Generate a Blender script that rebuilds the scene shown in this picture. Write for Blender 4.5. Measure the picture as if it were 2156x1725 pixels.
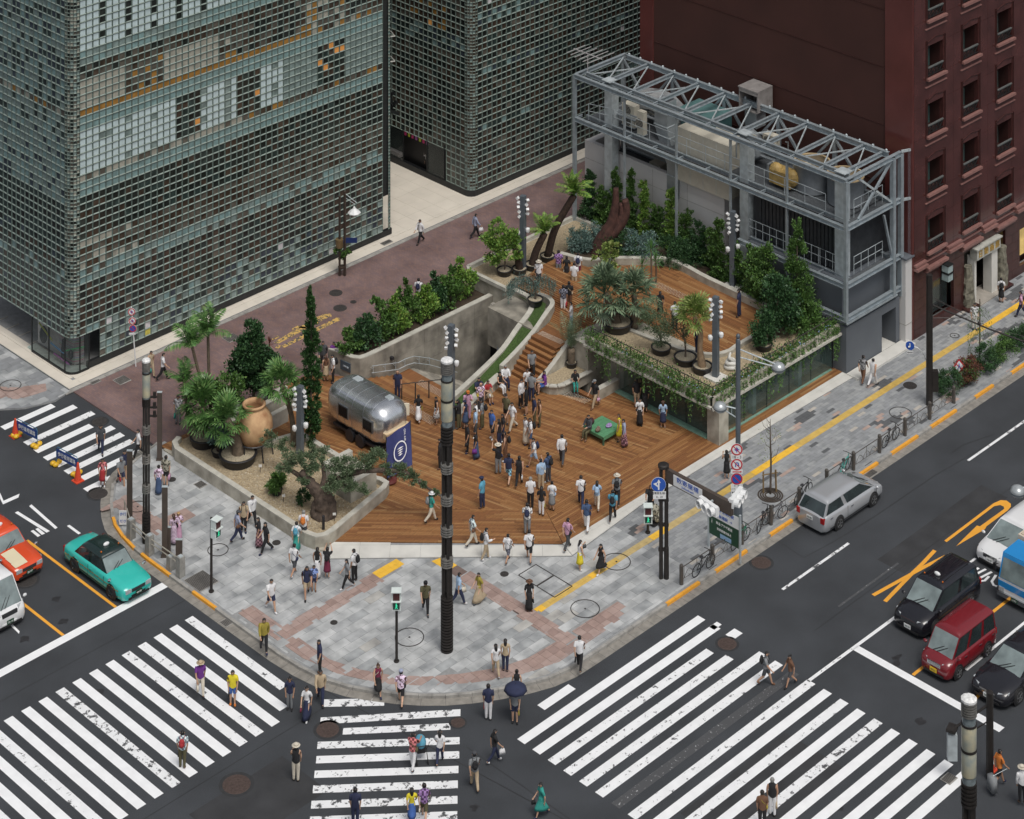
import bpy, math, random
import numpy as np
from mathutils import Vector, Matrix
random.seed(7); np.random.seed(7)
for _o in list(bpy.data.objects): bpy.data.objects.remove(_o)
SC = bpy.context.scene; COL = SC.collection
R45 = math.sqrt(.5)
# ---------------- camera: level, lens shifted down (verticals stay vertical) ----------------
FL, HY, CX, HC = 4960.0, -1830.0, 1078.0, 70.0
cam_d = bpy.data.cameras.new('camera'); cam = bpy.data.objects.new('camera', cam_d); COL.objects.link(cam)
cam_d.sensor_width = 36; cam_d.lens = 36*FL/2156; cam_d.shift_x = 0; cam_d.shift_y = (HY-862.5)/2156
cam_d.clip_start = 1; cam_d.clip_end = 2000
_Y0 = FL*HC/(1000-HY)
CAM = Vector((-_Y0*R45, -_Y0*R45, HC))
cam.location = CAM; cam.rotation_euler = (math.radians(90), 0, math.radians(-45))
SC.camera = cam
# ---------------- world, sun, exposure ----------------
wd = bpy.data.worlds.new("World"); SC.world = wd; wd.use_nodes = True
nt = wd.node_tree; bgn = nt.nodes['Background']
sky = nt.nodes.new('ShaderNodeTexSky'); sky.sky_type = 'NISHITA'; sky.sun_disc = False
SUN_EL, SUN_ROT = math.radians(62), math.radians(200)
sky.sun_elevation = SUN_EL; sky.sun_rotation = SUN_ROT; sky.air_density = 1.0; sky.dust_density = 4.0; sky.ozone_density = 1.0
hsv = nt.nodes.new('ShaderNodeHueSaturation'); hsv.inputs['Saturation'].default_value = .35
nt.links.new(sky.outputs[0], hsv.inputs['Color']); nt.links.new(hsv.outputs[0], bgn.inputs[0])
bgn.inputs[1].default_value = 0.082
sl = bpy.data.lights.new('sun', 'SUN'); sl.energy = 1.5; sl.angle = math.radians(28); sl.color = (1, .96, .9)
sun = bpy.data.objects.new('sun', sl); COL.objects.link(sun)
_sd = Vector((math.sin(SUN_ROT)*math.cos(SUN_EL), math.cos(SUN_ROT)*math.cos(SUN_EL), math.sin(SUN_EL)))
sun.rotation_euler = _sd.to_track_quat('Z', 'Y').to_euler(); sun.location = (0, 0, 90)
vs = SC.view_settings; vs.view_transform = 'Standard'; vs.look = 'None'; vs.exposure = 0.3; vs.gamma = 1; vs.use_curve_mapping = False
# ---------------- pixel helpers (2156-wide photo coordinates -> world) ----------------
def ray(u, v):
    a = (u-CX)/FL
    return Vector(((a+1)*R45, (1-a)*R45, -(v-HY)/FL))
def G(u, v, z=0.0):
    d = ray(u, v); p = CAM + d*((z-HC)/d.z); p.z = z; return p
def HP(u, v, P, n):
    d = ray(u, v); return CAM + d*((P-CAM).dot(n)/d.dot(n))
def ppm(v): return (v-HY)/HC
def ZT(v0, v1, z0=0.0):      # height of a point seen at row v1 straight above a foot at row v0
    return HC-(HC-z0)*(v1-HY)/(v0-HY)
V = Vector
XD, YD, ZD = V((1,0,0)), V((0,1,0)), V((0,0,1))
# ---------------- materials ----------------
MATS = {}
def mat(name, col, rough=.75, metal=0., var=.12, scale=4., bump=0., spec=.5, coat=0., trans=0., emis=None, es=0., detail=4, col2=None, bscale=None, alpha=1.):
    if name in MATS: return MATS[name]
    m = bpy.data.materials.new(name); m.use_nodes = True; t = m.node_tree; b = t.nodes['Principled BSDF']
    b.inputs['Roughness'].default_value = rough; b.inputs['Metallic'].default_value = metal
    b.inputs['Specular IOR Level'].default_value = spec; b.inputs['Coat Weight'].default_value = coat
    if trans: b.inputs['Transmission Weight'].default_value = trans
    if emis: b.inputs['Emission Color'].default_value = (*emis, 1); b.inputs['Emission Strength'].default_value = es
    if alpha < 1: b.inputs['Alpha'].default_value = alpha
    c = tuple(col)
    if var > 0 or col2:
        g = t.nodes.new('ShaderNodeNewGeometry'); n = t.nodes.new('ShaderNodeTexNoise')
        n.inputs['Scale'].default_value = scale; n.inputs['Detail'].default_value = detail
        t.links.new(g.outputs['Position'], n.inputs['Vector'])
        r = t.nodes.new('ShaderNodeValToRGB'); r.color_ramp.elements[0].position = .3; r.color_ramp.elements[1].position = .7
        lo = tuple(max(0, x*(1-var)) for x in c); hi = tuple(min(1, x*(1+var)) for x in (col2 or c))
        r.color_ramp.elements[0].color = (*lo, 1); r.color_ramp.elements[1].color = (*hi, 1)
        t.links.new(n.outputs['Fac'], r.inputs['Fac']); t.links.new(r.outputs[0], b.inputs['Base Color'])
        if bump:
            n2 = n
            if bscale:
                n2 = t.nodes.new('ShaderNodeTexNoise'); n2.inputs['Scale'].default_value = bscale; n2.inputs['Detail'].default_value = 3
                t.links.new(g.outputs['Position'], n2.inputs['Vector'])
            bp = t.nodes.new('ShaderNodeBump'); bp.inputs['Strength'].default_value = bump; bp.inputs['Distance'].default_value = .03
            t.links.new(n2.outputs['Fac'], bp.inputs['Height']); t.links.new(bp.outputs[0], b.inputs['Normal'])
    else:
        b.inputs['Base Color'].default_value = (*c, 1)
    MATS[name] = m; return m
def hexc(h):
    h = h.lstrip('#'); r = [int(h[i:i+2], 16)/255 for i in (0, 2, 4)]
    return tuple(x/12.92 if x <= .04045 else ((x+.055)/1.055)**2.4 for x in r)
# ---------------- mesh builder ----------------
class MB:
    def __init__(s): s.v = []; s.f = []; s.m = []
    def add(s, vs, fs, mi=0):
        o = len(s.v); s.v.extend([tuple(p) for p in vs]); s.f.extend([tuple(i+o for i in f) for f in fs]); s.m.extend([mi]*len(fs)); return s
    def quad(s, a, b, c, d, mi=0): return s.add((a, b, c, d), ((0, 1, 2, 3),), mi)
    def poly(s, pts, mi=0): return s.add(pts, (tuple(range(len(pts))),), mi)
    def box(s, c, size, rz=0., mi=0, taper=1.):
        hx, hy, hz = size[0]/2, size[1]/2, size[2]/2; cs, sn = math.cos(rz), math.sin(rz); P = []
        for z, k in ((-hz, 1.), (hz, taper)):
            for x, y in ((-hx, -hy), (hx, -hy), (hx, hy), (-hx, hy)):
                x2, y2 = x*k, y*k; P.append((c[0]+x2*cs-y2*sn, c[1]+x2*sn+y2*cs, c[2]+z))
        return s.add(P, ((3,2,1,0),(4,5,6,7),(0,1,5,4),(1,2,6,5),(2,3,7,6),(3,0,4,7)), mi)
    def bar(s, a, b, w, h=None, mi=0, up=None):       # rectangular bar between two points
        a, b = V(a), V(b); h = w if h is None else h; d = (b-a)
        if d.length < 1e-6: return s
        d.normalize(); u = V(up) if up else (ZD if abs(d.z) < .95 else XD)
        x = d.cross(u).normalized(); y = x.cross(d).normalized(); P = []
        for p in (a, b):
            for i, j in ((-1,-1),(1,-1),(1,1),(-1,1)): P.append(p + x*(i*w/2) + y*(j*h/2))
        return s.add(P, ((3,2,1,0),(4,5,6,7),(0,1,5,4),(1,2,6,5),(2,3,7,6),(3,0,4,7)), mi)
    def ibeam(s, a, b, w, h, mi=0, t=.03):            # H-section girder
        a, b = V(a), V(b); k = V((0, 0, h/2-t/2)); s.bar(a+k, b+k, w, t, mi); s.bar(a-k, b-k, w, t, mi); return s.bar(a, b, t, h-2*t-.002, mi)
    def prism(s, poly, z0, z1, mi=0, mt=None):
        n = len(poly); area = sum(poly[i][0]*poly[(i+1) % n][1]-poly[(i+1) % n][0]*poly[i][1] for i in range(n))
        if area < 0: poly = poly[::-1]
        P = [(p[0], p[1], z0) for p in poly]+[(p[0], p[1], z1) for p in poly]
        s.add(P, [(i, (i+1) % n, n+(i+1) % n, n+i) for i in range(n)], mi)
        s.add(P[n:], (tuple(range(n)),), mi if mt is None else mt); return s.add(P[:n], (tuple(range(n-1, -1, -1)),), mi)
    def tube(s, pts, rad, n=8, mi=0, cap=True, flat=1.):
        pts = [V(p) for p in pts]; k = len(pts); rad = rad if hasattr(rad, '__len__') else [rad]*k; P = []; pu = None
        for i, p in enumerate(pts):
            d = (pts[min(i+1, k-1)]-pts[max(i-1, 0)]).normalized()
            if pu is None: u = (ZD if abs(d.z) < .9 else XD); x = d.cross(u).normalized()
            else: x = (pu - d*pu.dot(d)); x = x.normalized() if x.length > 1e-6 else d.cross(XD).normalized()
            pu = x; y = d.cross(x)
            for j in range(n):
                a = 2*math.pi*j/n; P.append(p + x*(rad[i]*math.cos(a)) + y*(rad[i]*flat*math.sin(a)))
        F = [(i*n+j, i*n+(j+1) % n, (i+1)*n+(j+1) % n, (i+1)*n+j) for i in range(k-1) for j in range(n)]
        if cap: F += [tuple(range(n-1, -1, -1)), tuple((k-1)*n+j for j in range(n))]
        return s.add(P, F, mi)
    def lathe(s, c, prof, n=16, mi=0, axis=None, cap=True):   # prof: (radius, height)
        c = V(c); P = []
        if axis is None: X, Y, Z = XD, YD, ZD
        else:
            Z = V(axis).normalized(); X = Z.cross(ZD if abs(Z.z) < .9 else XD).normalized(); Y = Z.cross(X)
        for r, h in prof:
            for j in range(n):
                a = 2*math.pi*j/n; P.append(c + X*(r*math.cos(a)) + Y*(r*math.sin(a)) + Z*h)
        k = len(prof); F = [(i*n+j, i*n+(j+1) % n, (i+1)*n+(j+1) % n, (i+1)*n+j) for i in range(k-1) for j in range(n)]
        if cap: F += [tuple(range(n-1, -1, -1)), tuple((k-1)*n+j for j in range(n))]
        return s.add(P, F, mi)
    def ell(s, c, r, nu=10, nv=7, mi=0, rz=0.):
        P = []; cs, sn = math.cos(rz), math.sin(rz)
        for i in range(nv+1):
            t = math.pi*i/nv
            for j in range(nu):
                a = 2*math.pi*j/nu; x, y = r[0]*math.sin(t)*math.cos(a), r[1]*math.sin(t)*math.sin(a)
                P.append((c[0]+x*cs-y*sn, c[1]+x*sn+y*cs, c[2]-r[2]*math.cos(t)))
        return s.add(P, [(i*nu+j, i*nu+(j+1) % nu, (i+1)*nu+(j+1) % nu, (i+1)*nu+j) for i in range(nv) for j in range(nu)], mi)
    def loft(s, rings, mi=0, cap=True, close=True):
        n = len(rings[0]); k = len(rings); P = [p for r in rings for p in r]; m = n if close else n-1
        F = [(i*n+j, i*n+(j+1) % n, (i+1)*n+(j+1) % n, (i+1)*n+j) for i in range(k-1) for j in range(m)]
        if cap: F += [tuple(range(n-1, -1, -1)), tuple((k-1)*n+j for j in range(n))]
        return s.add(P, F, mi)
    def mesh(s, name, mats, smooth=False):
        me = bpy.data.meshes.new(name); me.from_pydata(s.v, [], s.f)
        for m in (mats if isinstance(mats, (list, tuple)) else [mats]): me.materials.append(m)
        if any(s.m): me.polygons.foreach_set('material_index', s.m)
        if smooth: me.polygons.foreach_set('use_smooth', [True]*len(s.f))
        me.update(); return me
    def build(s, name, mats, parent=None, smooth=False, loc=None):
        return link(name, s.mesh(name, mats, smooth), parent, loc)
def link(name, me, parent=None, loc=None, rz=None):
    o = bpy.data.objects.new(name, me); COL.objects.link(o)
    if parent is not None: o.parent = parent
    if loc is not None: o.location = loc
    if rz is not None: o.rotation_euler = (0, 0, rz)
    return o
def tag(o, label=None, cat=None, group=None, kind=None):
    if label: o['label'] = label
    if cat: o['category'] = cat
    if group: o['group'] = group
    if kind: o['kind'] = kind
    return o
def thing(name, label, cat, loc=(0,0,0), rz=0., group=None):
    o = bpy.data.objects.new(name, None); COL.objects.link(o); o.location = loc; o.rotation_euler = (0, 0, rz); o.empty_display_size = .2
    return tag(o, label, cat, group)
def copy_tree(o, loc, rz, label, parent=None):
    c = o.copy(); COL.objects.link(c)
    if parent is None:
        c.location = loc
        if rz is not None: c.rotation_euler = (0, 0, rz)
        if label: c['label'] = label
    else: c.parent = parent
    for ch in list(o.children): copy_tree(ch, None, None, None, c)
    return c
def smooth_by_angle(o, deg=35):
    me = o.data; me.polygons.foreach_set('use_smooth', [True]*len(me.polygons))
    try: me.set_sharp_from_angle(angle=math.radians(deg))
    except Exception: pass
    return o
def lerp(a, b, t): return a+(b-a)*t
def catmull(P, n=6):
    P = [V(p) for p in P]; out = []
    for i in range(len(P)-1):
        p0, p1, p2, p3 = P[max(i-1, 0)], P[i], P[i+1], P[min(i+2, len(P)-1)]
        for k in range(n):
            t = k/n; out.append(.5*((2*p1)+(p2-p0)*t+(2*p0-5*p1+4*p2-p3)*t*t+(3*p1-p0-3*p2+p3)*t**3))
    out.append(P[-1]); return out
def clip(poly, win):     # Sutherland-Hodgman: subject poly (any) by convex window (ccw), 2-D
    out = list(poly); n = len(win)
    for i in range(n):
        a, b = win[i], win[(i+1) % n]; inp = out; out = []
        if not inp: return []
        ex, ey = b[0]-a[0], b[1]-a[1]
        side = lambda p: ex*(p[1]-a[1])-ey*(p[0]-a[0])
        for k in range(len(inp)):
            p, q = inp[k-1], inp[k]; sp, sq = side(p), side(q)
            if (sp >= 0) != (sq >= 0):
                t = sp/(sp-sq); out.append((p[0]+(q[0]-p[0])*t, p[1]+(q[1]-p[1])*t))
            if sq >= 0: out.append(q)
    return out
def parea(p):
    n = len(p); return sum(p[i][0]*p[(i+1) % n][1]-p[(i+1) % n][0]*p[i][1] for i in range(n))/2
def ccw(p): return p if parea(p) > 0 else p[::-1]
def inside(p, poly):
    c = False; n = len(poly)
    for i in range(n):
        a, b = poly[i], poly[i-1]
        if (a[1] > p[1]) != (b[1] > p[1]) and p[0] < (b[0]-a[0])*(p[1]-a[1])/(b[1]-a[1])+a[0]: c = not c
    return c
def g2(pts, z=0.): return [tuple(G(u, v, z)[:2]) for u, v in pts]
def proj(p):         # world -> photo pixel (used only for sorting by nearness)
    d = V(p)-CAM; y = (d.x+d.y)*R45; x = (d.x-d.y)*R45
    return CX+FL*x/y, HY+FL*(HC-p[2])/y
# ================= ground materials =================
def asphalt_mat():
    m = mat('asphalt', (.040, .044, .050), .88, var=.22, scale=.35, bump=.35, bscale=60, detail=8)
    t = m.node_tree; b = t.nodes['Principled BSDF']; r = [n for n in t.nodes if n.type == 'VALTORGB'][0]
    g = [n for n in t.nodes if n.type == 'NEW_GEOMETRY'][0]
    n2 = t.nodes.new('ShaderNodeTexNoise'); n2.inputs['Scale'].default_value = 26; n2.inputs['Detail'].default_value = 2
    t.links.new(g.outputs['Position'], n2.inputs['Vector'])
    mx = t.nodes.new('ShaderNodeMix'); mx.data_type = 'RGBA'; mx.blend_type = 'OVERLAY'; mx.inputs[0].default_value = .55
    t.links.new(r.outputs[0], mx.inputs[6]); t.links.new(n2.outputs['Fac'], mx.inputs[7]); t.links.new(mx.outputs[2], b.inputs['Base Color'])
    return m
M_ASPH = asphalt_mat()
def paint_mat(name, col, wear, scale=3.2):      # worn road paint: asphalt shows through where it has flaked off
    m = mat(name, col, .6, var=.05, scale=2); t = m.node_tree; b = t.nodes['Principled BSDF']
    base = [n for n in t.nodes if n.type == 'VALTORGB'][0]; g = [n for n in t.nodes if n.type == 'NEW_GEOMETRY'][0]
    n1 = t.nodes.new('ShaderNodeTexNoise'); n1.inputs['Scale'].default_value = scale; n1.inputs['Detail'].default_value = 9; n1.inputs['Roughness'].default_value = .72
    t.links.new(g.outputs['Position'], n1.inputs['Vector'])
    r = t.nodes.new('ShaderNodeValToRGB'); r.color_ramp.elements[0].position = wear; r.color_ramp.elements[1].position = wear+.035
    r.color_ramp.elements[0].color = (0, 0, 0, 1); r.color_ramp.elements[1].color = (1, 1, 1, 1)
    mx = t.nodes.new('ShaderNodeMix'); mx.data_type = 'RGBA'; mx.inputs[6].default_value = (.07, .072, .076, 1)
    t.links.new(n1.outputs['Fac'], r.inputs['Fac']); t.links.new(r.outputs[0], mx.inputs[0]); t.links.new(base.outputs[0], mx.inputs[7]); t.links.new(mx.outputs[2], b.inputs['Base Color'])
    return m
M_PW = [paint_mat('white_paint_fresh', (.80, .81, .82), .27), paint_mat('white_paint_worn', (.78, .79, .80), .385), paint_mat('white_paint_flaked', (.76, .77, .78), .43, 2.6), paint_mat('white_paint_ghost', (.6, .6, .61), .6, 7)]
M_PY = paint_mat('orange_paint', (.78, .36, .04), .3); M_PYB = paint_mat('faded_yellow_paint', (.62, .40, .12), .47, 9)
M_CONC = mat('kerb_concrete', (.30, .29, .27), .85, var=.25, scale=2.5, bump=.2, bscale=40)
M_GUT = mat('gutter_concrete', (.24, .225, .20), .88, var=.22, scale=3, bump=.2, bscale=50)
M_JOINT = mat('paving_mortar', (.27, .275, .275), .95, var=.15)
GREYS = [mat('granite_%s' % k, tuple(x*.84 for x in c), .72, var=.20, scale=1.3, bump=.1, bscale=60, col2=tuple(x*.84 for x in c2), detail=6) for k, c, c2 in (
    ('pale', (.43, .445, .45), (.54, .55, .55)), ('silver', (.38, .395, .40), (.50, .51, .51)), ('mid', (.335, .35, .36), (.46, .47, .475)), ('slate', (.28, .295, .305), (.39, .405, .41)), ('warm', (.40, .39, .37), (.5, .49, .46)))]
BL = [mat('block_%s' % k, c, .78, var=.14, scale=2.5, bump=.12, bscale=60) for k, c in (('light', (.30, .31, .315)), ('grey', (.265, .275, .285)), ('steel', (.23, .24, .25)), ('dark', (.10, .104, .11)), ('rose', (.40, .30, .26)), ('cream', (.43, .40, .36)))]
PINK = [mat('rose_tile_%d' % i, c, .78, var=.12, scale=3, bump=.1, bscale=60) for i, c in enumerate(((.33, .235, .205), (.29, .205, .18), (.36, .265, .235)))]
M_BROWN = mat('brown_tactile_tile', (.16, .115, .10), .8, var=.15)
M_TACT = mat('yellow_tactile_tile', (.58, .39, .10), .7, var=.12, scale=3); M_TACT2 = mat('bright_yellow_tactile_tile', (.80, .47, .05), .65, var=.1, scale=3); M_TACT3 = mat('worn_tactile_tile', (.50, .38, .17), .75, var=.15, scale=3)
M_STONE = mat('white_border_stone', (.60, .59, .55), .7, var=.10, scale=1.2, bump=.05, bscale=50)
M_PLINTH = mat('cream_plinth_stone', (.66, .61, .53), .6, var=.07, scale=.8)
def brick_mat():
    m = mat('paver_bricks', (.22, .14, .125), .85, var=0); t = m.node_tree; b = t.nodes['Principled BSDF']
    g = t.nodes.new('ShaderNodeNewGeometry'); bt = t.nodes.new('ShaderNodeTexBrick'); mp = t.nodes.new('ShaderNodeMapping'); mp.inputs['Rotation'].default_value = (0, 0, math.radians(90))
    bt.inputs['Scale'].default_value = 1; bt.inputs['Brick Width'].default_value = .23; bt.inputs['Row Height'].default_value = .115; bt.inputs['Mortar Size'].default_value = .008
    bt.inputs['Color1'].default_value = (.215, .13, .115, 1); bt.inputs['Color2'].default_value = (.16, .105, .108, 1); bt.inputs['Mortar'].default_value = (.12, .10, .095, 1)
    t.links.new(g.outputs['Position'], mp.inputs['Vector']); t.links.new(mp.outputs[0], bt.inputs['Vector'])
    n = t.nodes.new('ShaderNodeTexNoise'); n.inputs['Scale'].default_value = .5; n.inputs['Detail'].default_value = 6; t.links.new(g.outputs['Position'], n.inputs['Vector'])
    mx = t.nodes.new('ShaderNodeMix'); mx.data_type = 'RGBA'; mx.blend_type = 'SOFT_LIGHT'; mx.inputs[0].default_value = .8
    t.links.new(bt.outputs['Color'], mx.inputs[6]); t.links.new(n.outputs['Fac'], mx.inputs[7]); t.links.new(mx.outputs[2], b.inputs['Base Color'])
    bp = t.nodes.new('ShaderNodeBump'); bp.inputs['Strength'].default_value = .3; bp.inputs['Distance'].default_value = .01; t.links.new(bt.outputs['Fac'], bp.inputs['Height']); bp.invert = True; t.links.new(bp.outputs[0], b.inputs['Normal'])
    return m
M_BRICK = brick_mat()
# ================= road (L round the block) =================
road = tag(MB().poly([(-260, -260, 0), (260, -260, 0), (260, -12, 0), (-11.5, -12, 0), (-11.5, 260, 0), (-260, 260, 0)]).build('road', M_ASPH), kind='structure')
def sheet(name, pts, m, z, parent, label=None):
    p = ccw([tuple(q[:2]) for q in pts]); o = MB().poly([(x, y, z) for x, y in p]).build(name, m, parent)
    if label: o['label'] = label
    return o
def T(c, r, pts): return [(539*c+.25*x, 431.2*r+.25*y) for x, y in pts]
SW_EDGE = [(-11.6, 15.2), (-13.2, 14.75), (-14.4, 14.3), (-15.35, 13.69), (-16.23, 12.6), (-16.84, 11.64), (-17.25, 10.8), (-17.5, 9.9), (-17.68, 8.8), (-17.76, 7.5), (-17.78, 5.5), (-17.8, 0), (-17.8, -2.7), (-17.7, -4.2), (-17.46, -5.6), (-17.0, -6.8), (-16.43, -7.75), (-15.82, -8.63), (-15.15, -9.45), (-14.4, -10.2), (-13.5, -10.9), (-12.5, -11.55), (-11.4, -12.15), (-10.3, -12.6), (-9.2, -12.82), (-8, -12.85), (-4, -12.84), (62, -12.8)]
SW = SW_EDGE + [(62, -6.0), (-2.0, -6.0), (-10.6, 2.4), (-11.0, 15.2)]
sidewalk = tag(MB().prism(SW, -.02, .105, 0).build('sidewalk', M_JOINT), kind='structure')
# ---- paving ----
def pave(parent, region, z, L, W, mats, wts, name, limit, exclude=(), gap=.012, stag=.5, seed=1, ang=0., choose=None, th=.03, jit=.0015):
    rnd = random.Random(seed); ca, sa = math.cos(ang), math.sin(ang)
    R = ccw([(x*ca+y*sa, -x*sa+y*ca) for x, y in region]); EX = [[(x*ca+y*sa, -x*sa+y*ca) for x, y in e] for e in exclude]
    x0, x1 = min(p[0] for p in R), max(p[0] for p in R); y0, y1 = min(p[1] for p in R), max(p[1] for p in R)
    out = []; j = 0; y = math.floor(y0/W)*W
    while y < y1:
        j += 1; x = math.floor(x0/L)*L + (rnd.random()*L if stag < 0 else (j % 2)*L*stag) - L
        while x < x1:
            l = L if stag >= 0 else L*(.7+.6*rnd.random())
            win = [(x+gap/2, y+gap/2), (x+l-gap/2, y+gap/2), (x+l-gap/2, y+W-gap/2), (x+gap/2, y+W-gap/2)]
            c = (x+l/2, y+W/2); x += l
            q = clip(R, win)
            if len(q) < 3 or abs(parea(q)) < .12*W*W: continue
            cc = (sum(p[0] for p in q)/len(q), sum(p[1] for p in q)/len(q))
            if any(inside(cc, e) for e in EX): continue
            q = [(px*ca-py*sa, px*sa+py*ca) for px, py in q]; wc = (cc[0]*ca-cc[1]*sa, cc[0]*sa+cc[1]*ca)
            u, v = proj((wc[0], wc[1], z(wc) if callable(z) else z))
            if not (-40 < u < 2200 and -30 < v < 1760): continue
            mi = choose(wc, rnd) if choose else rnd.choices(range(len(mats)), wts)[0]
            out.append((v, q, mi, wc))
        y += W
    out.sort(key=lambda t: -t[0]); cache = {}
    big = MB()
    for k, (v, q, mi, wc) in enumerate(out):
        zz = z(wc) if callable(z) else z
        zz += rnd.uniform(-jit, jit)
        if k < limit:
            loc = [(round(px-wc[0], 3), round(py-wc[1], 3)) for px, py in q]; key = (tuple(loc), mi)
            if key not in cache: cache[key] = MB().prism(loc, -th, 0).mesh(name, mats[mi])
            link(name, cache[key], parent, (wc[0], wc[1], zz))
        else: big.prism(q, zz-th, zz, mi)
    if big.f: tag(big.build(name+'_field', mats, parent), kind='stuff')
    return len(out)
PA = [(-10.82, -1.25), (-10.82, -2.15), (-17.0, -2.2), (-17.0, -1.3)]               # rose band running along the street axis
PB = [(-8.2, -4.45), (-7.35, -4.45), (-7.35, -11.6), (-8.25, -11.6)]
BORD = [(-17.35, 1.0), (-16.5, 1.0), (-16.5, -4.7), (-16.0, -6.2), (-15.3, -7.4), (-14.2, -8.7), (-12.9, -9.7), (-11.4, -10.6), (-10, -11.05), (-8.2, -11.15), (-4, -11.15), (-4, -12.2), (-9.2, -12.25), (-11.2, -11.6), (-13, -10.5), (-14.6, -9.2), (-15.9, -7.7), (-16.9, -5.7), (-17.3, -3.8)]
BRA = [(-9.25, -1.2), (-9.25, -1.83), (-10.84, -1.85), (-10.84, -1.25)]              # bright tactile pads
BRB = [(-8.15, -2.6), (-7.5, -2.75), (-7.5, -4.45), (-8.15, -4.45)]
RS = [(-17.4, 12.4), (-16.4, 12.0), (-16.4, 8.6), (-13.9, 8.6), (-13.9, 9.5), (-15.4, 9.6), (-15.4, 12.6)]
Y0T, Y1T = -9.13, -8.74
TACT = [(-7.3, Y0T), (62, Y0T), (62, Y1T), (-7.3, Y1T)]
PLAZA = [p for p in SW_EDGE if p[0] < 0.3] + [(.3, -12.8), (.3, -6.9), (-2.7, -7.05), (-11.5, 2.0), (-11.5, 15)]
PLAZA = [(x+.16 if x < -12 and y > -9 else x, y+.16 if y < -9 else y) for x, y in PLAZA]
RIGHTP = [(.3, -12.64), (50, -12.64), (50, -6.5), (.3, -6.75)]
EXC = [PA, PB, BORD, BRA, BRB, RS, TACT]
pave(sidewalk, PLAZA, .12, 1.0, .5, GREYS, (28, 30, 24, 12, 3), 'paving_slab', 300, EXC, seed=3)
for reg, sd in ((PA, 4), (PB, 5), (BORD, 6), (RS, 16)):
    pave(sidewalk, reg, .121, .45, .45, PINK, (5, 3, 3), 'rose_tile', 90, [TACT] + ([PA, PB] if reg is BORD else []), seed=sd, stag=0)
def blockmix(c, r):
    s = math.sin(c[0]*.9+2.1*math.sin(c[1]*1.3))+.6*math.sin(c[0]*.37+c[1]*2.2)
    if s > 1.25 and r.random() < .7: return 3
    if s > .95 and r.random() < .3: return r.choice((4, 5, 4))
    return r.choices((0, 1, 2, 3, 4, 5), (34, 40, 20, 3, 1, 2))[0]
pave(sidewalk, RIGHTP, .12, .60, .20, BL, None, 'paving_block', 300, [TACT], seed=8, choose=blockmix, gap=.008)
def tactmix(c, r): return 1 if (.8 < c[0] < 2.2 or 9 < c[0] < 12.6 or c[0] < -6.9 or -3.7 < c[0] < -3.0 or c[0] > 30) else (2 if c[0] < 6 and c[0] > -1.4 else 0)
pave(sidewalk, TACT, .124, .40, .39, [M_TACT, M_TACT2, M_TACT3], None, 'tactile_tile', 200, seed=9, stag=0, choose=tactmix, gap=.006)
pave(sidewalk, BRA, .126, .31, .31, [M_TACT2], (1,), 'tactile_tile', 60, seed=10, stag=0, gap=.006); pave(sidewalk, BRB, .126, .31, .31, [M_TACT2, M_BROWN], None, 'tactile_tile', 60, seed=11, stag=0, gap=.006, choose=lambda c, r: 0 if c[1] > -3.6 else 1)
# ---- kerb stones, gutter ----
def along(pts, step):
    out = []; P = [V((*p, 0)) for p in pts]; acc = 0
    for a, b in zip(P, P[1:]):
        d = (b-a); L = d.length; t = acc
        while t < L: out.append((a+d*(t/L), math.atan2(d.y, d.x))); t += step
        acc = t-L
    return out
def offs(pts, k):        # offset polyline to its right by k
    out = []
    for i, p in enumerate(pts):
        a, b = pts[max(i-1, 0)], pts[min(i+1, len(pts)-1)]; dx, dy = b[0]-a[0], b[1]-a[1]; L = math.hypot(dx, dy); out.append((p[0]+dy/L*k, p[1]-dx/L*k))
    return out
KE = [p for p in SW_EDGE if p[0] < 55]+[(45, -12.8)]
ORX = [(-2.36, -.33), (1.41, 3.22), (5.2, 6.83), (8.7, 10.4), (12.26, 14.04), (15.77, 17.65), (19.41, 21.33), (23.08, 24.97), (26.68, 28.39), (30.2, 32)]
ORY = [(8.6, 11.4), (5.8, 7.3), (1.8, 4.0), (7.3, 8.0)]
ks = MB().box((0, 0, 0), (.585, .15, .16)); km = ks.mesh('kerb_stone', M_CONC); ko = ks.mesh('kerb_stone', M_PY)
for p, a in along(offs(KE, .05), .6):
    u, v = proj((p.x, p.y, 0))
    if not (-30 < u < 2190 and v < 1760): continue
    orange = any(l-.1 < p.x < h+.1 for l, h in ORX) and p.y < -12 or (p.x < -16.5 and any(l < p.y < h for l, h in ORY))
    o = link('kerb_stone', ko if orange else km, sidewalk, (p.x, p.y, .052), a+random.uniform(-.004, .004))
    if orange: o['label'] = 'orange painted kerb stone'
GUT = offs(KE, .12); GUT2 = offs(KE, .60); gb = MB()
for i in range(len(GUT)-1):
    a, b, c, d = GUT[i], GUT[i+1], GUT2[i+1], GUT2[i]; n = max(1, int(math.dist(a, b)/.6))
    for k in range(n):
        t0, t1 = k/n, (k+1)/n-.012/max(.1, math.dist(a, b)); L2 = lambda p, q, t: (p[0]+(q[0]-p[0])*t, p[1]+(q[1]-p[1])*t, .006)
        gb.quad(L2(d, c, t0), L2(d, c, t1), L2(a, b, t1), L2(a, b, t0))
tag(gb.build('gutter_slabs', M_GUT, road), kind='stuff')
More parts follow.
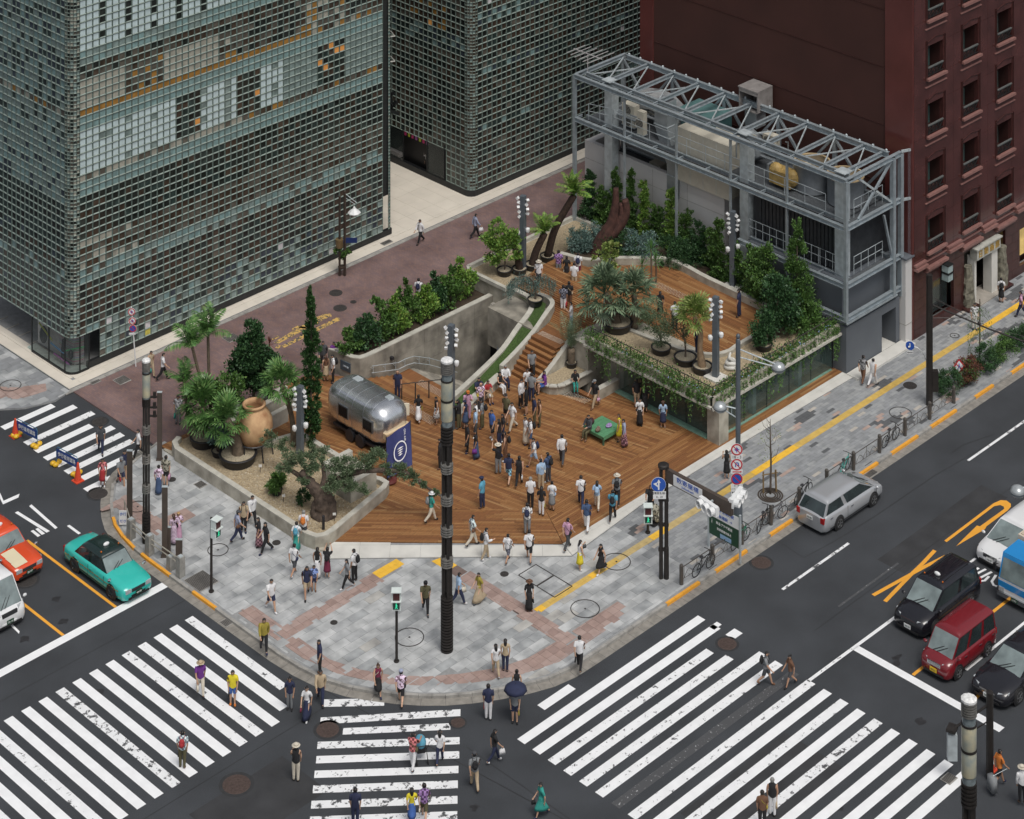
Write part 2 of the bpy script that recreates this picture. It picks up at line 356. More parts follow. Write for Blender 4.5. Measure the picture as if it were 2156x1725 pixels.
# ---- white stone border of the timber deck ----
BORDER = [(-11.6, 1.45), (-11.62, 1.05), (-3.05, -7.2), (2.9, -6.72), (12, -6.78), (20.3, -6.95), (20.3, -6.2), (-2.7, -6.2), (-10.7, 2.0)]
bs = tag(MB().prism(BORDER, .1, .165).build('deck_border', M_JOINT), kind='structure')
pave(bs, [(-11.62, 1.05), (-3.05, -7.2), (-2.7, -6.2), (-10.7, 2.0), (-11.6, 1.45)], .19, 1.5, 1.6, [M_STONE], (1,), 'border_stone', 60, seed=12, stag=0, gap=.01, ang=-math.pi/4)
pave(bs, [(-3.0, -7.18), (2.9, -6.72), (12, -6.78), (20.3, -6.95), (20.3, -6.2), (-2.66, -6.2)], .19, 1.6, .5, [M_STONE], (1,), 'border_stone', 60, seed=12, stag=.5, gap=.01)
# ================= brick street, plinth, pavement by the glass building =================
brick = tag(MB().prism([(-11.55, 14.9), (-1.2, 14.9), (.2, 12.65), (62, 12.65), (62, 23.2), (-11.55, 23.2)], -.05, .06).build('brick_street', M_BRICK), kind='structure')
plinth = tag(MB().prism([(-11.65, 23.12), (62, 23.12), (62, 40), (20, 60), (-11.65, 60)], -.05, .12).build('plinth', M_JOINT), kind='structure')
pave(plinth, [(-11.63, 23.14), (60, 23.14), (60, 23.75), (-11.0, 23.75), (-11.0, 45), (-11.63, 45)], .14, 1.8, .64, [M_PLINTH], (1,), 'plinth_slab', 120, seed=13, stag=0, gap=.008)
pave(plinth, [(-10.99, 23.76), (60, 23.76), (60, 24.4), (20.4, 24.4), (20.4, 40), (13.3, 40), (13.3, 24.4), (-10.5, 24.4), (-10.5, 45), (-10.99, 45)], .155, 1.2, 1.2, [M_PLINTH], (1,), 'plinth_slab', 180, seed=14, stag=0, gap=.012)
KB = MB()
for p, a in along([(-11.6, 22.98), (60, 22.98)], .9): KB.box((p.x, p.y, .06), (.88, .28, .05), a)
tag(KB.build('edge_stones', M_CONC, brick), kind='stuff')
LP = [(-11.7, 23.0), (-11.7, 60), (-17.5, 60), (-17.6, 31), (-17.2, 27), (-16, 24.6), (-14.4, 23.3), (-12.8, 22.75)]
lp = tag(MB().prism(LP, -.02, .085).build('pavement', M_JOINT), kind='structure')
RSL = [(-15.9, 27.2), (-15.2, 27.4), (-13.6, 25.4), (-12.2, 24.6), (-12.6, 23.9), (-14.2, 24.3), (-15.2, 25.4)]
pave(lp, LP, .1, 1.0, .5, GREYS[2:4]+[BL[2]], (3, 4, 3), 'paving_slab', 120, [RSL], seed=15); pave(lp, RSL, .1, .45, .45, PINK, (1, 1, 1), 'rose_tile', 60, seed=17, stag=0)
# ---- far corner pavement, bottom right ----
CP = [(1.3, -42), (1.3, -33.2), (1.9, -31.2), (3.4, -29.7), (5.5, -29.1), (40, -29.0), (40, -42)]
cpv = tag(MB().prism(CP, -.02, .105).build('pavement', M_JOINT), kind='structure')
CPA = [(6.0, -31.5), (30, -31.5), (30, -29.2), (6.0, -29.2)]
pave(cpv, CP, .12, 1.0, .5, GREYS[1:4], (3, 4, 2), 'paving_slab', 120, [CPA, [(1.3, -36), (1.3, -32.9), (4.6, -32.9), (4.6, -36)]], seed=18)
MB().prism(CPA, .05, .122).build('asphalt_patch', M_ASPH, cpv)
pave(cpv, [(1.6, -35.5), (1.6, -33.4), (4.4, -33.4), (4.4, -35.5)], .124, .4, .4, [M_TACT, M_TACT2], (3, 1), 'tactile_tile', 60, seed=19, stag=0)
# ================= road markings =================
def stripe(pts, m, name='crosswalk_stripe', z=.005): return sheet(name, pts, m, z, road)
# left crosswalk
for k in range(16):
    x = -19.35-.9*k; y1 = 2.4; y0 = -6.25 if k > 1 else (-4.6, -5.7)[k]
    stripe([(x, y0), (x+.46, y0), (x+.46, y1), (x, y1)], M_PW[(1, 0, 0, 1, 1, 0, 0, 0, 2, 0, 0, 0, 1, 0, 0, 1)[k]])
# right crosswalk
for k in range(18):
    y = -13.95-.926*k; m = M_PW[(0, 0, 0, 1, 1, 1, 1, 3, 1, 0, 1, 0, 2, 0, 0, 0, 0, 0)[k]]; x0, x1 = -14.1, -2.02
    if k == 0: x0, x1 = -13.2, -11.2
    if k == 3: x1 = -3.6
    if k == 4: x1 = -3.3
    if k == 0: stripe([(-11.9, y), (-9.9, y), (-9.9, y+.46), (-11.9, y+.46)], M_PW[0]); continue
    stripe([(x0, y), (x1, y), (x1, y+.46), (x0, y+.46)], m)
for (a, b, c, d) in ((-2.3, -1.75, -15.65, -15.35), (-2.2, -1.55, -16.75, -16.25)): stripe([(a, c), (b, c), (b, d), (a, d)], M_PW[0])
# diagonal crosswalk
for (l, r, t), mi in zip((((555, 780), (1080, 708), 63), ((545, 870), (1722, 800), 58), ((735, 960), (1637, 918), 55), ((520, 1075), (1715, 1035), 60), ((510, 1195), (1712, 1153), 62), ((495, 1318), (1705, 1277), 62), ((482, 1442), (1700, 1400), 66), ((468, 1572), (1697, 1530), 66), ((455, 1705), (1695, 1658), 68)), (2, 2, 2, 2, 1, 1, 2, 2, 2)):
    if l == (555, 780): l = (562, 718)
    q = T(1, 3, [(l[0], l[1]), (r[0], r[1]), (r[0], r[1]+t), (l[0]-6, l[1]+t)]); stripe([G(u, v)[:2] for u, v in q], M_PW[mi])
def mark(name, pts, m, label=None, z=.005):
    o = stripe(pts, m, name, z)
    if label: o['label'] = label
    return o
def line(name, a, b, w, m, z=.005):
    a, b = V((*a, 0)), V((*b, 0)); n = (b-a).normalized().cross(ZD)*(w/2); return mark(name, [(a+n)[:2], (b+n)[:2], (b-n)[:2], (a-n)[:2]], m, None, z)
line('stop_line', (-18.35, 5.25), (-34, 5.25), .47, M_PW[0]); line('lane_line', (-21.06, 5.5), (-21.06, 13), .15, M_PY); line('lane_line', (-24.02, 5.5), (-24.02, 16), .15, M_PY)
line('lane_line', (-18.9, 11.6), (-18.9, 12.6), .15, M_PW[0])
for p in ([(165, 710), (155, 742), (25, 800), (0, 750), (0, 700), (30, 770)], [(245, 815), (265, 800), (485, 995), (465, 1008)], [(125, 870), (150, 858), (420, 1025), (392, 1038)], [(258, 1025), (280, 1015), (342, 1062), (318, 1075)], [(298, 1008), (320, 998), (380, 1045), (352, 1057)], [(25, 1760), (45, 1750), (165, 1868), (160, 1890)]):
    mark('road_symbol', [G(u, v)[:2] for u, v in T(0, 2, p)], M_PW[0])
line('stop_line', (1.32, -21.1), (1.32, -29.0), .42, M_PW[0]); line('lane_line', (-2.1, -21.0), (7, -21.1), .17, M_PW[1]); line('lane_line', (7.5, -21.1), (11, -21.15), .13, M_PW[1])
line('lane_line', (1.6, -24.1), (30, -24.1), .16, M_PY); line('lane_line', (1.6, -27.0), (16, -27.0), .16, M_PY); line('lane_line', (3.6, -25.6), (22, -25.6), .14, M_PW[1])
line('lane_line', (2.35, -16.0), (7.6, -16.0), .15, M_PW[2]); line('lane_line', (17.9, -16.05), (24, -16.05), .15, M_PW[2]); line('lane_line', (30, -16.05), (36, -16.05), .15, M_PW[2]); line('lane_line', (3.2, -18.7), (8, -18.7), .12, M_PW[3])
Q = lambda pts: [G(u, v)[:2] for u, v in T(3, 2, pts)]
def stroke(name, pts, w, m, z=.005, f=None):
    P = [V((*p, 0)) for p in (f or Q)(pts)]; L, R = [], []
    for i, p in enumerate(P):
        d = (P[min(i+1, len(P)-1)]-P[max(i-1, 0)]).normalized(); n = V((-d.y, d.x, 0))*w/2; L.append((p+n)[:2]); R.append((p-n)[:2])
    b = MB()
    for i in range(len(P)-1): b.quad((*L[i], z), (*R[i], z), (*R[i+1], z), (*L[i+1], z))
    return b.build(name, m, road)
stroke('road_symbol', [(1405, 1187), (1300, 1300), (1200, 1395), (985, 1618)], .20, M_PY); stroke('road_symbol', [(1500, 1235), (1330, 1320), (1180, 1402), (885, 1566)], .20, M_PY, .0085)
mark('turn_arrow', Q([(1485, 1105), (1900, 790), (1960, 764), (2010, 768), (2045, 795), (2045, 820), (2020, 850), (1840, 985), (1828, 1008), (1585, 1152), (1640, 1095), (1760, 978), (1785, 985), (1990, 838), (1985, 818), (1955, 805), (1905, 815), (1505, 1118)]), M_PY)
stroke('road_symbol', [(1775, 1335), (1705, 1378), (1695, 1398), (1720, 1404), (1835, 1345)], .13, M_PW[0]); stroke('road_symbol', [(1885, 1368), (1800, 1412), (1772, 1430), (1790, 1446), (1825, 1442), (1862, 1405)], .13, M_PW[0]); stroke('road_symbol', [(1920, 1395), (1885, 1450), (1900, 1480), (1930, 1490)], .13, M_PW[0])
# upper left crosswalk at the mouth of the brick street
for a, b_ in (((30, 165), (440, -40)), ((225, 165), (630, -30)), ((195, 275), (805, 40)), ((295, 350), (775, 140)), ((370, 410), (965, 155)), ((455, 460), (1050, 220)), ((540, 520), (1130, 275)), ((640, 605), (1180, 350)), ((710, 675), (955, 580))):
    p, q = [G(u, v) for u, v in T(0, 2, [a, b_])]; line('crosswalk_stripe', (p.x, (p.y+q.y)/2), (q.x, (p.y+q.y)/2), .46, M_PW[random.choice((0, 1, 1))])
# seams, cracks and stains in the asphalt
M_SEAM2 = mat('tar_seam', (.018, .018, .019), .7, var=.2); M_STAIN = mat('oil_stain', (.022, .022, .024), .6, var=.3)
for pts in ([(0, 1050), (300, 1250), (560, 1110), (900, 900), (1400, 560), (2000, 210)], [(1540, 370), (1640, 300), (1900, 210)]): stroke('asphalt_crack', pts, .035, M_SEAM2, .003)
for pts in ([(430, 1440), (640, 1430), (900, 1570), (1250, 1760)],): stroke('asphalt_crack', [(x, y) for x, y in pts], .04, M_SEAM2, .003, lambda P: [G(u, v)[:2] for u, v in P])
for a, b_ in (((-30, -6.9), (-18.2, -6.9)), ((-29, 3.6), (-18.3, 3.6)), ((-16, -13.2), (-16, -34)), ((1, -19), (34, -19.05))): line('asphalt_seam', a, b_, .03, M_SEAM2, .003)
rs_ = random.Random(77)
for u, v in ((118, 1262), (135, 1308), (52, 1347), (1890, 1384), (1888, 1398), (2030, 1492), (1940, 1520), (1000, 1700), (205, 1458), (1765, 1700)):
    c = G(u, v); n = 11; mark('oil_stain', [(c.x+rs_.uniform(.12, .34)*math.cos(6.283*i/n), c.y+rs_.uniform(.1, .3)*math.sin(6.283*i/n)) for i in range(n)], M_STAIN, None, .0035)
for c, s in (((-24.5, -9.5), (5, 3)), ((-9, -24), (7, 3.2)), ((12, -18.6), (9, 1.6)), ((-23, 17), (4, 6))): mark('asphalt_patch', [(c[0]-s[0]/2, c[1]-s[1]/2), (c[0]+s[0]/2, c[1]-s[1]/2), (c[0]+s[0]/2, c[1]+s[1]/2), (c[0]-s[0]/2, c[1]+s[1]/2)], mat('asphalt_patch_dark', (.034, .035, .038), .9, var=.25, scale=.8, bump=.3, bscale=60), None, .002)
# faded yellow brackets painted on the brick street
for p in ([(150, 1160), (480, 960), (590, 915), (630, 920), (640, 940), (600, 955), (180, 1175)], [(210, 1190), (560, 1010), (680, 950), (705, 955), (710, 975), (670, 990), (240, 1205)], [(130, 1130), (190, 1100), (200, 1112), (140, 1145)], [(300, 1045), (350, 1018), (420, 1030), (420, 1045), (350, 1035), (310, 1055)], [(160, 1205), (190, 1180), (215, 1190), (185, 1215)]):
    sheet('road_symbol', [G(u, v, .065)[:2] for u, v in T(1, 1, p)], M_PYB, .066, brick)
# ================= manhole covers =================
M_IRON = mat('cast_iron', (.055, .05, .048), .7, .3, var=.3, scale=20, bump=.5, bscale=30); M_RUST = mat('rusty_iron', (.075, .052, .045), .8, .2, var=.3, scale=12, bump=.5, bscale=30); M_PATCH = mat('fresh_asphalt_ring', (.028, .029, .031), .9, var=.2)
def manhole(u, v, r, z, kind, label):
    p = G(u, v, z); t = thing('manhole_cover', label, 'manhole', p, 0, 'manhole and inspection covers')
    if kind in ('iron', 'rust'):
        m = MB().lathe((0, 0, .004), ((r*.97, 0), (r*.95, .012), (0.02, .012)), 28); MB.build(m, 'lid', M_IRON if kind == 'iron' else M_RUST, t)
        rg = MB()
        for k in range(1, 4): rg.lathe((0, 0, .0165), ((r*.22*k, 0), (r*.22*k, .006), (r*.22*k+.03, .006), (r*.22*k+.03, 0)), 24, cap=False)
        rg.build('ribs', M_IRON if kind == 'iron' else M_RUST, t)
        if z < .01: MB().lathe((0, 0, .002), ((r*1.22, 0), (r*1.22, .003), (.01, .003)), 28).build('asphalt_collar', M_PATCH, t)
    else:
        MB().lathe((0, 0, .004), ((r, 0), (r, .012), (r-.04, .012), (r-.04, .004)), 30, cap=False).build('ring', M_IRON, t); MB().lathe((0, 0, .005), ((.05, 0), (.05, .008), (.005, .008)), 10).build('keyhole', M_IRON, t)
manhole(498, 1652, .62, 0, 'rust', 'large rusty manhole cover below the left crosswalk'); manhole(690, 1537, .52, 0, 'rust', 'brown manhole cover at the left end of the diagonal crosswalk'); manhole(964, 1522, .33, 0, 'rust', 'small brown manhole cover at the right end of the diagonal crosswalk'); manhole(1531, 1356, .46, 0, 'rust', 'reddish manhole cover breaking the stripes of the right crosswalk')
manhole(1603, 1185, .5, 0, 'rust', 'dark manhole cover in the lane behind the silver car'); manhole(207, 1040, .5, 0, 'iron', 'round cover in the gutter at the left street corner'); manhole(210, 888, .42, 0, 'iron', 'round cover between the stripes of the small upper crosswalk'); manhole(55, 1222, .55, 0, 'iron', 'manhole cover partly under the front of the orange taxi')
manhole(862, 1342, .72*.95, .125, 'ring', 'ring cover in the paving beside the near signal post'); manhole(1232, 1282, .7, .125, 'ring', 'ring cover in the paving below the woman in the long black dress'); manhole(1298, 1183, .7, .125, 'ring', 'ring cover on the yellow tactile line'); manhole(459, 1158, .52, .125, 'ring', 'ring cover beside the left pedestrian signal post'); manhole(290, 1067, .5, .125, 'ring', 'ring cover between the two brown corner posts')
manhole(22, 812, .6, .105, 'ring', 'ring cover in the grey pavement beside the glass building'); manhole(582, 1143, .22, .124, 'iron', 'small iron cover on the pavement below the gravel planter'); manhole(703, 1311, .18, .124, 'iron', 'tiny cover near the rose tile border'); manhole(1062, 1209, .22, .124, 'iron', 'small iron cover in front of the deck edge'); manhole(362, 1010, .22, .124, 'iron', 'small iron cover near the planter by the left pillars')
manhole(707, 617, .42, .065, 'iron', 'left iron cover in the brick street'); manhole(716, 649, .42, .065, 'iron', 'near iron cover in the brick street'); manhole(744, 636, .2, .065, 'iron', 'smallest iron cover in the brick street'); manhole(1896, 870, .62, .125, 'ring', 'dark ring around a bare tree pit on the right pavement'); manhole(1916, 812, .4, .124, 'iron', 'brown cover on the right pavement near the black pole'); manhole(1800, 765, .3, .125, 'ring', 'thin ring cover in front of the grey doorway')
manhole(2010, 707, .28, .125, 'ring', 'thin ring cover beyond the black pole')
def hatch(u, v, z, sx, sy, label, m=M_IRON):
    t = thing('inspection_hatch', label, 'hatch', G(u, v, z), 0, 'square hatches and drain grates')
    MB().box((0, 0, .01), (sx, sy, .02)).build('frame', M_CONC, t); b = MB()
    n = max(4, int(sx/.07))
    for k in range(n): b.box((-sx/2+.05+(sx-.1)*k/(n-1), 0, .026), (.035, sy-.1, .02))
    b.build('bars', m, t)
hatch(424, 1224, .122, 1.15, 1.3, 'dark steel hatch beside the left signal post'); hatch(422, 1021, .122, .5, .55, 'small dark square hatch near the gravel planter'); hatch(487, 712, .062, .8, .75, 'square iron hatch in the brick street nearest the palms'); hatch(257, 801, .062, .75, .75, 'brownish square hatch in the brick street by the glass corner'); hatch(814, 511, .16, .75, .4, 'dark grate in the cream stone strip'); hatch(482, 1309, .01, .75, .55, 'drain grate in the gutter below the rose tiles'); hatch(1834, 998, .01, .75, .45, 'drain grate in the gutter behind the silver car'); hatch(1998, 1640, .01, .6, .5, 'drain grate by the lower right lamp pillar'); hatch(201, 805, .07, .6, .3, 'small grate at the foot of the cream plinth')
fr = thing('inspection_hatch', 'pair of large square paving lids with thin steel frames', 'hatch', G(1148, 1223, .125), 0, 'square hatches and drain grates')
for k in (-.62, .62):
    b = MB()
    for a, c in (((-.6, -.6), (.6, -.6)), ((.6, -.6), (.6, .6)), ((.6, .6), (-.6, .6)), ((-.6, .6), (-.6, -.6))): b.bar((a[0], a[1]+k, .004), (c[0], c[1]+k, .004), .04, .02)
    b.build('steel_frame', M_IRON, fr)
# ================= text =================
TMP = bpy.data.scenes.new('workbench')
def tmp_dg():
    with bpy.context.temp_override(scene=TMP, view_layer=TMP.view_layers[0]): dg = bpy.context.evaluated_depsgraph_get()
    dg.update(); return dg
def text_geo(s, size=1., ext=.004, bold=0.):
    cu = bpy.data.curves.new('text', 'FONT'); cu.body = s; cu.size = size; cu.extrude = ext; cu.align_x = 'CENTER'; cu.align_y = 'CENTER'; cu.resolution_u = 2; cu.offset = bold
    o = bpy.data.objects.new('text', cu); TMP.collection.objects.link(o); dg = tmp_dg()
    me = o.evaluated_get(dg).to_mesh(); vs = [v.co.copy() for v in me.vertices]; fs = [tuple(p.vertices) for p in me.polygons]
    o.evaluated_get(dg).to_mesh_clear(); bpy.data.objects.remove(o); bpy.data.curves.remove(cu); return vs, fs
def put_text(mb, s, size, origin, right, up, mi=0, ext=.004, sx=1., bold=0.):
    vs, fs = text_geo(s, size, ext, bold); r, u = V(right).normalized(), V(up).normalized(); n = r.cross(u); o = V(origin)
    return mb.add([o + r*(v.x*sx) + u*v.y + n*v.z for v in vs], fs, mi)
# ================= glass block building =================
BW, BH = .448, .41
M_FR = mat('block_joint_steel', (.14, .18, .16), .35, .6, var=.2, scale=9); M_BEV = mat('glass_block_lit_ledge', (.30, .36, .32), .25, .3, var=.15, scale=7); M_BEV2 = mat('glass_block_shaded_side', (.15, .20, .18), .2, .2, var=.25, scale=7)  # lower bevel paler, other bevels darker: sky light painted into the colour
def gb(name, c, rough=.16, var=.3, scale=2.2, **k): return mat('glass_'+name, c, rough, 0, var=var, scale=scale, spec=.6, **k)
GB = dict(pale=gb('pale_blind', (.52, .63, .65), .2, .12), teal=gb('teal', (.19, .29, .29), .14, .25, 3), black=gb('dark', (.020, .024, .022), .12, .5), brown=gb('brown', (.055, .040, .030), .14, .5), orange=gb('timber', (.30, .155, .04), .2, .3), beige=gb('beige', (.34, .33, .28), .2, .25),
    grey=gb('grey_teal', (.20, .26, .25), .14, .3, 3), dgreen=gb('deep_green', (.030, .045, .042), .1, .5), taupe=gb('taupe', (.10, .09, .075), .15, .4), navy=gb('slate_blue', (.045, .06, .075), .1, .4), pic=gb('picture_white', (.6, .58, .6), .3), pick=gb('picture_pink', (.55, .2, .25), .3), yel=gb('picture_yellow', (.55, .48, .08), .3), glow=gb('lamp_glow', (.5, .2, .05), .2, emis=(1, .5, .15), es=.12))
GBK = list(GB); GBM = [M_FR, M_BEV, M_BEV2]+[GB[k] for k in GBK]
def block_geo(mb, fi, w=BW, h=BH, o=None, rx=None, n=None, skip=False):
    # local frame: rx along the wall, up, n outward
    o = o or V((0,0,0)); rx = rx or XD; n = n or -YD; u = ZD; P = []
    j, b, d = .010, .05*min(1, w/BW), .035
    for (x, y, k) in ((w/2, h/2, 0), (w/2-j, h/2-j, .012), (w/2-b, h/2-b, -d)):
        for sx, sy in ((-1,-1),(1,-1),(1,1),(-1,1)): P.append(o+rx*(sx*x)+u*(sy*y)+n*k)
    mb.add(P[:8], [(i, (i+1) % 4, 4+(i+1) % 4, 4+i) for i in range(4)], 0)
    mb.add(P[4:], [(0, 1, 5, 4)], 1); mb.add(P[4:], [(i, (i+1) % 4, 4+(i+1) % 4, 4+i) for i in (1, 2, 3)], 2); mb.add(P[8:], ((0,1,2,3),), 3+fi)
RB = random.Random(21); PCK = lambda *a: RB.choice(a)
def col_main(s, z, face):      # what stands behind each block: blinds, slabs, shelves, timber, dark rooms
    r = (z-.55)/BH; c = int(s/BW)
    if face == 'L':
        if r > 36: return PCK('teal', 'grey', 'navy', 'teal', 'dgreen')
        if 33.7 < r < 35.4: return PCK('taupe', 'beige', 'taupe', 'orange')
        if r > 31: return PCK('teal', 'grey', 'dgreen')
        if r > 22: return PCK('grey', 'teal', 'grey', 'navy', 'teal')
        if r > 16: return PCK('black', 'dgreen', 'dgreen')
        return PCK('black', 'dgreen', 'brown', 'dgreen', 'black', 'teal' if 11 < r < 13.5 else 'navy')
    dk = s > 13
    if r > 42.7: return 'black' if c % 4 == 3 and s < 10 and RB.random() < .6 else ('pale' if s < 11 else PCK('brown', 'taupe', 'black', 'grey'))
    if r > 40.5: return 'teal' if s > 9 else PCK('teal', 'grey')
    if r > 39: return PCK('black', 'brown', 'taupe', 'brown')
    if r > 35.2:
        if 3 < s < 6: return PCK('orange', 'brown', 'taupe')
        if 11 < s < 16 or s > 19.5: return PCK('black', 'brown', 'black', 'taupe')
        return 'beige' if s < 10 else PCK('brown', 'taupe', 'beige', 'orange')
    if r > 33.7: return 'orange' if s < 17 else PCK('orange', 'taupe', 'beige', 'brown')
    if r > 31.7: return 'teal'
    if r > 25.8:
        if 6.7 < s < 8.6 or 11.1 < s < 13.2 or 17.6 < s < 19.6: return PCK('black', 'black', 'brown', 'dgreen') if RB.random() > .06 else 'glow'
        if c % 4 == 3 and RB.random() < .5: return 'grey'
        return 'pale' if s < 15 and RB.random() < .97 else 'grey'
    if r > 24.8: return PCK('beige', 'taupe', 'beige') if s < 12 else PCK('taupe', 'brown', 'orange')
    if r > 22.7: return 'teal'
    if r > 16.6: return PCK('black', 'black', 'black', 'brown', 'dgreen')
    if r > 13.3: return PCK('taupe', 'brown', 'taupe', 'beige' if s < 5 else 'brown')
    if r > 11.3: return PCK('teal', 'grey', 'teal', 'taupe')
    if r > 5.4: return PCK('black', 'brown', 'brown', 'black', 'taupe', 'dgreen')
    if RB.random() < .018: return PCK('pic', 'pick', 'pic', 'yel')
    return PCK('grey', 'grey', 'teal', 'navy', 'dgreen', 'taupe') if r < 3.4 + (1.5 if s < 12 else 0) else PCK('taupe', 'grey', 'dgreen', 'navy', 'brown')
def col_side(s, z, face):
    r = (z-.55)/BH
    if face == 'L':
        if 24 < r < 34 and 1.8 < s < 7: return PCK('brown', 'taupe', 'brown', 'orange') if RB.random() > .04 else 'glow'
        if 21 < r < 24 or 33 < r < 36: return PCK('dgreen', 'teal', 'navy', 'dgreen')
        return PCK('black', 'brown', 'dgreen', 'taupe', 'black', 'taupe')
    if 17.5 < r < 19.5 or 26 < r < 28 or 9 < r < 10.5: return PCK('navy', 'dgreen', 'teal', 'dgreen')
    if r > 28 and RB.random() < .03: return 'glow'
    if RB.random() < .006: return 'pic'
    return PCK('black', 'brown', 'black', 'taupe', 'dgreen', 'brown')
def glass_building(name, label, corner, xr, yl, ztop, colf, rowsR, rowsL, r=.6, limit=300, rightend=None):
    b = thing(name, label, 'building', (corner[0], corner[1], 0)); ox, oy = corner
    blocks = []; field = MB()
    def wall(org, rx, n, length, face, skip):
        nc = int(length/BW); rows = int((ztop-.55)/BH)
        for j in range(rows):
            z = .55+BH*(j+.5)
            for i in range(nc):
                s = (i+.5)*BW
                if skip(s, z): continue
                p = org+rx*s; u, v = proj((p.x, p.y, z))
                if v < -60 or u < -40 or u > 2190: continue
                blocks.append((v, V((p.x, p.y, z)), rx, n, GBK.index(colf(s, z, face)), face))
    wall(V((ox+r, oy, 0)), XD, -YD, xr-ox-r-.05, 'R', rowsR)
    wall(V((ox, oy+r, 0)), YD, -XD, yl-oy-r, 'L', rowsL)
    blocks.sort(key=lambda t: -t[0]); cache = {}
    for k, (v, p, rx, n, fi, face) in enumerate(blocks):
        if k < limit:
            key = (fi, face)
            if key not in cache:
                m = MB(); block_geo(m, fi, rx=rx if face == 'R' else rx*-1, n=n); m.m = [min(q, 3) for q in m.m]; cache[key] = m.mesh('glass_block', [M_FR, M_BEV, M_BEV2, GBM[3+fi]])
            link('glass_block', cache[key], b, p-V((ox, oy, 0)))
        else: block_geo(field, fi, o=p-V((ox, oy, 0)), rx=rx if face == 'R' else rx*-1, n=n)
    tag(field.build('glass_block_field', GBM, b), kind='stuff')
    # rounded corner of narrow blocks
    cm = MB(); nseg = 5
    for j in range(int((ztop-.55)/(BH/2))):
        z = .55+BH/2*(j+.5)
        if rowsR(.1, z): continue
        for i in range(nseg):
            a = math.pi+math.pi/2*(i+.5)/nseg; d = V((math.cos(a), math.sin(a), 0)); o = V((r, r, z))+d*r
            block_geo(cm, GBK.index(PCK('grey', 'taupe', 'beige', 'black') if colf is col_main else PCK('taupe', 'brown', 'grey')), w=r*math.pi/2/nseg, h=BH/2, o=o, rx=V((-d.y, d.x, 0)), n=d)
    cm.build('rounded_corner', GBM, b)
    if rightend:       # rounded far end of the wall
        em = MB()
        for j in range(int((ztop-.55)/(BH/2))):
            for i in range(3):
                a = -math.pi/2+math.pi/2*(i+.5)/3; d = V((math.cos(a), math.sin(a), 0)); block_geo(em, GBK.index(PCK('grey', 'teal', 'beige')), w=.4*math.pi/2/3, h=BH/2, o=V((xr-ox-.0, .4, .55+BH/2*(j+.5)))+d*.4, rx=V((-d.y, d.x, 0)), n=d)
        em.build('rounded_end', GBM, b)
    core = MB(); rr = [(r-r*math.cos(t)+.09, r-r*math.sin(t)+.09) for t in [math.pi/2*i/6 for i in range(7)]]
    P = [(.09, yl-oy)]+rr+[(xr-ox+(.28 if rightend else 0), .09), (xr-ox+(.28 if rightend else 0), yl-oy)]; core.prism(P, 2.7, ztop, 0); core.build('core', mat('dark_interior', (.02, .022, .022), .6, var=.2), b)
    return b
M_DARKM = mat('dark_frame_metal', (.022, .024, .026), .4, .4, var=.2); M_SHOP = mat('shop_glass', (.045, .06, .06), .06, var=.25, scale=1.5, spec=.8, alpha=.45)
M_TAN = mat('tan_stone', (.42, .36, .27), .6, var=.1)
B1 = glass_building('glass_block_building', 'tall glass block building with a rounded corner and shop windows at street level', (-10.88, 24.08), 13.0, 35.0, 24.5, col_main, lambda s, z: s < 1.3 and z < 2.2, lambda s, z: z < 2.2, rightend=1)
B2 = glass_building('glass_block_building', 'darker glass block wing behind the cream passage with an entrance door', (20.34, 24.12), 42.0, 33.5, 26.5, col_side, lambda s, z: False, lambda s, z: z < 2.75 and 1.95 < s, limit=200)
# plinth strips and shop windows of the first building (local to the corner)
m = MB(); m.box(((1.15+24.2)/2, .10, .37), (23.05, .2, .36)); m.build('dark_base', M_DARKM, B1)
m = MB(); m.prism([(1.3, .05), (1.3, .3), (1.0, .6), (.6, .9), (.6, 4.4), (.05, 4.4), (.05, .6), (.1, .35), (.35, .1), (.6, .05)], .155, .24); m.build('display_floor', mat('pale_display_floor', (.42, .50, .46), .4, var=.2), B1)
arc = [(.6-.58*math.cos(t), .6-.58*math.sin(t)) for t in [math.pi/2*i/8 for i in range(9)]]
pth = [(.02, 3.9)]+arc+[(1.22, .02)]
sg = MB()
for a, c in zip(pth, pth[1:]): sg.quad((a[0], a[1], .24), (c[0], c[1], .24), (c[0], c[1], 2.2), (a[0], a[1], 2.2))
sg.build('shop_window', M_SHOP, B1)
fm = MB()
for x, y in ((.02, 3.9), (.02, 2.2), (.02, .62), (.62, .02), (1.24, .02)): fm.box((x, y, 1.2), (.06, .06, 2.0))
for a, c in zip(pth, pth[1:]): fm.bar((*a, .2), (*c, .2), .09, .1)
fm.build('window_frame', M_DARKM, B1)
dw = MB(); dw.prism([(.75, 4.4), (1.0, 4.4), (1.0, .95), (1.35, .85), (1.35, .7), (.8, .8)], .24, 2.25); dw.build('display_wall', mat('display_panel', (.55, .54, .52), .6, var=.1), B1)
STR = [mat('thread_%d' % i, c, .5, var=0) for i, c in enumerate(((.6, .05, .2), (.1, .5, .2), (.15, .35, .6), (.4, .12, .4), (.55, .5, .45), (.5, .55, .05)))]
st = MB()
for k in range(16):
    z = .45+.1*k; st.tube([(.70, 2.2, z+.05), (.66, 1.4, z), (.72, .8, z), (1.0, .62, z+.02), (1.3, .58, z+.05)], .011, 4, k % 5)
st.build('coloured_threads', STR, B1)
pn = MB()
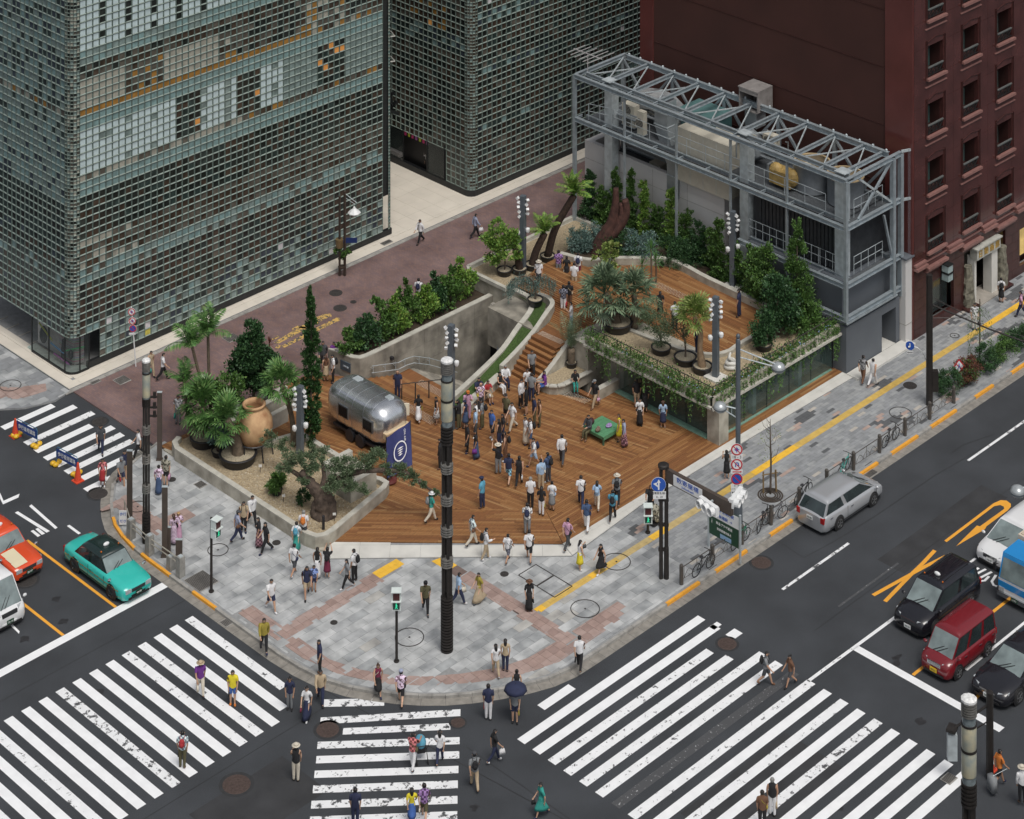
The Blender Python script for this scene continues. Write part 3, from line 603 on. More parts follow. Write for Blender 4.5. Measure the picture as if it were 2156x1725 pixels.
for a, c, mi in (((.25, .9, 2.0), (1.2, .3, 2.1), 0), ((.3, 1.0, 1.15), (1.2, .35, 1.3), 1), ((.28, 2.4, 1.1), (.3, 1.0, .95), 2), ((.3, 2.1, .6), (.32, .55, .5), 3), ((.3, 3.6, 1.8), (.35, 2.3, 1.2), 5)): pn.tube([a, lerp(V(a), V(c), .85), c], (.045, .045, .005), 8, mi)
pn.build('giant_pencils', STR, B1)
ds = MB(); ds.tube([(.4, 1.35, .5), (.38, 1.3, 1.1), (.4, 1.25, 1.65)], (.09, .13, .11), 8); ds.tube([(.36, 1.15, .5), (.38, 1.25, 1.1)], (.07, .11), 8); ds.ell((.5, .75, .95), (.14, .16, .28)); ds.ell((.4, 3.3, 1.2), (.2, .3, .5)); ds.build('display_garments', mat('display_black', (.02, .02, .025), .7, var=.2), B1)
# second building: base, entrance
m = MB(); m.prism([(-.03, 9), (-.03, .6), (.0, .35), (.16, .12), (.35, .0), (.6, -.03), (21.6, -.03), (21.6, .25), (.6, .25), (.25, .5), (.25, 9)], .15, .53); m.build('dark_base', M_DARKM, B2)
m = MB(); m.box((.5, 5.6, 1.6), (.1, 6.0, 2.5)); m.build('entrance_recess', mat('black_recess', (.008, .008, .009), .5, var=.2), B2)
for y0, y1 in ((9, 6.6), (4.2, 2.6)): MB().quad((.03, y0, .55), (.03, y1, .55), (.03, y1, 2.75), (.03, y0, 2.75)).build('entrance_glass', M_SHOP, B2)
m = MB()
for y in (2.58, 4.22, 6.6): m.box((.02, y, 1.6), (.07, .08, 2.4))
m.build('door_frame', M_DARKM, B2)
m = MB()
for i, k in enumerate((0, 5, 0, 3, 5, 0, 3)): m.box((.12, 6.5-.36*i, 2.45), (.06, .16, .3), mi=k)
m.build('coloured_signboards', STR, B2)
m = MB(); m.box((.3, 7.9, .7), (.3, 1.6, .25)); m.build('window_display', mat('display_pebbles', (.45, .42, .42), .6, var=.4, scale=12), B2)
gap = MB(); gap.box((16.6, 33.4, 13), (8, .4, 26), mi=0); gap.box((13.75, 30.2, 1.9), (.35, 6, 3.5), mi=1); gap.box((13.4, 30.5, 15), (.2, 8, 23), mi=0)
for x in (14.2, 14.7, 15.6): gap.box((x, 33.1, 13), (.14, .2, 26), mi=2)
gp = tag(gap.build('passage_wall', [mat('passage_black', (.012, .012, .013), .7, var=.2), M_TAN, mat('grey_rail', (.07, .07, .075), .5, .4)]), 'dark wall closing the narrow gap between the glass block buildings', 'wall')  # near-black base colour on the end wall, tan and grey parts beside
def bracket(u, v):
    t = thing('cable_bracket', 'small pale %s bracket fixed to the edge of the glass building' % ('upper' if v < 100 else 'lower'), 'bracket', (13.42, 24.3, ZT(492, v, .15)), 0, 'pale brackets on the glass building edge')
    b = MB(); b.bar((0, 0, 0), (.45, .1, -.12), .06); b.bar((0, 0, .35), (.45, .1, -.12), .03); b.build('arm', M_STONE, t)
bracket(850, 79); bracket(850, 132)
mbl = MB(); rr = random.Random(4)
for k in range(26): mbl.bar((rr.uniform(-.3, 2.2), rr.uniform(-1.4, .2), rr.uniform(-.4, .7)), (rr.uniform(-.2, 2.6), rr.uniform(-1.4, .2), rr.uniform(-.9, .5)), .05, .22)
o = tag(mbl.build('hanging_sculpture', M_DARKM, None, loc=(17.2, 31.3, 4.9)), 'dark jagged hanging metal sculpture in the passage above the entrance', 'sculpture')
# ================= red granite building =================
M_RED = mat('red_granite_polished', (.075, .026, .024), .12, var=.25, scale=.9, spec=.7, coat=.35); M_RED2 = mat('red_granite_dark', (.055, .021, .019), .3, var=.2, scale=2); M_RWALL = mat('red_brown_render', (.060, .021, .016), .75, var=.14, scale=.35, detail=8, bump=.05, bscale=30); M_RSTRIP = mat('red_granite_strip', (.125, .038, .034), .22, var=.14, scale=.5, spec=.6)
M_PGLASS = mat('window_glass_green', (.08, .15, .14), .05, var=.3, scale=.8, spec=.9); M_RAIL = mat('iron_balustrade', (.03, .035, .036), .5, .5, var=.2); M_SILL = mat('highlighted_granite_sill', (.25, .13, .115), .3, var=.15)  # pale pink sill tone puts the ledge highlight into the granite colour
RX, RY = 25.9, -6.93
red = thing('red_granite_building', 'dark red granite office building with recessed windows and iron balustrades', 'building', (RX, RY, 0))
def rp(u, v): p = HP(u, v, V((RX, RY, 0)), YD); return p.x-RX, p.z
m = MB(); m.box((.15, 11.5, 14), (.3, 19.1, 28)); m.build('side_wall', M_RWALL, red)
for y, w in ((1.0, 1.95), (20.6, 1.1)): MB().box((-.03, y, 14), (.1, w, 28)).build('corner_strip', M_RSTRIP, red)
for k in range(6): MB().box((-.012, 11, 5.2+3.37*k), (.03, 18.0, .018)).build('wall_joint', M_RED2, red)
WINX = [rp(1953.8, 400)[0], rp(2028, 380)[0], rp(2100, 350)[0]]; WINW = rp(1985.8, 400)[0]-WINX[0]; DX = (WINX[2]-WINX[0])/2; WX = [WINX[0]+DX*k for k in range(7)]
WZ = [4.78+3.37*k for k in range(7)]; WHT = 1.82
wm = MB(); xs = [0.02]; LEN = WX[-1]+3
for x in WX: xs += [x, x+WINW]
xs.append(LEN)
zs = [3.9]
for z in WZ: zs += [z, z+WHT]
zs.append(28)
pan = {}
for i in range(len(xs)-1):
    for j in range(len(zs)-1):
        if i % 2 == 1 and j % 2 == 1: continue
        w, h = xs[i+1]-xs[i], zs[j+1]-zs[j]; n = 2 if w > 1.6 else 1
        for q in range(n):
            key = (round(w/n, 2), round(h, 2))
            if key not in pan: pan[key] = MB().box((0, 0, 0), (w/n-.012, .2, h-.012)).mesh('granite_panel', M_RED)
            o = link('granite_panel', pan[key], red, (xs[i]+w/n*(q+.5), .1+random.uniform(-.003, .003), zs[j]+h/2))
MB().box((LEN/2, 21.1, 14), (LEN-.4, .2, 28)).build('rear_wall', M_RWALL, red)
bk = MB().box((LEN/2, 1.25, 14), (LEN-.4, .3, 28)).build('inner_wall', M_RED2, red)
def window(x, z):
    f = MB(); w, h = WINW, WHT
    f.box((x+w-.02, .62, z+h/2), (.04, .84, h)); f.box((x+.02, .62, z+h/2), (.04, .84, h)); f.box((x+w/2, .62, z+h-.03), (w-.1, .84, .06)); f.box((x+w/2, .62, z+.03), (w-.1, .84, .06))
    for k, q in enumerate((.10, .2)): f.box((x+w+q, -.02, z+h/2+.1), (.04, .05, h+.5)); f.box((x-q, -.02, z+h/2+.1), (.04, .05, h+.5))
    f.bar((x-.22, -.02, z+h+.2), (x+w/2, -.02, z+h+.42), .05, .05); f.bar((x+w/2, -.02, z+h+.42), (x+w+.22, -.02, z+h+.3), .05, .05)
    wf = f.build('window', M_RED2, red)
    MB().box((x+w/2, .95, z+h/2), (w-.06, .05, h-.1)).build('pane', M_PGLASS, wf); s = MB(); s.box((x+w/2, .9, z+h/2), (.05, .05, h-.1)); s.box((x+w/2, .9, z+h*.62), (w-.1, .05, .05)); s.build('glazing_bar', M_DARKM, wf)
    b = MB(); b.box((x+w/2, .0, z+.56), (w, .09, .07), mi=1); b.box((x+w/2, .0, z+.1), (w, .04, .04)); b.box((x+w/2, .0, z+.47), (w, .04, .04))
    for k in range(4):
        xa = x+.06+k*(w-.12)/4; b.bar((xa, 0, z+.12), (xa+(w-.12)/4, 0, z+.46), .045, .03); b.bar((xa, 0, z+.12), (xa, 0, z+.5), .025, .025)
    b.build('balustrade', [M_RAIL, mat('rail_top', (.16, .17, .165), .5, .3)], wf)
    q = MB(); q.box((x+w/2, -.06, z-.08), (w+.4, .3, .13), mi=0); q.box((x+w/2, -.03, z-.52), (w+.6, .1, .05), mi=0); q.build('sill', M_SILL, wf)
for i, x in enumerate(WX):
    for j, z in enumerate(WZ):
        u, v = proj((RX+x, RY, z+WHT))
        if -20 < u < 2190 and v > -110: window(x, z)
# stepped cornice over the ground floor
cn = MB()
xe = 0.0
for i, x in enumerate(WX[:4]):
    cn.box(((xe+x-.32)/2, -.12, 4.18), (x-.32-xe, .34, .16)); cn.box(((xe+x-.32)/2, -.07, 4.38), (x-.32-xe, .2, .12)); cn.box((x+WINW/2, -.10, 3.86), (WINW+.5, .3, .14)); cn.box((x+WINW/2, -.05, 3.68), (WINW+.5, .16, .12)); xe = x+WINW+.32
cn.build('cornice', M_SILL, red)
# ground floor courses with openings
SX0, SZ0 = rp(1966, 620)[0], 0; W1 = (rp(1964, 640)[0], rp(2008, 600)[0]); D1 = (rp(2030, 600)[0], rp(2117, 560)[0]); W3 = (rp(2147, 520)[0], rp(2147, 520)[0]+3)
OPEN = [(W1[0], W1[1], .75, 2.7), (D1[0], D1[1], .1, 3.35), (W3[0], W3[1], .75, 2.9)]
z = .1; k = 0
while z < 3.55:
    h = .55; x = .02 if k % 2 else -.6
    while x < LEN:
        a, c = max(x, .02), min(x+1.2, LEN); seg = [(a, c)]
        for o0, o1, z0, z1 in OPEN:
            if z0-.3 < z+h/2 < z1+.05:
                ns = []
                for s0, s1 in seg:
                    if s1 <= o0 or s0 >= o1: ns.append((s0, s1)); continue
                    if s0 < o0: ns.append((s0, o0))
                    if s1 > o1: ns.append((o1, s1))
                seg = ns
        for s0, s1 in seg:
            if s1-s0 > .06 and s0 < 16:
                key = ('c', round(s1-s0, 2))
                if key not in pan: pan[key] = MB().box((0, 0, 0), (s1-s0-.014, .2, h-.014)).mesh('granite_course', M_RED2)
                link('granite_course', pan[key], red, ((s0+s1)/2, .1+random.uniform(-.003, .003), z+h/2))
        x += 1.2
    z += h; k += 1
sw = MB().box(((W1[0]+W1[1])/2, .5, 1.7), (W1[1]-W1[0]-.02, .04, 2.1)).build('display_window', M_SHOP, red)
MB().box(((W1[0]+W1[1])/2, 1.0, 1.75), (W1[1]-W1[0]-.1, .05, 2.0)).build('display_back', mat('glowing_gallery_wall', (.22, .25, .20), .6, emis=(.35, .36, .26), es=.12), sw)  # emission on wall and painting stands in for the display lighting
m = MB(); m.box((W1[0]+.75, .9, 2.1), (.8, .05, .75), mi=1); m.box((W1[0]+.75, .93, 2.1), (.95, .04, .9), mi=0); m.build('lit_painting', [mat('gold_frame', (.4, .22, .06), .5, .4), mat('glowing_painting', (.6, .25, .05), .6, emis=(1, .42, .08), es=.45, scale=5, var=.5)], sw)
MB().box(((W3[0]+W3[1])/2, .6, 1.8), (2.8, .05, 2.0)).build('display_window', mat('lit_window', (.5, .35, .12), .4, emis=(1, .7, .25), es=.25, var=.4, scale=2), red)
dr = MB(); x0, x1 = D1; xm0, xm1 = x0+.95, x1-1.05
dr.box(((x0+x1)/2, 1.05, 1.7), (x1-x0, .1, 3.3), mi=0); dr.box((xm0+.08, .15, 1.5), (.2, .5, 2.8), mi=1); dr.box((xm1-.35, .15, 1.45), (.62, .6, 2.7), mi=1); dr.build('entrance', [mat('bronze_door', (.02, .018, .016), .35, .5, var=.4, scale=6), M_STONE], red)
MB().box(((x0+x1)/2, .2, .14), (x1-x0, 1.4, .1)).build('entrance_step', mat('step_granite', (.36, .33, .29), .6), red)
sg = MB(); sg.box(((xm0+xm1)/2, -.06, 3.08), (xm1-xm0+.1, .5, .62), mi=0); sg.box(((xm0+xm1)/2, -.10, 3.42), (xm1-xm0+.3, .6, .08), mi=0)
for i, ch in enumerate("日動画廊"): put_text(sg, ch, .46, (xm0+.3+(xm1-xm0-.6)*i/3, -.325, 3.06), XD, ZD, 1, .02)
sg.build('entrance_sign', [mat('sign_stone', (.42, .42, .38), .6), mat('gold_letters', (.55, .36, .10), .35, .5)], red)
def rockstack(x, lab):
    t = thing('carved_stone', lab, 'sculpture', (RX+x, RY-.05, .12), 0, 'rough carved stones at the gallery entrance'); b = MB(); r2 = random.Random(int(x*10)); rings = []
    for k in range(9):
        z = 2.45*k/8; rr = .42-.13*(k/8)**2; rings.append([V((rr*(1+.25*r2.uniform(-1, 1))*math.cos(a), .8*rr*(1+.25*r2.uniform(-1, 1))*math.sin(a), z+r2.uniform(-.05, .05))) for a in [2*math.pi*i/9 for i in range(9)]])
    b.loft(rings); b.build('stone', mat('mossy_rock', (.16, .15, .115), .9, var=.45, scale=4, bump=.6, bscale=9), t); MB().box((0, 0, .06), (1.15, .9, .14)).build('base', M_RED2, t)
rockstack(x0+.35, 'rough carved stone left of the gallery door'); rockstack(x1-.45, 'rough carved stone right of the gallery door')
ln = thing('wall_lantern', 'pair of pale glass cube lanterns stacked on the red wall', 'lantern', (RX+rp(1985, 572)[0], RY-.32, 0))
b = MB(); zl = rp(1985, 572)[1]
for k, zz in enumerate((rp(1985, 560)[1], rp(1985, 578)[1])): b.box((0, 0, zz), (.46, .46, .40), mi=0); b.box((0, 0, zz+.22), (.52, .52, .05), mi=1)
b.build('glass_cubes', [mat('lantern_glass', (.32, .40, .40), .3, var=.2), M_RAIL], ln); MB().box((0, .2, zl), (.08, .3, .9)).build('bracket', M_RAIL, ln)
# ================= steel machinery frame =================
M_STEEL = mat('galvanised_steel', (.36, .41, .44), .45, .45, var=.16, scale=3, detail=6); M_STEEL2 = mat('galvanised_pale', (.48, .53, .55), .5, .3, var=.18, scale=3); M_GREY = mat('grey_render', (.105, .118, .135), .7, var=.08, scale=.6); M_DUCT = mat('duct_metal', (.36, .39, .41), .38, .5, var=.15, scale=1.5); M_BEIGE = mat('beige_panel', (.52, .49, .41), .6, var=.06); M_WALL = mat('white_grey_render', (.58, .57, .56), .8, var=.07, scale=.5, detail=8); M_LOUV = mat('black_louvre', (.04, .044, .05), .5, .3, var=.2)
FX0, FX1, FY0, FY1 = 20.05, 25.26, -6.47, 14.51; ZL = (3.24, 5.08, 8.31, 10.98)
fr = thing('steel_frame', 'long galvanised steel frame around rooftop machinery beside the red building', 'structure', (FX0, FY0, 0))
LX, LY = FX1-FX0, FY1-FY0
def sb(name, a, b, w=.2, h=.28, kind='i', m=M_STEEL):
    q = MB(); (q.ibeam(a, b, w, h) if kind == 'i' else q.bar(a, b, w, h)); return q.build(name, m, fr)
NB = 10; ys = [LY*k/NB for k in range(NB+1)]
for li, z in enumerate(ZL):
    yy1 = LY if li >= 2 else (7.8 if li == 1 else 3.2)
    sb('edge_beam', (0, -.05, z), (0, yy1, z), .22, .26); sb('end_beam', (.12, 0, z), (LX, 0, z), .22, .26)
    if li == 0: sb('drip_rail', (-.1, -.12, z-.2), (LX-.5, -.12, z-.2), .1, .08, 'b'); continue
    sb('inner_beam', (.75, .35, z), (.75, yy1-.3, z), .16, .24); sb('back_beam', (LX-.7, .35, z+.02), (LX-.7, LY-.3, z+.02), .22, .32); 
    if li == 3: sb('end_beam', (.12, LY, z), (LX-.5, LY, z), .2, .24); sb('end_beam', (.86, .75, z), (LX-.8, .75, z), .16, .24)
    if li == 3:
        for k in range(1, NB): sb('cross_beam', (.84, ys[k], z), (LX-.8, ys[k], z), .15, .24)
        for k in range(NB): 
            a, c = (.8, ys[k]+.1), (LX-.8, ys[k+1]-.1)
            sb('brace', (a[0], a[1], z-.05), (c[0], c[1], z-.05), .07, .07, 'b', M_STEEL2)
            if k % 2: sb('brace', (.8, ys[k+1]-.1, z-.14), (LX-.8, ys[k]+.1, z-.14), .06, .06, 'b', M_STEEL2)
        for k in range(0, NB+1): sb('stub_beam', (.02, ys[k], z-.02), (.7, ys[k], z-.02), .1, .14)
    else:
        for k in range(0, NB+1 if li > 1 else 4): sb('stub_beam', (.02, ys[k]+.02, z-.02), (.7, ys[k]+.02, z-.02), .1, .14)
        q = MB(); q.box((LX/2, yy1/2, z-.10), (LX-1.2, yy1-.6, .05)); q.build('grating_floor', mat('floor_grating', (.11, .12, .13), .7, .3, var=.3, scale=9), fr)
for k in range(6):
    y = LY*k/5; zb = 3.1 if k < 1 else .2
    sb('steel_post', (0, y, zb), (0, y, ZL[3]), .2 if k in (0, 5) else .12, .2 if k in (0, 5) else .12, 'b')
for x in (LX-.75, LX): sb('steel_post', (x, 0, 3.1 if x < LX else 2.8), (x, 0, ZL[3]), .26, .26, 'b')
for y in (1.0, 7.95, LY-2.2): sb('box_column', (1.0, y, 3.1), (1.0, y, ZL[3]-.15), .62, .62, 'b', M_STEEL2)
for k in range(0, NB+1, 2): sb('back_post', (LX-.7, ys[k], 5), (LX-.7, ys[k], ZL[3]), .22, .22, 'b')
for k in range(0, NB, 2):
    sb('brace', (LX-.75, ys[k]+.1, ZL[3]-.2), (LX-.75, ys[k+1], ZL[2]+.2), .14, .14, 'b'); sb('brace', (LX-.75, ys[k+1], ZL[2]+.2), (LX-.75, ys[k+2]-.1, ZL[3]-.2), .14, .14, 'b')
sb('brace', (1.2, .03, ZL[3]-.2), (LX-.9, .03, ZL[2]+.15), .12, .12, 'b', M_STEEL2); sb('brace', (1.2, .03, ZL[2]+.15), (LX-.9, .03, ZL[3]-.2), .12, .12, 'b'); sb('brace', (LX-1.6, .03, ZL[2]-.4), (LX-.8, .03, ZL[1]+.2), .12, .12, 'b')
for u0, v0 in ((0.75, .75),): MB().box((.75, .75, ZL[3]+.14), (.75, .75, .05)).build('gusset_plate', M_STEEL2, fr)
for y in (LY-2.2, 7.95): MB().box((.8, y, ZL[3]+.14), (.7, .7, .05)).build('gusset_plate', M_STEEL2, fr)
for k in range(22): MB().lathe((LX-.7, .5+k*(LY-1)/21, ZL[3]+.18), ((.07, 0), (.07, .1), (.03, .14)), 6).build('lifting_eye', M_STEEL2, fr)
def rail(pts, h=1.0, posts=8, name='handrail', r=.018, m=M_STEEL2, par=fr):
    b = MB(); P = [V(p) for p in pts]
    for zz in (h, h*.55): b.tube([p+ZD*zz for p in P], r, 5)
    for a, c in zip(P, P[1:]):
        for k in range(posts+1): q = lerp(a, c, k/posts); b.bar(q, q+ZD*h, r*1.6)
    return b.build(name, m, par)
for z in ZL[1:3]: rail([(.75, 2.0, z+.1), (.75, (LY-2.6) if z > 6 else 7.6, z+.1)], 1.0, 11); rail([(1.3, .42, z+.1), (LX-1.2, .42, z+.1)], 1.0, 4)
rail([(.3, LY-.9, ZL[2]+.1), (.75, LY-2.4, ZL[2]+.1)], 1.0, 2); rail([(.75, .6, ZL[1]+.1), (.75, 2.4, ZL[1]+.1)], 1., 2)
MB().box((1.2, 0, 0), (.01, .01, .01)).build('bolt', M_STEEL2, fr, loc=(.2, -.12, ZL[2]))
sg = MB(); sg.quad((LX+.35, -.25, 3.0), (LX+.35, -.25, 11.2), (LX+.75, -.35, 11.2), (LX+.75, -.35, 3.0)); sg.build('mesh_screen', mat('screen_mesh', (.3, .3, .34), .5, .3, alpha=.22), fr)
for z in (4.6, 8.3, 11.1): MB().bar((LX, -.05, z), (LX+.75, -.35, z), .08, .14).build('screen_bracket', M_STEEL2, fr)
# machinery
def ac_unit(label, loc, rz, s=(.5, 1.0, 1.35), fans=2):
    t = thing('air_conditioner', label, 'air conditioner', loc, rz, 'rooftop air conditioners')
    MB().box((0, 0, s[2]/2), s).build('casing', M_BEIGE, t)
    for k in range(fans):
        z = s[2]*(k+.5)/fans; b = MB(); b.lathe((-s[0]/2-.005, .08, z), ((.30, .02), (.30, 0), (.24, .01), (.04, .012)), 18, axis=(-1, 0, 0)); b.build('fan_grille', M_LOUV, t)
        g = MB()
        for q in range(7): g.bar((-s[0]/2-.03, .08-.28, z-.26+.085*q), (-s[0]/2-.03, .08+.28, z-.26+.085*q), .012)
        g.build('guard', M_BEIGE, t)
    MB().box((0, 0, .03), (s[0]+.08, s[1]+.08, .05)).build('feet', M_STEEL, t)
ac_unit('beige twin fan air conditioner at the far end of the steel frame', (21.6, 11.2, 8.4), 0); ac_unit('narrow beige outdoor unit beside the twin fan unit', (21.2, 9.9, 8.35), 0, (.35, .5, 1.45), 1)
ac_unit('low beige unit in the middle of the machinery deck', (23.2, 1.4, 9.6), 0, (.5, .9, .75), 1); ac_unit('caged grey condenser beside the middle box column', (22.0, .4, 5.2), 0, (.9, 1.3, 1.6), 2); ac_unit('low beige unit by the round stacks', (23.4, -.9, 8.4), 0, (.6, 1.2, 1.0), 2)
bp = thing('plant_cabinet', 'large beige plant cabinet behind the walkway railing', 'cabinet', (22.0, 5.0, 8.4)); MB().box((0, 0, 1.0-1.3), (1.6, 4.1, 3.2)).build('casing', M_BEIGE, bp); q = MB()
for k in (-1, 0, 1): q.box((-.805, 1.02*k, -.3), (.012, .015, 3.1))
q.build('panel_joint', M_STEEL2, bp)
du = thing('ventilation_duct', 'galvanised S shaped duct dropping through the walkway', 'duct', (21.9, 8.3, 0)); q = MB()
q.loft([[V((x, y+o, z)) for x, y in ((-.45, -.5), (.45, -.5), (.45, .5), (-.45, .5))] for z, o in ((10.7, .3), (9.2, .3), (8.6, .1), (7.0, -.7), (5.2, -.7))]); q.build('duct_body', M_DUCT, du); q = MB()
for z, o in ((10.0, .3), (9.2, .3), (8.6, .1), (7.6, -.4), (6.4, -.7)): q.box((0, o, z), (.98, 1.08, .05))
q.build('flange', M_STEEL2, du)
d2 = thing('ventilation_duct', 'curved silver duct elbow under the top girders', 'duct', (23.0, 9.2, 9.3)); q = MB(); q.loft([[V((x*1.0+ox, oy, oz+z)) for x, z in ((-.6, -.45), (.6, -.45), (.6, .45), (-.6, .45))] for ox, oy, oz in ((0, 2.5, .3), (0, 1.2, .55), (0, .2, .5), (0, -.6, .1), (0, -1.0, -.6))]); q.build('duct_body', mat('bright_duct', (.55, .57, .58), .3, .5, var=.1), d2)
tb = thing('cooling_unit', 'teal green metal cooling unit under the girders', 'cooling unit', (23.4, 6.6, 8.4)); MB().box((0, 0, .9), (1.7, 2.6, 1.7)).build('casing', mat('teal_metal', (.05, .115, .12), .5, .2, var=.15), tb); MB().box((0, 0, 1.78), (1.9, 2.8, .08)).build('lid', mat('teal_lid', (.10, .20, .20), .5, .2, var=.1), tb)
tb2 = thing('cooling_unit', 'grey wrapped duct bundle in the middle of the machinery', 'duct', (23.6, 3.2, 9.0)); q = MB(); q.tube([(0, 1.2, .2), (.1, .4, .6), (-.2, -.4, .5), (-.5, -1.0, -.3)], (.4, .45, .45, .4), 10); q.tube([(-.5, .8, .2), (-.4, -.1, .3), (-.8, -.8, -.3)], .28, 8); q.build('wrapped_duct', M_DUCT, tb2, smooth=True)
eh = thing('exhaust_hood', 'grey box shaped exhaust hood standing above the girders', 'vent', (24.9, 4.0, 10.6)); q = MB()
q.box((0, 0, 1.35), (1.5, 1.5, .08)); q.box((.7, 0, .7), (.08, 1.5, 1.25)); q.box((0, .7, .7), (1.32, .08, 1.25)); q.box((0, -.7, .7), (1.32, .08, 1.25)); q.box((0, 0, .05), (1.32, 1.32, .08)); q.box((-.7, 0, 1.2), (.06, 1.32, .2)); q.build('hood', mat('weathered_zinc', (.30, .28, .27), .6, .3, var=.2, scale=3), eh); MB().box((0, 0, -.5), (.9, .9, 1.0)).build('neck', M_DUCT, eh)
for i, (x, y) in enumerate(((22.9, -1.9), (22.9, -4.3))):
    t = thing('cooling_tower', ('left' if i == 0 else 'right')+' round grey cooling stack with a tan inner lining', 'cooling tower', (x, y, 8.3), 0, 'round cooling stacks'); MB().lathe((0, 0, 0), ((1.05, 0), (1.05, 1.5), (1.1, 1.52)), 28, cap=False).build('drum', mat('grey_frp', (.24, .26, .28), .5, var=.1), t, True); q = MB(); q.lathe((0, 0, 0), ((1.0, 1.5), (.85, .3), (.1, .25)), 28, cap=False); q.build('lining', mat('tan_lining', (.28, .22, .14), .7, var=.25, scale=2), t, True); MB().lathe((0, 0, 1.5), ((1.1, 0), (1.1, .06), (.99, .06), (.99, 0)), 28, cap=False).build('rim', mat('rim_tan', (.5, .38, .22), .6), t)
yl = thing('pump', 'ochre insulated pump cluster beside the cooling stacks', 'pump', (21.9, -.6, 8.4)); q = MB(); q.box((0, 0, .45), (.9, 1.5, .8)); q.ell((-.1, -.7, .6), (.4, .4, .5)); q.ell((-.1, .5, .7), (.4, .45, .45)); q.build('insulation', mat('ochre_wrap', (.38, .26, .09), .6, var=.3, scale=3), yl)
rn = random.Random(5)
for nm, lab, x0, x1, y0, y1, z0, z1 in (('pipe_run', 'bundle of silver pipes under the middle girders', 21.5, 24, .2, 3.2, 9.0, 10.2), ('pipe_run', 'bundle of silver pipes on the lower machinery deck', 21.2, 24, -2.5, 2.5, 5.3, 7.2), ('pipe_run', 'tangle of thin pipes beside the far end units', 21.0, 23.5, 8.8, 12.5, 8.4, 9.2)):
    t = thing(nm, lab, 'pipes', (0, 0, 0))
    for k in range(9):
        a = V((rn.uniform(x0, x1), rn.uniform(y0, y1), rn.uniform(z0, z1))); b2 = V((a.x, rn.uniform(y0, y1), a.z)); c = V((rn.uniform(x0, x1), b2.y, a.z)); q = MB(); q.tube([a, b2, c, c-ZD*rn.uniform(.3, 1.5)], rn.uniform(.04, .09), 6); q.build('pipe', M_DUCT if k % 3 else M_BEIGE, t)
ant = thing('tv_antenna', 'silver multi element antenna above the far end of the steel frame', 'antenna', (20.9, 14.2, 11.1)); q = MB(); q.bar((0, 0, 0), (0, 0, 1.1), .05); q.bar((0, -1.2, 1.1), (0, 1.2, 1.1), .05)
for k in range(6): q.bar((-1.25+.08*k, -1.1+.42*k, 1.13), (1.25-.08*k, -1.1+.42*k, 1.13), .035)
q.build('elements', mat('antenna_metal', (.62, .6, .6), .4, .5), ant)
# walls under the frame
lb = thing('machine_room', 'dark grey rendered base block with a doorway below the steel frame', 'building', (20.07, -6.48, 0))
q = MB(); DX0, DX1 = 3.35, 4.7
q.prism([(0, 0), (DX0, 0), (DX0, 1.6), (.05, 1.6), (0, 1.5)], .1, 2.76); q.prism([(DX1, 0), (5.05, 0), (5.05, 1.6), (DX1, 1.6)], .1, 2.76); q.box(((DX0+DX1)/2, .8, 2.52), (DX1-DX0-.004, 1.6, .48)); q.build('wall', M_GREY, lb)
q = MB(); q.box((2.6, 5.2, 1.45), (5.2, 7.1, 2.7)); q.box((2.9, 4.0, 3.9), (5.0, 6.8, 2.3)); q.build('rear_block', M_GREY, lb); MB().box(((DX0+DX1)/2, .8, .15), (DX1-DX0, 1.55, .1)).build('threshold', M_STONE, lb)
MB().box((2.7, -.45, .17), (5.5, .8, .14)).build('front_step', M_STONE, lb)
lv = MB()
for k in range(24): lv.box((.95, .75+.27*k, 6.7), (.06, .2, 3.0))
lv.box((1.08, 4.1, 6.7), (.1, 6.8, 3.1)); lv.box((3.3, .9, 6.7), (4.3, .1, 3.1)); lv.build('louvre_screen', M_LOUV, lb)
pr = thing('concrete_pier', 'tall white concrete pier between the grey block and the red building', 'pier', (25.42, -6.75, 0)); q = MB(); q.box((.12, .2, 2.5), (.68, .6, 4.9)); q.box((.12, .19, 1.2), (.70, .62, .03), mi=1); q.build('shaft', [M_WALL, M_CONC], pr); MB().box((.12, .2, 5.0), (.82, .8, .1)).build('cap', M_GREY, pr)
ww = thing('rendered_wall', 'pale grey rendered wall of the open roofed block behind the climbing plants', 'wall', (21.5, 3.6, 0)); q = MB(); q.box((.15, 5.7, 3.3), (.3, 11.4, 6.2)); q.box((1.3, .15, 3.3), (2.0, .3, 6.2)); q.box((1.3, 4.4, 3.3), (2.0, .7, 6.2)); q.box((1.5, 11.1, 3.3), (2.4, .5, 6.2)); q.box((3.6, 5.7, 3.3), (.3, 11.4, 6.2)); q.build('wall', M_WALL, ww)
q = MB(); q.box((1.9, 5.7, 5.0), (3.2, 11, .2)); q.build('roof_well', mat('roof_felt', (.045, .05, .055), .9, var=.2), ww)
q = MB()
for z in (3.3, 5.3): q.box((-.004, 5.7, z), (.012, 11.3, .02))
for y in (2.9, 5.7, 8.6): q.box((-.004, y, 4.5), (.012, .02, 3.6))
q.build('wall_joint', M_CONC, ww)
ac_unit('grey condenser in the dark roof well behind the pale wall', (23.0, 10.2, 5.1), 0, (.6, .9, .9), 1)
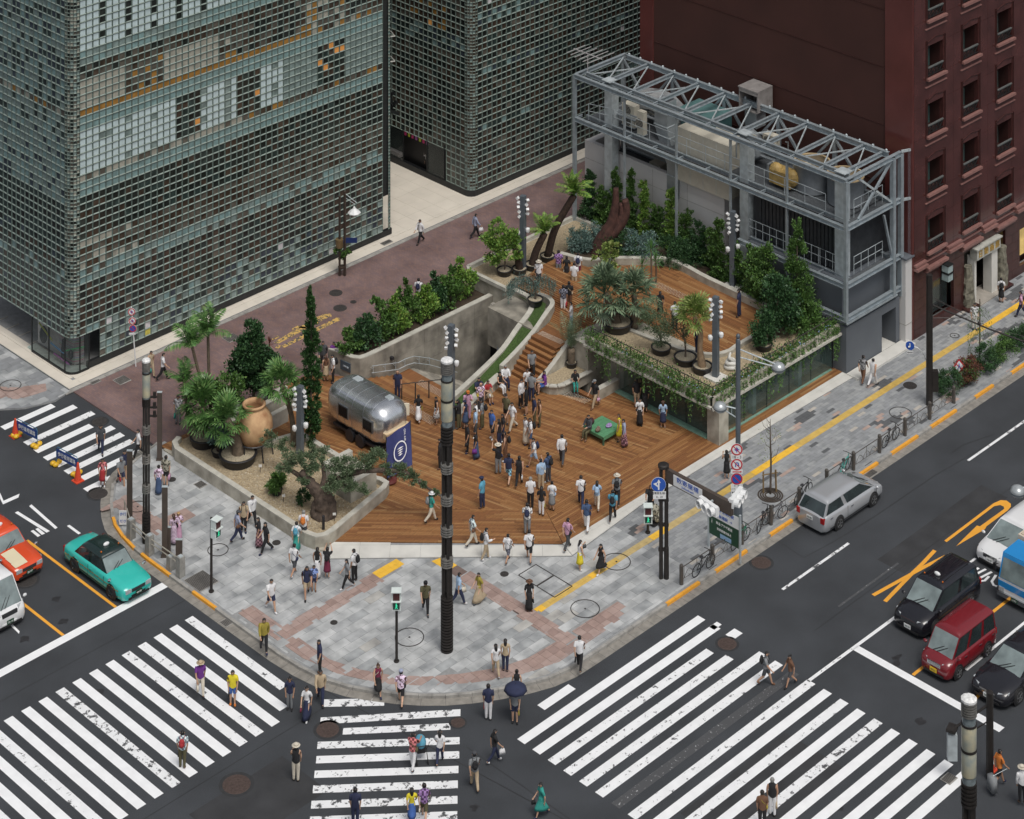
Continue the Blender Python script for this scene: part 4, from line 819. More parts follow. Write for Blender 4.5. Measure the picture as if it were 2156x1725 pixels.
# ================= timber deck =================
WOOD = []
def wood_mat(name, c):
    m = mat(name, c, .62, var=.0); t = m.node_tree; b = t.nodes['Principled BSDF']
    g = t.nodes.new('ShaderNodeTexCoord'); mp = t.nodes.new('ShaderNodeMapping'); mp.inputs['Scale'].default_value = (.9, 22, 22); n = t.nodes.new('ShaderNodeTexNoise'); n.inputs['Scale'].default_value = 1; n.inputs['Detail'].default_value = 6
    r = t.nodes.new('ShaderNodeValToRGB'); r.color_ramp.elements[0].position = .3; r.color_ramp.elements[1].position = .72
    r.color_ramp.elements[0].color = tuple(x*.72 for x in c)+(1,); r.color_ramp.elements[1].color = tuple(min(1, x*1.25) for x in c)+(1,)
    t.links.new(g.outputs['Object'], mp.inputs['Vector']); t.links.new(mp.outputs[0], n.inputs['Vector']); t.links.new(n.outputs['Fac'], r.inputs['Fac']); t.links.new(r.outputs[0], b.inputs['Base Color']); return m
WOOD = [wood_mat('deck_board_%d' % i, c) for i, c in enumerate(((.255, .118, .042), (.215, .092, .034), (.295, .145, .055), (.185, .080, .030), (.33, .18, .075)))]
WW = (8, 7, 6, 3, 2)
M_GAPW = mat('dark_wood_gap', (.05, .022, .012), .9, var=.1)
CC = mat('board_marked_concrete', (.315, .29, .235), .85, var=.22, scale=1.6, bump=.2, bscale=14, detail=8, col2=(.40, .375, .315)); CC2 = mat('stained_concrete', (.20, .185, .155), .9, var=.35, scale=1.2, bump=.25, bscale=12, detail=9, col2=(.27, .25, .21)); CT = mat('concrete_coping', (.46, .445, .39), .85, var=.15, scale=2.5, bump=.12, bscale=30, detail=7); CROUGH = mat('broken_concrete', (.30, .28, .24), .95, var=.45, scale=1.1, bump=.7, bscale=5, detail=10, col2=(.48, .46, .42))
M_GRAV = mat('tan_gravel', (.36, .29, .19), .95, var=.3, scale=9, bump=.8, bscale=22, detail=6)
M_GRASS = mat('lawn', (.045, .085, .018), .95, var=.4, scale=12, bump=.6, bscale=60); M_SOIL = mat('soil', (.05, .035, .022), .95, var=.3)
M_BLK = mat('black_pot_plastic', (.022, .022, .026), .5, var=.2); M_PGRAV = mat('pot_gravel', (.38, .33, .24), .95, var=.3, scale=14, bump=.8, bscale=26)
def pave_planks(parent, reg, z, ang, seed, limit, w=.135, excl=(), L=2.8, name='deck_board'):
    return pave(parent, reg, z, L, w, WOOD, WW, name, limit, excl, gap=.009, stag=-1, seed=seed, ang=ang, th=.025, jit=.001)
DECKP = [(-11.55, 2.9), (-10.62, 1.95), (-2.67, -6.25), (20.3, -6.2), (20.3, -5.5), (9.7, -5.3), (9.7, 1.5), (8.1, 1.5), (7.0, 3.6), (6.7, 6.9), (5.7, 6.5), (1.4, 5.25), (.72, 6.1), (.72, 12.3), (.1, 13.0), (-1.2, 14.9), (-11.55, 14.9)]
deck = tag(MB().prism(DECKP, .0, .172).build('timber_deck', M_GAPW), kind='structure')
S0, S1 = (-1.22, -3.62), (-8.5, 3.85)
pave_planks(deck, [(-10.62, 1.97), (-2.69, -6.22), (S0[0]-.02, S0[1]), S1], .2, math.atan2(-8.2, 7.97), 31, 90, L=3.0)
pave_planks(deck, [(-2.65, -6.22), (20.25, -6.18), (20.25, -5.45), (9.7, -5.25), (9.7, -3.6), (S0[0]+.01, -3.6)], .2, 0, 32, 90, L=3.0)
pave_planks(deck, [S0, (9.68, -3.62), (9.68, 1.5), (8.1, 1.5), (7.0, 3.6), (6.7, 6.9), (5.7, 6.5), (1.4, 5.25), (.70, 6.1), (.70, 12.3), (.1, 13.0), (-1.2, 14.85), (-11.5, 14.85), (-11.5, 3), (-10.6, 2.0), S1], .2, math.radians(-76.6), 33, 120)
def dotpad(parent, pts, z, name='anti_slip_dots', n=(28, 5)):
    b = MB(); a, bb, c, d = [V((*p, z)) for p in pts]
    for i in range(n[0]):
        for j in range(n[1]):
            p = lerp(lerp(a, bb, (j+.5)/n[1]), lerp(d, c, (j+.5)/n[1]), (i+.5)/n[0]); b.lathe(p, ((.028, 0), (.022, .007)), 6)
    o = b.build(name, mat('pale_stud', (.55, .50, .42), .5), parent); return tag(o, kind='stuff')
dotpad(deck, ((0, 12.1), (.6, 12.1), (.62, 6.2), (.0, 6.2)), .201, n=(56, 6))
def dots2(pts, z, n): dotpad(deck, pts, z, n=n)
dots2(((7.15, 3.25), (7.75, 3.2), (8.0, 1.75), (7.4, 1.75)), .201, (14, 6))
# ---- stairway down to the subway ----
hole = tag(thing('subway_stairs', 'timber and concrete stairway going down under the street between concrete walls', 'stairs', (0, 0, 0)))
b = MB(); n = 6
for k in range(n):
    x0 = .72+.40*k; z = .2-.115*(k+1); MB().box((x0+.2, 9.2-.0, z-.06), (.40, 6.15, .12)).build('timber_step', WOOD[k % 3], hole)
MB().box((3.55, 9.2, -.56), (.9, 6.15, .12)).build('landing', WOOD[1], hole); dotpad(hole, ((3.15, 10.9), (3.7, 10.9), (3.7, 8.3), (3.15, 8.3)), -.499, n=(24, 6))
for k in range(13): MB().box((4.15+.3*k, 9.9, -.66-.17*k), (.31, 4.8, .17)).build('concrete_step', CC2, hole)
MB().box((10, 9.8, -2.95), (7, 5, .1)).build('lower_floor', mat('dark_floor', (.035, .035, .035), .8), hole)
cv = MB(); rings = []
for i in range(10): y = 7.9+.22*i; rings.append([V((8.6+.05*math.sin(i*2.1), y, -2.2)), V((8.6+.07*math.sin(i*2.1+1), y, -.35+.12*i/3))])
cv.loft(rings, cap=False, close=False); cv.build('grey_dust_sheet', mat('grey_cloth', (.30, .32, .35), .8, var=.2, scale=3), hole)
W1O = [(.05, 13.5), (.12, 12.9), (.4, 12.45), (.85, 12.3), (10.7, 12.3), (10.7, 12.62), (1.0, 12.62), (.6, 12.72), (.42, 13.0), (.38, 13.6), (.2, 14.5), (-.15, 14.5)]
w1 = thing('concrete_wall', 'long board marked concrete wall along the shrubs above the subway stairs', 'wall', (0, 0, 0))
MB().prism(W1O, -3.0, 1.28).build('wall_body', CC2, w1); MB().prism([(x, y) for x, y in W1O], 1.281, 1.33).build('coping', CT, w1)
for x in (2.9, 5.2, 7.4, 9.2): MB().box((x, 12.293, -.8), (.02, .02, 4.1)).build('joint', CC2, w1)
for z in (.5, -.5): MB().box((5.6, 12.294, z), (9.6, .015, .015)).build('joint', CC2, w1)
MB().box((2.6, 12.2, .62), (.16, .2, .16)).build('spotlight', M_BLK, w1)
sp = MB(); sp.box((.05, 13.25, .72), (.05, .75, .5), .12); sp2 = sp.build('wall_sign', mat('slate_sign', (.06, .085, .11), .5), w1)
q = MB(); put_text(q, 'SUBWAY', .15, (.02, 13.25, .72), (0, -1, 0), ZD, ext=.02); q.build('lettering', mat('pale_letters', (.4, .45, .5), .5), w1)
b = MB()
for zz in (.0, .38): b.tube([(1.0, 12.1, .42+zz), (3.0, 12.1, -.12+zz), (3.6, 12.1, -.12+zz), (4.2, 12.1, .0+zz-.2), (5.4, 12.1, -.75+zz), (7.6, 12.1, -2.0+zz)], .022, 6)
for x, z in ((1.1, .4), (2.0, .15), (2.8, -.05), (3.5, -.12), (4.6, -.4), (5.4, -.75), (6.5, -1.4)): b.bar((x, 12.1, z), (x, 12.1, z+.42), .025); b.bar((x, 12.1, z+.2), (x, 12.3, z+.2), .02)
b.build('wall_handrail', M_STEEL2, w1)
hr = thing('handrail', 'central steel handrail on the timber steps beside the bald man', 'handrail', (0, 0, 0)); b = MB()
b.tube([(.55, 9.2, 1.05), (3.4, 8.6, .5)], .024, 6)
for t in (0.02, .32, .62, .95): p = lerp(V((.55, 9.2, 1.05)), V((3.4, 8.6, .5)), t); b.bar(p, p-ZD*.95, .05, .05)
b.build('rail', M_IRON, hr)
# ---- curved retaining walls, bench ----
def wall_strip(name, label, path, zt, zb, th, mats=(CC, CT), cat='wall', n=5, cop=.05):
    P = catmull([(*p, z) for p, z in zip(path, zt)], n); B = catmull([(*p, z) for p, z in zip(path, zb)], n); t = thing(name, label, cat, (0, 0, 0)); rings = []; cr = []
    for i, p in enumerate(P):
        d = (P[min(i+1, len(P)-1)]-P[max(i-1, 0)]); d.z = 0; d.normalize(); nn = V((-d.y, d.x, 0))*(th/2); q = B[i]
        rings.append([V((p.x+nn.x, p.y+nn.y, q.z)), V((p.x+nn.x, p.y+nn.y, p.z)), V((p.x-nn.x, p.y-nn.y, p.z)), V((p.x-nn.x, p.y-nn.y, q.z))])
        n2 = nn*1.03; cr.append([V((p.x+n2.x, p.y+n2.y, p.z+.002)), V((p.x+n2.x, p.y+n2.y, p.z+cop)), V((p.x-n2.x, p.y-n2.y, p.z+cop)), V((p.x-n2.x, p.y-n2.y, p.z+.002))])
    MB().loft(rings).build('wall_body', mats[0], t); MB().loft(cr).build('coping', mats[1], t); return t
wall_strip('curved_wall', 'curving concrete wall between the subway hole and the grass strip', [(1.5, 6.25), (4.2, 7.0), (6.9, 7.75), (8.7, 8.25), (10.3, 8.75), (11.05, 9.6), (11.1, 10.6), (11.1, 11.2)], [1.0, 1.0, 1.1, 1.55, 1.85, 1.95, 2.0, 2.0], [-3, -3, -3, -3, -3, -3, -3, -3], .30)
wall_strip('curved_wall', 'curving concrete wall edging the timber stairs and grass strip', [(5.9, 6.75), (7.2, 6.98), (8.7, 7.02), (10.1, 7.35), (11.1, 7.8), (11.45, 8.5), (11.35, 9.2)], [.95, 1.15, 1.75, 2.2, 2.25, 2.25, 2.25], [0]*7, .26)
bench = thing('bench', 'long low concrete bench seat at the foot of the grass slope', 'bench', (0, 0, 0)); MB().prism([(1.35, 5.25), (5.75, 6.42), (5.62, 6.85), (1.5, 5.75)], .1, .6).build('seat_block', CC, bench); MB().prism([(1.33, 5.22), (5.78, 6.40), (5.64, 6.88), (1.48, 5.78)], .601, .65).build('seat_top', CT, bench)
gs = MB(); L1 = [(1.55, 5.8, .62), (5.6, 6.8, .62), (7.2, 7.15, 1.0), (8.7, 7.25, 1.55), (10.1, 7.6, 1.95), (11.2, 8.4, 2.0), (11.3, 9.2, 2.0)]; L2 = [(1.6, 6.15, .8), (4.2, 6.85, .85), (6.9, 7.6, 1.05), (8.7, 8.1, 1.5), (10.2, 8.6, 1.8), (10.9, 9.5, 1.85), (10.95, 10.6, 1.85)]
for i in range(6): gs.quad(L1[i], L1[i+1], L2[i+1], L2[i])
tag(gs.build('grass', M_GRASS), kind='stuff')
oldw = thing('old_wall', 'rough broken old concrete wall exposed at the end of the subway hole', 'wall', (0, 0, 0)); rr = random.Random(3); rings = []
for i in range(13): y = 8.3+4.0*i/12; rings.append([V((10.45+rr.uniform(-.05, .05), y, -.75+.25*rr.random())), V((10.4+rr.uniform(-.06, .06), y, .1)), V((10.45+rr.uniform(-.05, .05), y, .62)), V((10.5+rr.uniform(-.05, .05), y, .95+rr.uniform(-.08, .08))), V((10.95, y, .95)), V((10.95, y, -.75))])
MB().loft(rings).build('rough_face', CROUGH, oldw)
b = MB()
for i, y in enumerate((9.4, 10.0, 10.6, 11.4)): b.lathe((10.39, y, -.15-.12*(i % 2)), ((.09, 0), (.09, .03), (.05, .035)), 10, axis=(-1, 0, 0))
b.build('pipe_holes', M_BLK, oldw); q = MB()
for i in range(16): q.box((10.38, 8.9+.2*i, .02), (.05, .03, .13))
q.build('cut_bars', M_IRON, oldw)
q = MB().box((13, 10.3, -1.8), (5, 4.4, 2.1)); q.build('darkness_block', mat('darkness_black', (.006, .006, .006), .9, var=.1), hole)  # solid near-black block paints in the darkness of the passage
# planter box above the hole (tree ferns)
PF = [(10.72, 11.15), (10.72, 14.3), (11.0, 14.7), (20.2, 14.7), (20.2, 11.9), (15.2, 11.6), (14.9, 11.1), (11.1, 11.1)]
pf = thing('concrete_planter', 'raised concrete planter with tree ferns above the subway hole', 'planter', (0, 0, 0)); MB().prism(PF, -.1, 1.95).build('wall', CC, pf)
inn = [(10.95, 11.45), (10.95, 14.2), (11.1, 14.45), (20, 14.45), (20, 12.1), (15.1, 11.85), (14.7, 11.4)]
q = MB()
for i in range(len(PF)):
    a, c = PF[i], PF[(i+1) % len(PF)]; q.bar((*a, 2.05), (*c, 2.05), .24, .2)
q.build('kerb', CT, pf); MB().prism(inn, 1.9, 1.99).build('gravel_bed', M_GRAV, pf)
# ---- timber stairs up to the terrace ----
st = thing('timber_stairs', 'timber steps climbing to the raised garden terrace', 'stairs', (0, 0, 0)); NS = 8; TZ = 1.75
for k in range(NS):
    x0 = 6.72+.235*k; z1 = .2+(TZ-.2)*(k+1)/NS; MB().box((x0+1.2, 5.86+.0, z1-.03), (2.4, 1.95, .06)).build('tread', WOOD[k % 3], st); MB().box((x0+.012, 5.86, z1-.13), (.022, 1.95, .16)).build('riser', WOOD[3], st)
dotpad(st, ((8.75, 6.75), (9.2, 6.75), (9.3, 5.0), (8.85, 5.0)), TZ+.004, n=(22, 5))
wall_strip('stair_wall', 'sloping concrete side wall right of the timber stairs', [(6.9, 4.72), (7.8, 4.76), (9.2, 4.8), (9.7, 4.8)], [.62, .95, 1.75, 1.9], [0, 0, 0, 0], .28)
RPL = [(6.75, 4.75), (6.62, 4.3), (6.7, 3.8), (7.0, 3.45), (7.4, 3.3), (9.5, 3.25), (9.5, 4.75)]
rp_ = thing('rounded_planter', 'low rounded concrete planter at the foot of the timber stairs', 'planter', (0, 0, 0)); MB().prism(RPL, .05, .66).build('wall', CC, rp_)
q = MB(); P = [V((*p, .69)) for p in RPL[:-1]]
for a, c in zip(P, P[1:]): q.bar(a, c, .3, .06)
q.build('kerb', CT, rp_); MB().prism([(6.95, 4.6), (6.85, 4.0), (7.2, 3.6), (9.4, 3.5), (9.4, 4.6)], .6, .675).build('gravel_bed', M_GRAV, rp_)
lw = thing('low_wall', 'low concrete wall beside the recess under the terrace slab', 'wall', (0, 0, 0)); MB().prism([(8.1, 1.42), (9.8, 1.42), (9.8, 1.72), (8.1, 1.72)], -.8, .74).build('wall_body', CC, lw); MB().prism([(8.08, 1.40), (9.82, 1.40), (9.82, 1.74), (8.08, 1.74)], .741, .78).build('coping', CT, lw)
cb = thing('concrete_block_wall', 'big board marked concrete wall block beside the palm and terrace slab', 'wall', (0, 0, 0)); MB().prism([(9.3, 3.3), (9.3, 4.7), (12, 4.7), (12, 1.8), (10.6, 1.8), (10.6, 3.3)], -.8, 2.1).build('wall_body', CC, cb); MB().prism([(9.28, 3.28), (9.28, 4.72), (11, 4.72), (11, 3.28)], 2.101, 2.14).build('coping', CT, cb)
for z in (.9, 1.5): MB().box((9.95, 3.293, z), (1.28, .012, .018)).build('joint', CC2, cb)
MB().prism([(7.95, 1.75), (10.5, 1.75), (10.5, 3.25), (7.95, 3.25)], -.9, -.8).build('recess_floor', mat('smooth_dark_floor', (.04, .04, .042), .3), cb)  # dark, smooth floor colour in the recess
b = MB()
for k in range(4): b.box((8.2+.28*k, 2.5, .1-.2*k), (.28, 1.5, .18))
b.build('recess_steps', WOOD[1], cb)
# ---- terrace (gently rising boards) ----
def tz(p):
    x = p[0]; t = min(1, max(0, (x-9.6)/4.2)); t = t*t*(3-2*t); return TZ+(2.5-TZ)*t
TER = [(9.05, 6.88), (9.1, 4.95), (9.8, 4.85), (11.0, 4.75), (11.9, 2.6), (12.0, .2), (12.2, -1.6), (12.8, -2.85), (14, -3.15), (18.6, -3.0), (18.75, 0.2), (18.95, 5.5), (17.6, 7.2), (16.6, 8.0), (15.4, 9.0), (14.95, 11.1), (11.35, 11.1), (11.55, 8.6), (11.1, 7.6), (10.2, 7.15)]
ter = MB(); 
for i in range(26):
    for j in range(32):
        x, y = 8.9+.4*i, -3.2+.46*j
        if inside((x+.2, y+.23), TER): ter.add([(x, y, tz((x, y))-.13), (x+.4, y, tz((x+.4, y))-.13), (x+.4, y+.46, tz((x+.4, y))-.13), (x, y+.46, tz((x, y))-.13)], ((0, 1, 2, 3),))
terrace = tag(ter.build('terrace', M_GAPW), kind='structure')
pave(terrace, TER, tz, 2.2, .135, WOOD, WW, 'deck_board', 300, gap=.009, stag=-1, seed=41, ang=math.radians(90), th=.025)
dotpad(terrace, ((16.4, 6.9), (17.0, 6.9), (17.0, 2.2), (16.4, 2.2)), 2.51, n=(40, 5))
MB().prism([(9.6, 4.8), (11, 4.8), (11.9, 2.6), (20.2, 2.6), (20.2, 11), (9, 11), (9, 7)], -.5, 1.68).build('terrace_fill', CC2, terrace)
# kerbs round the terrace
wall_strip('terrace_kerb', 'concrete kerb curving along the hedge side of the terrace', [(15.1, 11.0), (15.6, 9.2), (16.7, 8.2), (17.6, 7.35), (19.0, 5.6), (18.85, 2.5), (18.75, -2.0)], [2.75, 2.8, 2.85, 2.85, 2.85, 2.85, 2.85], [1.8]*7, .3)
wall_strip('terrace_kerb', 'low concrete kerb curving round the potted palms on the terrace', [(11.6, 2.6), (11.75, .2), (12.05, -1.7), (12.7, -2.9), (13.6, -3.3), (14.6, -3.25), (18.4, -3.2)], [2.55, 2.62, 2.66, 2.68, 2.68, 2.68, 2.68], [2.2]*7, .24)
# ---- pavilion under the terrace ----
pav = thing('glass_pavilion', 'low glass walled pavilion under the planted concrete terrace slab', 'pavilion', (0, 0, 0))
SL = [(9.0, 3.25), (9.0, -5.55), (9.15, -5.95), (9.5, -6.05), (20.05, -6.05), (20.05, 2.5), (12, 2.5), (12, 3.25)]
MB().prism(SL, 2.28, 2.42).build('slab', CC, pav)
q = MB(); q.bar((9.09, 3.25, 2.62), (9.09, -6.0, 2.62), .18, .40); q.bar((9.0, -5.96, 2.62), (20.05, -5.96, 2.62), .18, .40); q.build('upstand', CC, pav)
q = MB(); q.bar((8.93, 3.25, 2.33), (8.93, -6.1, 2.33), .16, .12); q.bar((8.85, -6.12, 2.33), (20.05, -6.12, 2.33), .16, .12); q.build('drip_edge', CT, pav)
MB().prism([(9.2, 3.2), (9.2, -5.85), (20, -5.85), (20, -3.1), (14, -3.2), (12.8, -2.9), (12.1, -1.6), (11.8, .2), (11.8, 3.2)], 2.42, 2.52).build('gravel_bed', M_GRAV, pav)
MB().prism([(18.8, -3.1), (20.3, -3.1), (20.3, 12), (15.4, 11.2), (15.7, 9.4), (16.8, 8.3), (17.7, 7.4), (19.0, 5.7)], 1.0, 2.55).build('hedge_bed', M_SOIL, pav)
MB().prism([(9.42, -6.12), (10.2, -6.12), (10.2, -5.3), (9.42, -5.3)], .18, 2.28).build('corner_pillar', CC, pav)
M_PAVG = mat('pavilion_glass', (.10, .17, .15), .05, var=.2, scale=.8, spec=.9, alpha=.38)
for k in range(4): y0 = 1.4-1.62*k; q = MB(); q.quad((9.85, y0, .2), (9.85, y0-1.6, .2), (9.85, y0-1.6, 2.28), (9.85, y0, 2.28)); q.build('glass_pane', M_PAVG, pav); MB().box((9.85, y0-1.61, 1.2), (.04, .03, 2.1)).build('mullion', M_DARKM, pav)
for k in range(5): x0 = 10.25+1.95*k; q = MB(); q.quad((x0, -5.55, .2), (x0+1.93, -5.55, .2), (x0+1.93, -5.55, 2.28), (x0, -5.55, 2.28)); q.build('glass_pane', M_PAVG, pav); MB().box((x0+1.94, -5.55, 1.2), (.03, .04, 2.1)).build('mullion', M_DARKM, pav)
q = MB(); q.box((9.62, -1.9, .22), (.4, 6.6, .04)); q.box((14.9, -5.62, .22), (9.8, .14, .04)); q.build('green_glass_floor_strip', mat('green_floor_glass', (.20, .34, .27), .12, var=.15), pav)
MB().prism([(9.9, 1.4), (9.9, -5.5), (20, -5.5), (20, 1.4)], .1, .19).build('inner_floor', mat('pavilion_floor', (.13, .10, .07), .5, var=.3), pav)
q = MB(); q.box((12.4, -1.8, 1.2), (.1, 6.4, 2.1), mi=0)
for k in range(22): q.box((12.3, -4.8+.28*k, 1.2), (.06, .1, 2.1), mi=1)
q.box((16.3, -3.6, 1.2), (7.4, .1, 2.1), mi=0)
for k in range(6): q.box((13.2+1.2*k, -4.2, .7), (.9, .5, 1.0), mi=2)
q.build('interior_screens', [mat('dim_brown', (.045, .03, .02), .7), mat('slat_brown', (.11, .06, .03), .6), mat('dim_green', (.05, .07, .055), .5, var=.4)], pav)
for x in (13.2, 17.2): MB().box((x, -5.3, 1.25), (.3, .3, 2.05)).build('inner_column', mat('teal_column', (.10, .15, .15), .5), pav)
q = MB(); q.tube([(9.25, 3.1, 3.25), (9.25, -5.8, 3.25)], .025, 6); q.tube([(9.25, -5.8, 3.25), (20, -5.8, 3.25)], .025, 6)
for k in range(10): y = 3.0-.98*k; q.bar((9.25, y, 2.45), (9.25, y, 3.25), .035)
for k in range(1, 12): x = 9.25+.98*k; q.bar((x, -5.8, 2.45), (x, -5.8, 3.25), .035)
q.build('terrace_railing', M_IRON, pav)
# ---- gravel planter on the left ----
gp_ = thing('gravel_planter', 'long low concrete planter filled with tan gravel along the street corner', 'planter', (0, 0, 0))
GO = [(-10.9, 14.05), (-11.35, 13.85), (-11.6, 13.3), (-11.6, 2.75), (-11.45, 2.2), (-11.05, 1.98), (-10.5, 2.02), (-6.3, 2.95), (-5.95, 3.15), (-5.95, 3.6), (-6.1, 4.0), (-6.1, 9.9), (-8.9, 10.7), (-9.4, 12.6), (-9.3, 14.1)]
q = MB(); P = [V((*p, .42)) for p in GO]; rings = []
for i, p in enumerate(P):
    d = (P[min(i+1, len(P)-1)]-P[max(i-1, 0)]).normalized(); nn = V((-d.y, d.x, 0))*.15; rings.append([p+nn-ZD*.42, p+nn+ZD*.30, p-nn+ZD*.30, p-nn-ZD*.42])
q.loft(rings); q.build('wall', CC, gp_); q = MB(); q.loft([[a+ZD*.001, a+ZD*.045, b+ZD*.045, b+ZD*.001] for _, a, b, _ in rings]); q.build('coping', CT, gp_)
MB().prism(GO, .3, .50).build('gravel_bed', M_GRAV, gp_)
gr = MB(); rr = random.Random(8)
for k in range(2600):
    x, y = rr.uniform(-11.4, -6.2), rr.uniform(2.3, 9.5)
    if inside((x, y), GO): s = rr.uniform(.02, .045); gr.box((x, y, .505), (s*1.4, s, s), rr.random()*3, rr.randrange(3))
tag(gr.build('pebbles', [mat('pebble_%d' % i, c, .9, var=.2) for i, c in enumerate(((.46, .38, .25), (.36, .27, .16), (.52, .46, .36)))], gp_), kind='stuff')
MB().prism([(-11.62, 14.5), (-11.55, 1.9), (-11.25, 1.55), (-11.1, 1.95), (-11.3, 2.4), (-11.4, 14.5)], .1, .2).build('sloped_footing', CC, gp_)
iw = thing('inner_wall', 'concrete wall behind the giant terracotta jar', 'wall', (0, 0, 0)); MB().prism([(-9.6, 12.5), (-4.2, 12.5), (-4.2, 12.8), (-9.6, 12.8)], .1, 1.25).build('wall_body', CC, iw); MB().prism([(-9.62, 12.48), (-4.18, 12.48), (-4.18, 12.82), (-9.62, 12.82)], 1.251, 1.3).build('coping', CT, iw)
iw2 = thing('inner_wall', 'low concrete wall behind the strip of soil with the dark tree', 'wall', (0, 0, 0)); MB().prism([(-9.2, 13.9), (-3.6, 13.9), (-3.6, 14.15), (-9.2, 14.15)], .1, .72).build('wall_body', CT, iw2); MB().prism([(-9.2, 12.82), (-3.7, 12.82), (-3.7, 13.88), (-9.2, 13.88)], .1, .6).build('soil_bed', M_SOIL, iw2)
iw3 = thing('inner_wall', 'short concrete kerb wall between the jar and the silver trailer', 'wall', (0, 0, 0)); MB().prism([(-9.2, 11.75), (-5.2, 11.9), (-5.2, 12.2), (-9.2, 12.05)], .1, .95).build('wall_body', CT, iw3)
bl = thing('concrete_block', 'beige concrete block box beside the olive tree in front of the trailer', 'block', (0, 0, 0)); MB().prism([(-8.2, 3.35), (-6.45, 3.35), (-6.45, 5.2), (-8.2, 5.2)], .4, 1.45).build('block_body', CC, bl); MB().prism([(-8.22, 3.33), (-6.43, 3.33), (-6.43, 3.6), (-8.22, 3.6)], 1.451, 1.5).build('coping', CT, bl); MB().prism([(-8.2, 5.2), (-6.45, 5.2), (-6.45, 5.5), (-8.2, 5.5)], .4, 1.75).build('rear_wall', CT, bl)
# ---- silver trailer ----
M_CHR = mat('polished_aluminium', (.78, .80, .82), .24, .92, var=.10, scale=1.6); M_SEAM = mat('riveted_seam', (.32, .34, .36), .3, .9)
tr = thing('camper_trailer', 'polished aluminium camper trailer with rounded ends and dark windows', 'trailer', (-3.15, 5.45, .2))
rings = []; W, Hh, Z0, LT = 1.12, 2.1, .42, 4.7
for i in range(17):
    t = i/16; y = LT*t; e = max(0, 1-min(t, 1-t)/.2); k = math.sqrt(max(.02, 1-e*e)); kw = .55+.45*k; ring = []
    for j in range(20):
        a = 2*math.pi*j/20; ca, sa = math.cos(a), math.sin(a); sx = math.copysign(abs(ca)**.62, ca); sz = math.copysign(abs(sa)**.62, sa)
        ring.append(V((W*kw*sx, y if 0 < i < 16 else y, Z0+Hh*.5+(Hh*.5*(.42+.58*k))*sz)))
    rings.append(ring)
q = MB(); q.loft(rings); o = q.build('body_shell', M_CHR, tr, True)
q = MB()
for t in (.22, .36, .5, .64, .78):
    i = int(t*16); q.tube([p+(p-V((0, p.y, Z0+Hh*.5)))*.004 for p in rings[i]]+[rings[i][0]], .008, 4)
q.build('rivet_seams', M_SEAM, tr)
for y0 in (1.05, 3.0):
    f = MB().box((-W-.005, y0, 1.5), (.05, .78, .62)).build('window', M_SEAM, tr); MB().box((-W-.035, y0, 1.5), (.03, .66, .5)).build('pane', mat('dark_trailer_glass', (.01, .012, .014), .06, spec=.9), f)
q = MB(); q.box((0, .1, 1.62), (1.35, .12, .5)); q.build('windscreen', mat('trailer_windscreen', (.05, .06, .06), .05, spec=.9), tr); MB().box((0, -.02, 1.2), (1.7, .3, .28)).build('timber_counter', mat('pale_timber', (.55, .42, .26), .5), tr)
MB().box((0, 2.2, .4), (1.9, 3.7, .12)).build('chassis', M_BLK, tr)
for y in (1.8, 2.6):
    for s in (-1, 1): w = MB(); w.lathe((s*.95, y, .33), ((.33, -.1), (.33, .1), (.2, .11), (.02, .11)), 18, axis=(s, 0, 0)); w.build('wheel', M_BLK, tr)
q = MB(); q.box((.35, 3.5, 2.42), (.4, .45, .22)); q.box((.3, .9, 2.42), (.35, .35, .25)); q.build('roof_vent', M_STEEL2, tr)
sgn = thing('sign_board', 'small cream sign board with a gold heart beside the trailer roof', 'sign', G(845, 925, .2)+ZD*1.6); MB().box((0, 0, 0), (.85, .07, .62), math.radians(-45)).build('board', mat('cream_board', (.72, .66, .52), .6, var=.04), sgn)
h = MB(); hp = [(.0, -.14), (.13, .0), (.14, .08), (.08, .13), (.0, .08), (-.08, .13), (-.14, .08), (-.13, 0)]; e = V((R45, -R45, 0)); nn = V((-R45, -R45, 0)); h.poly([nn*.045+e*x+ZD*(y+.05) for x, y in hp]); put_text(h, 'CAFE', .09, nn*.042-ZD*.17, e, ZD); h.build('gold_heart', mat('gold_print', (.38, .27, .12), .5), sgn); MB().bar((0, .02, -.3), (0, .02, -1.75), .04).build('post', M_BLK, sgn)
bn = thing('banner', 'navy blue banner with a white ring emblem hanging at the trailer front', 'banner', (0, 0, 0))
A, B_, Cc, D = G(813, 922, 2.2), G(864, 887, 2.4), G(868, 978, .7), G(816, 1008, .45); q = MB(); nx, nz = 8, 8; P = []
for i in range(nx+1):
    for j in range(nz+1): p = lerp(lerp(A, B_, i/nx), lerp(D, Cc, i/nx), j/nz); P.append(p+V((-.5, -.5, 0)).normalized()*(.05*math.sin(i*1.3+j*.5)))
q.add(P, [(i*(nz+1)+j, (i+1)*(nz+1)+j, (i+1)*(nz+1)+j+1, i*(nz+1)+j+1) for i in range(nx) for j in range(nz)]); q.build('cloth', mat('navy_cloth', (.028, .035, .13), .75, var=.12), bn, True)
e = (B_-A); e.z = 0; e.normalize(); ctr = (A+B_+Cc+D)/4; nb = V((e.y, -e.x, 0)); nb = nb if nb.dot(CAM-ctr) > 0 else -nb; up = (lerp(A, B_, .5)-lerp(D, Cc, .5)).normalized(); ri = MB(); c0 = ctr+nb*.09
for k in range(24):
    a0, a1 = 2*math.pi*k/24, 2*math.pi*(k+1)/24; f = lambda a, r: c0+e*(r*math.cos(a))+up*(r*math.sin(a)); ri.quad(f(a0, .40), f(a1, .40), f(a1, .46), f(a0, .46))
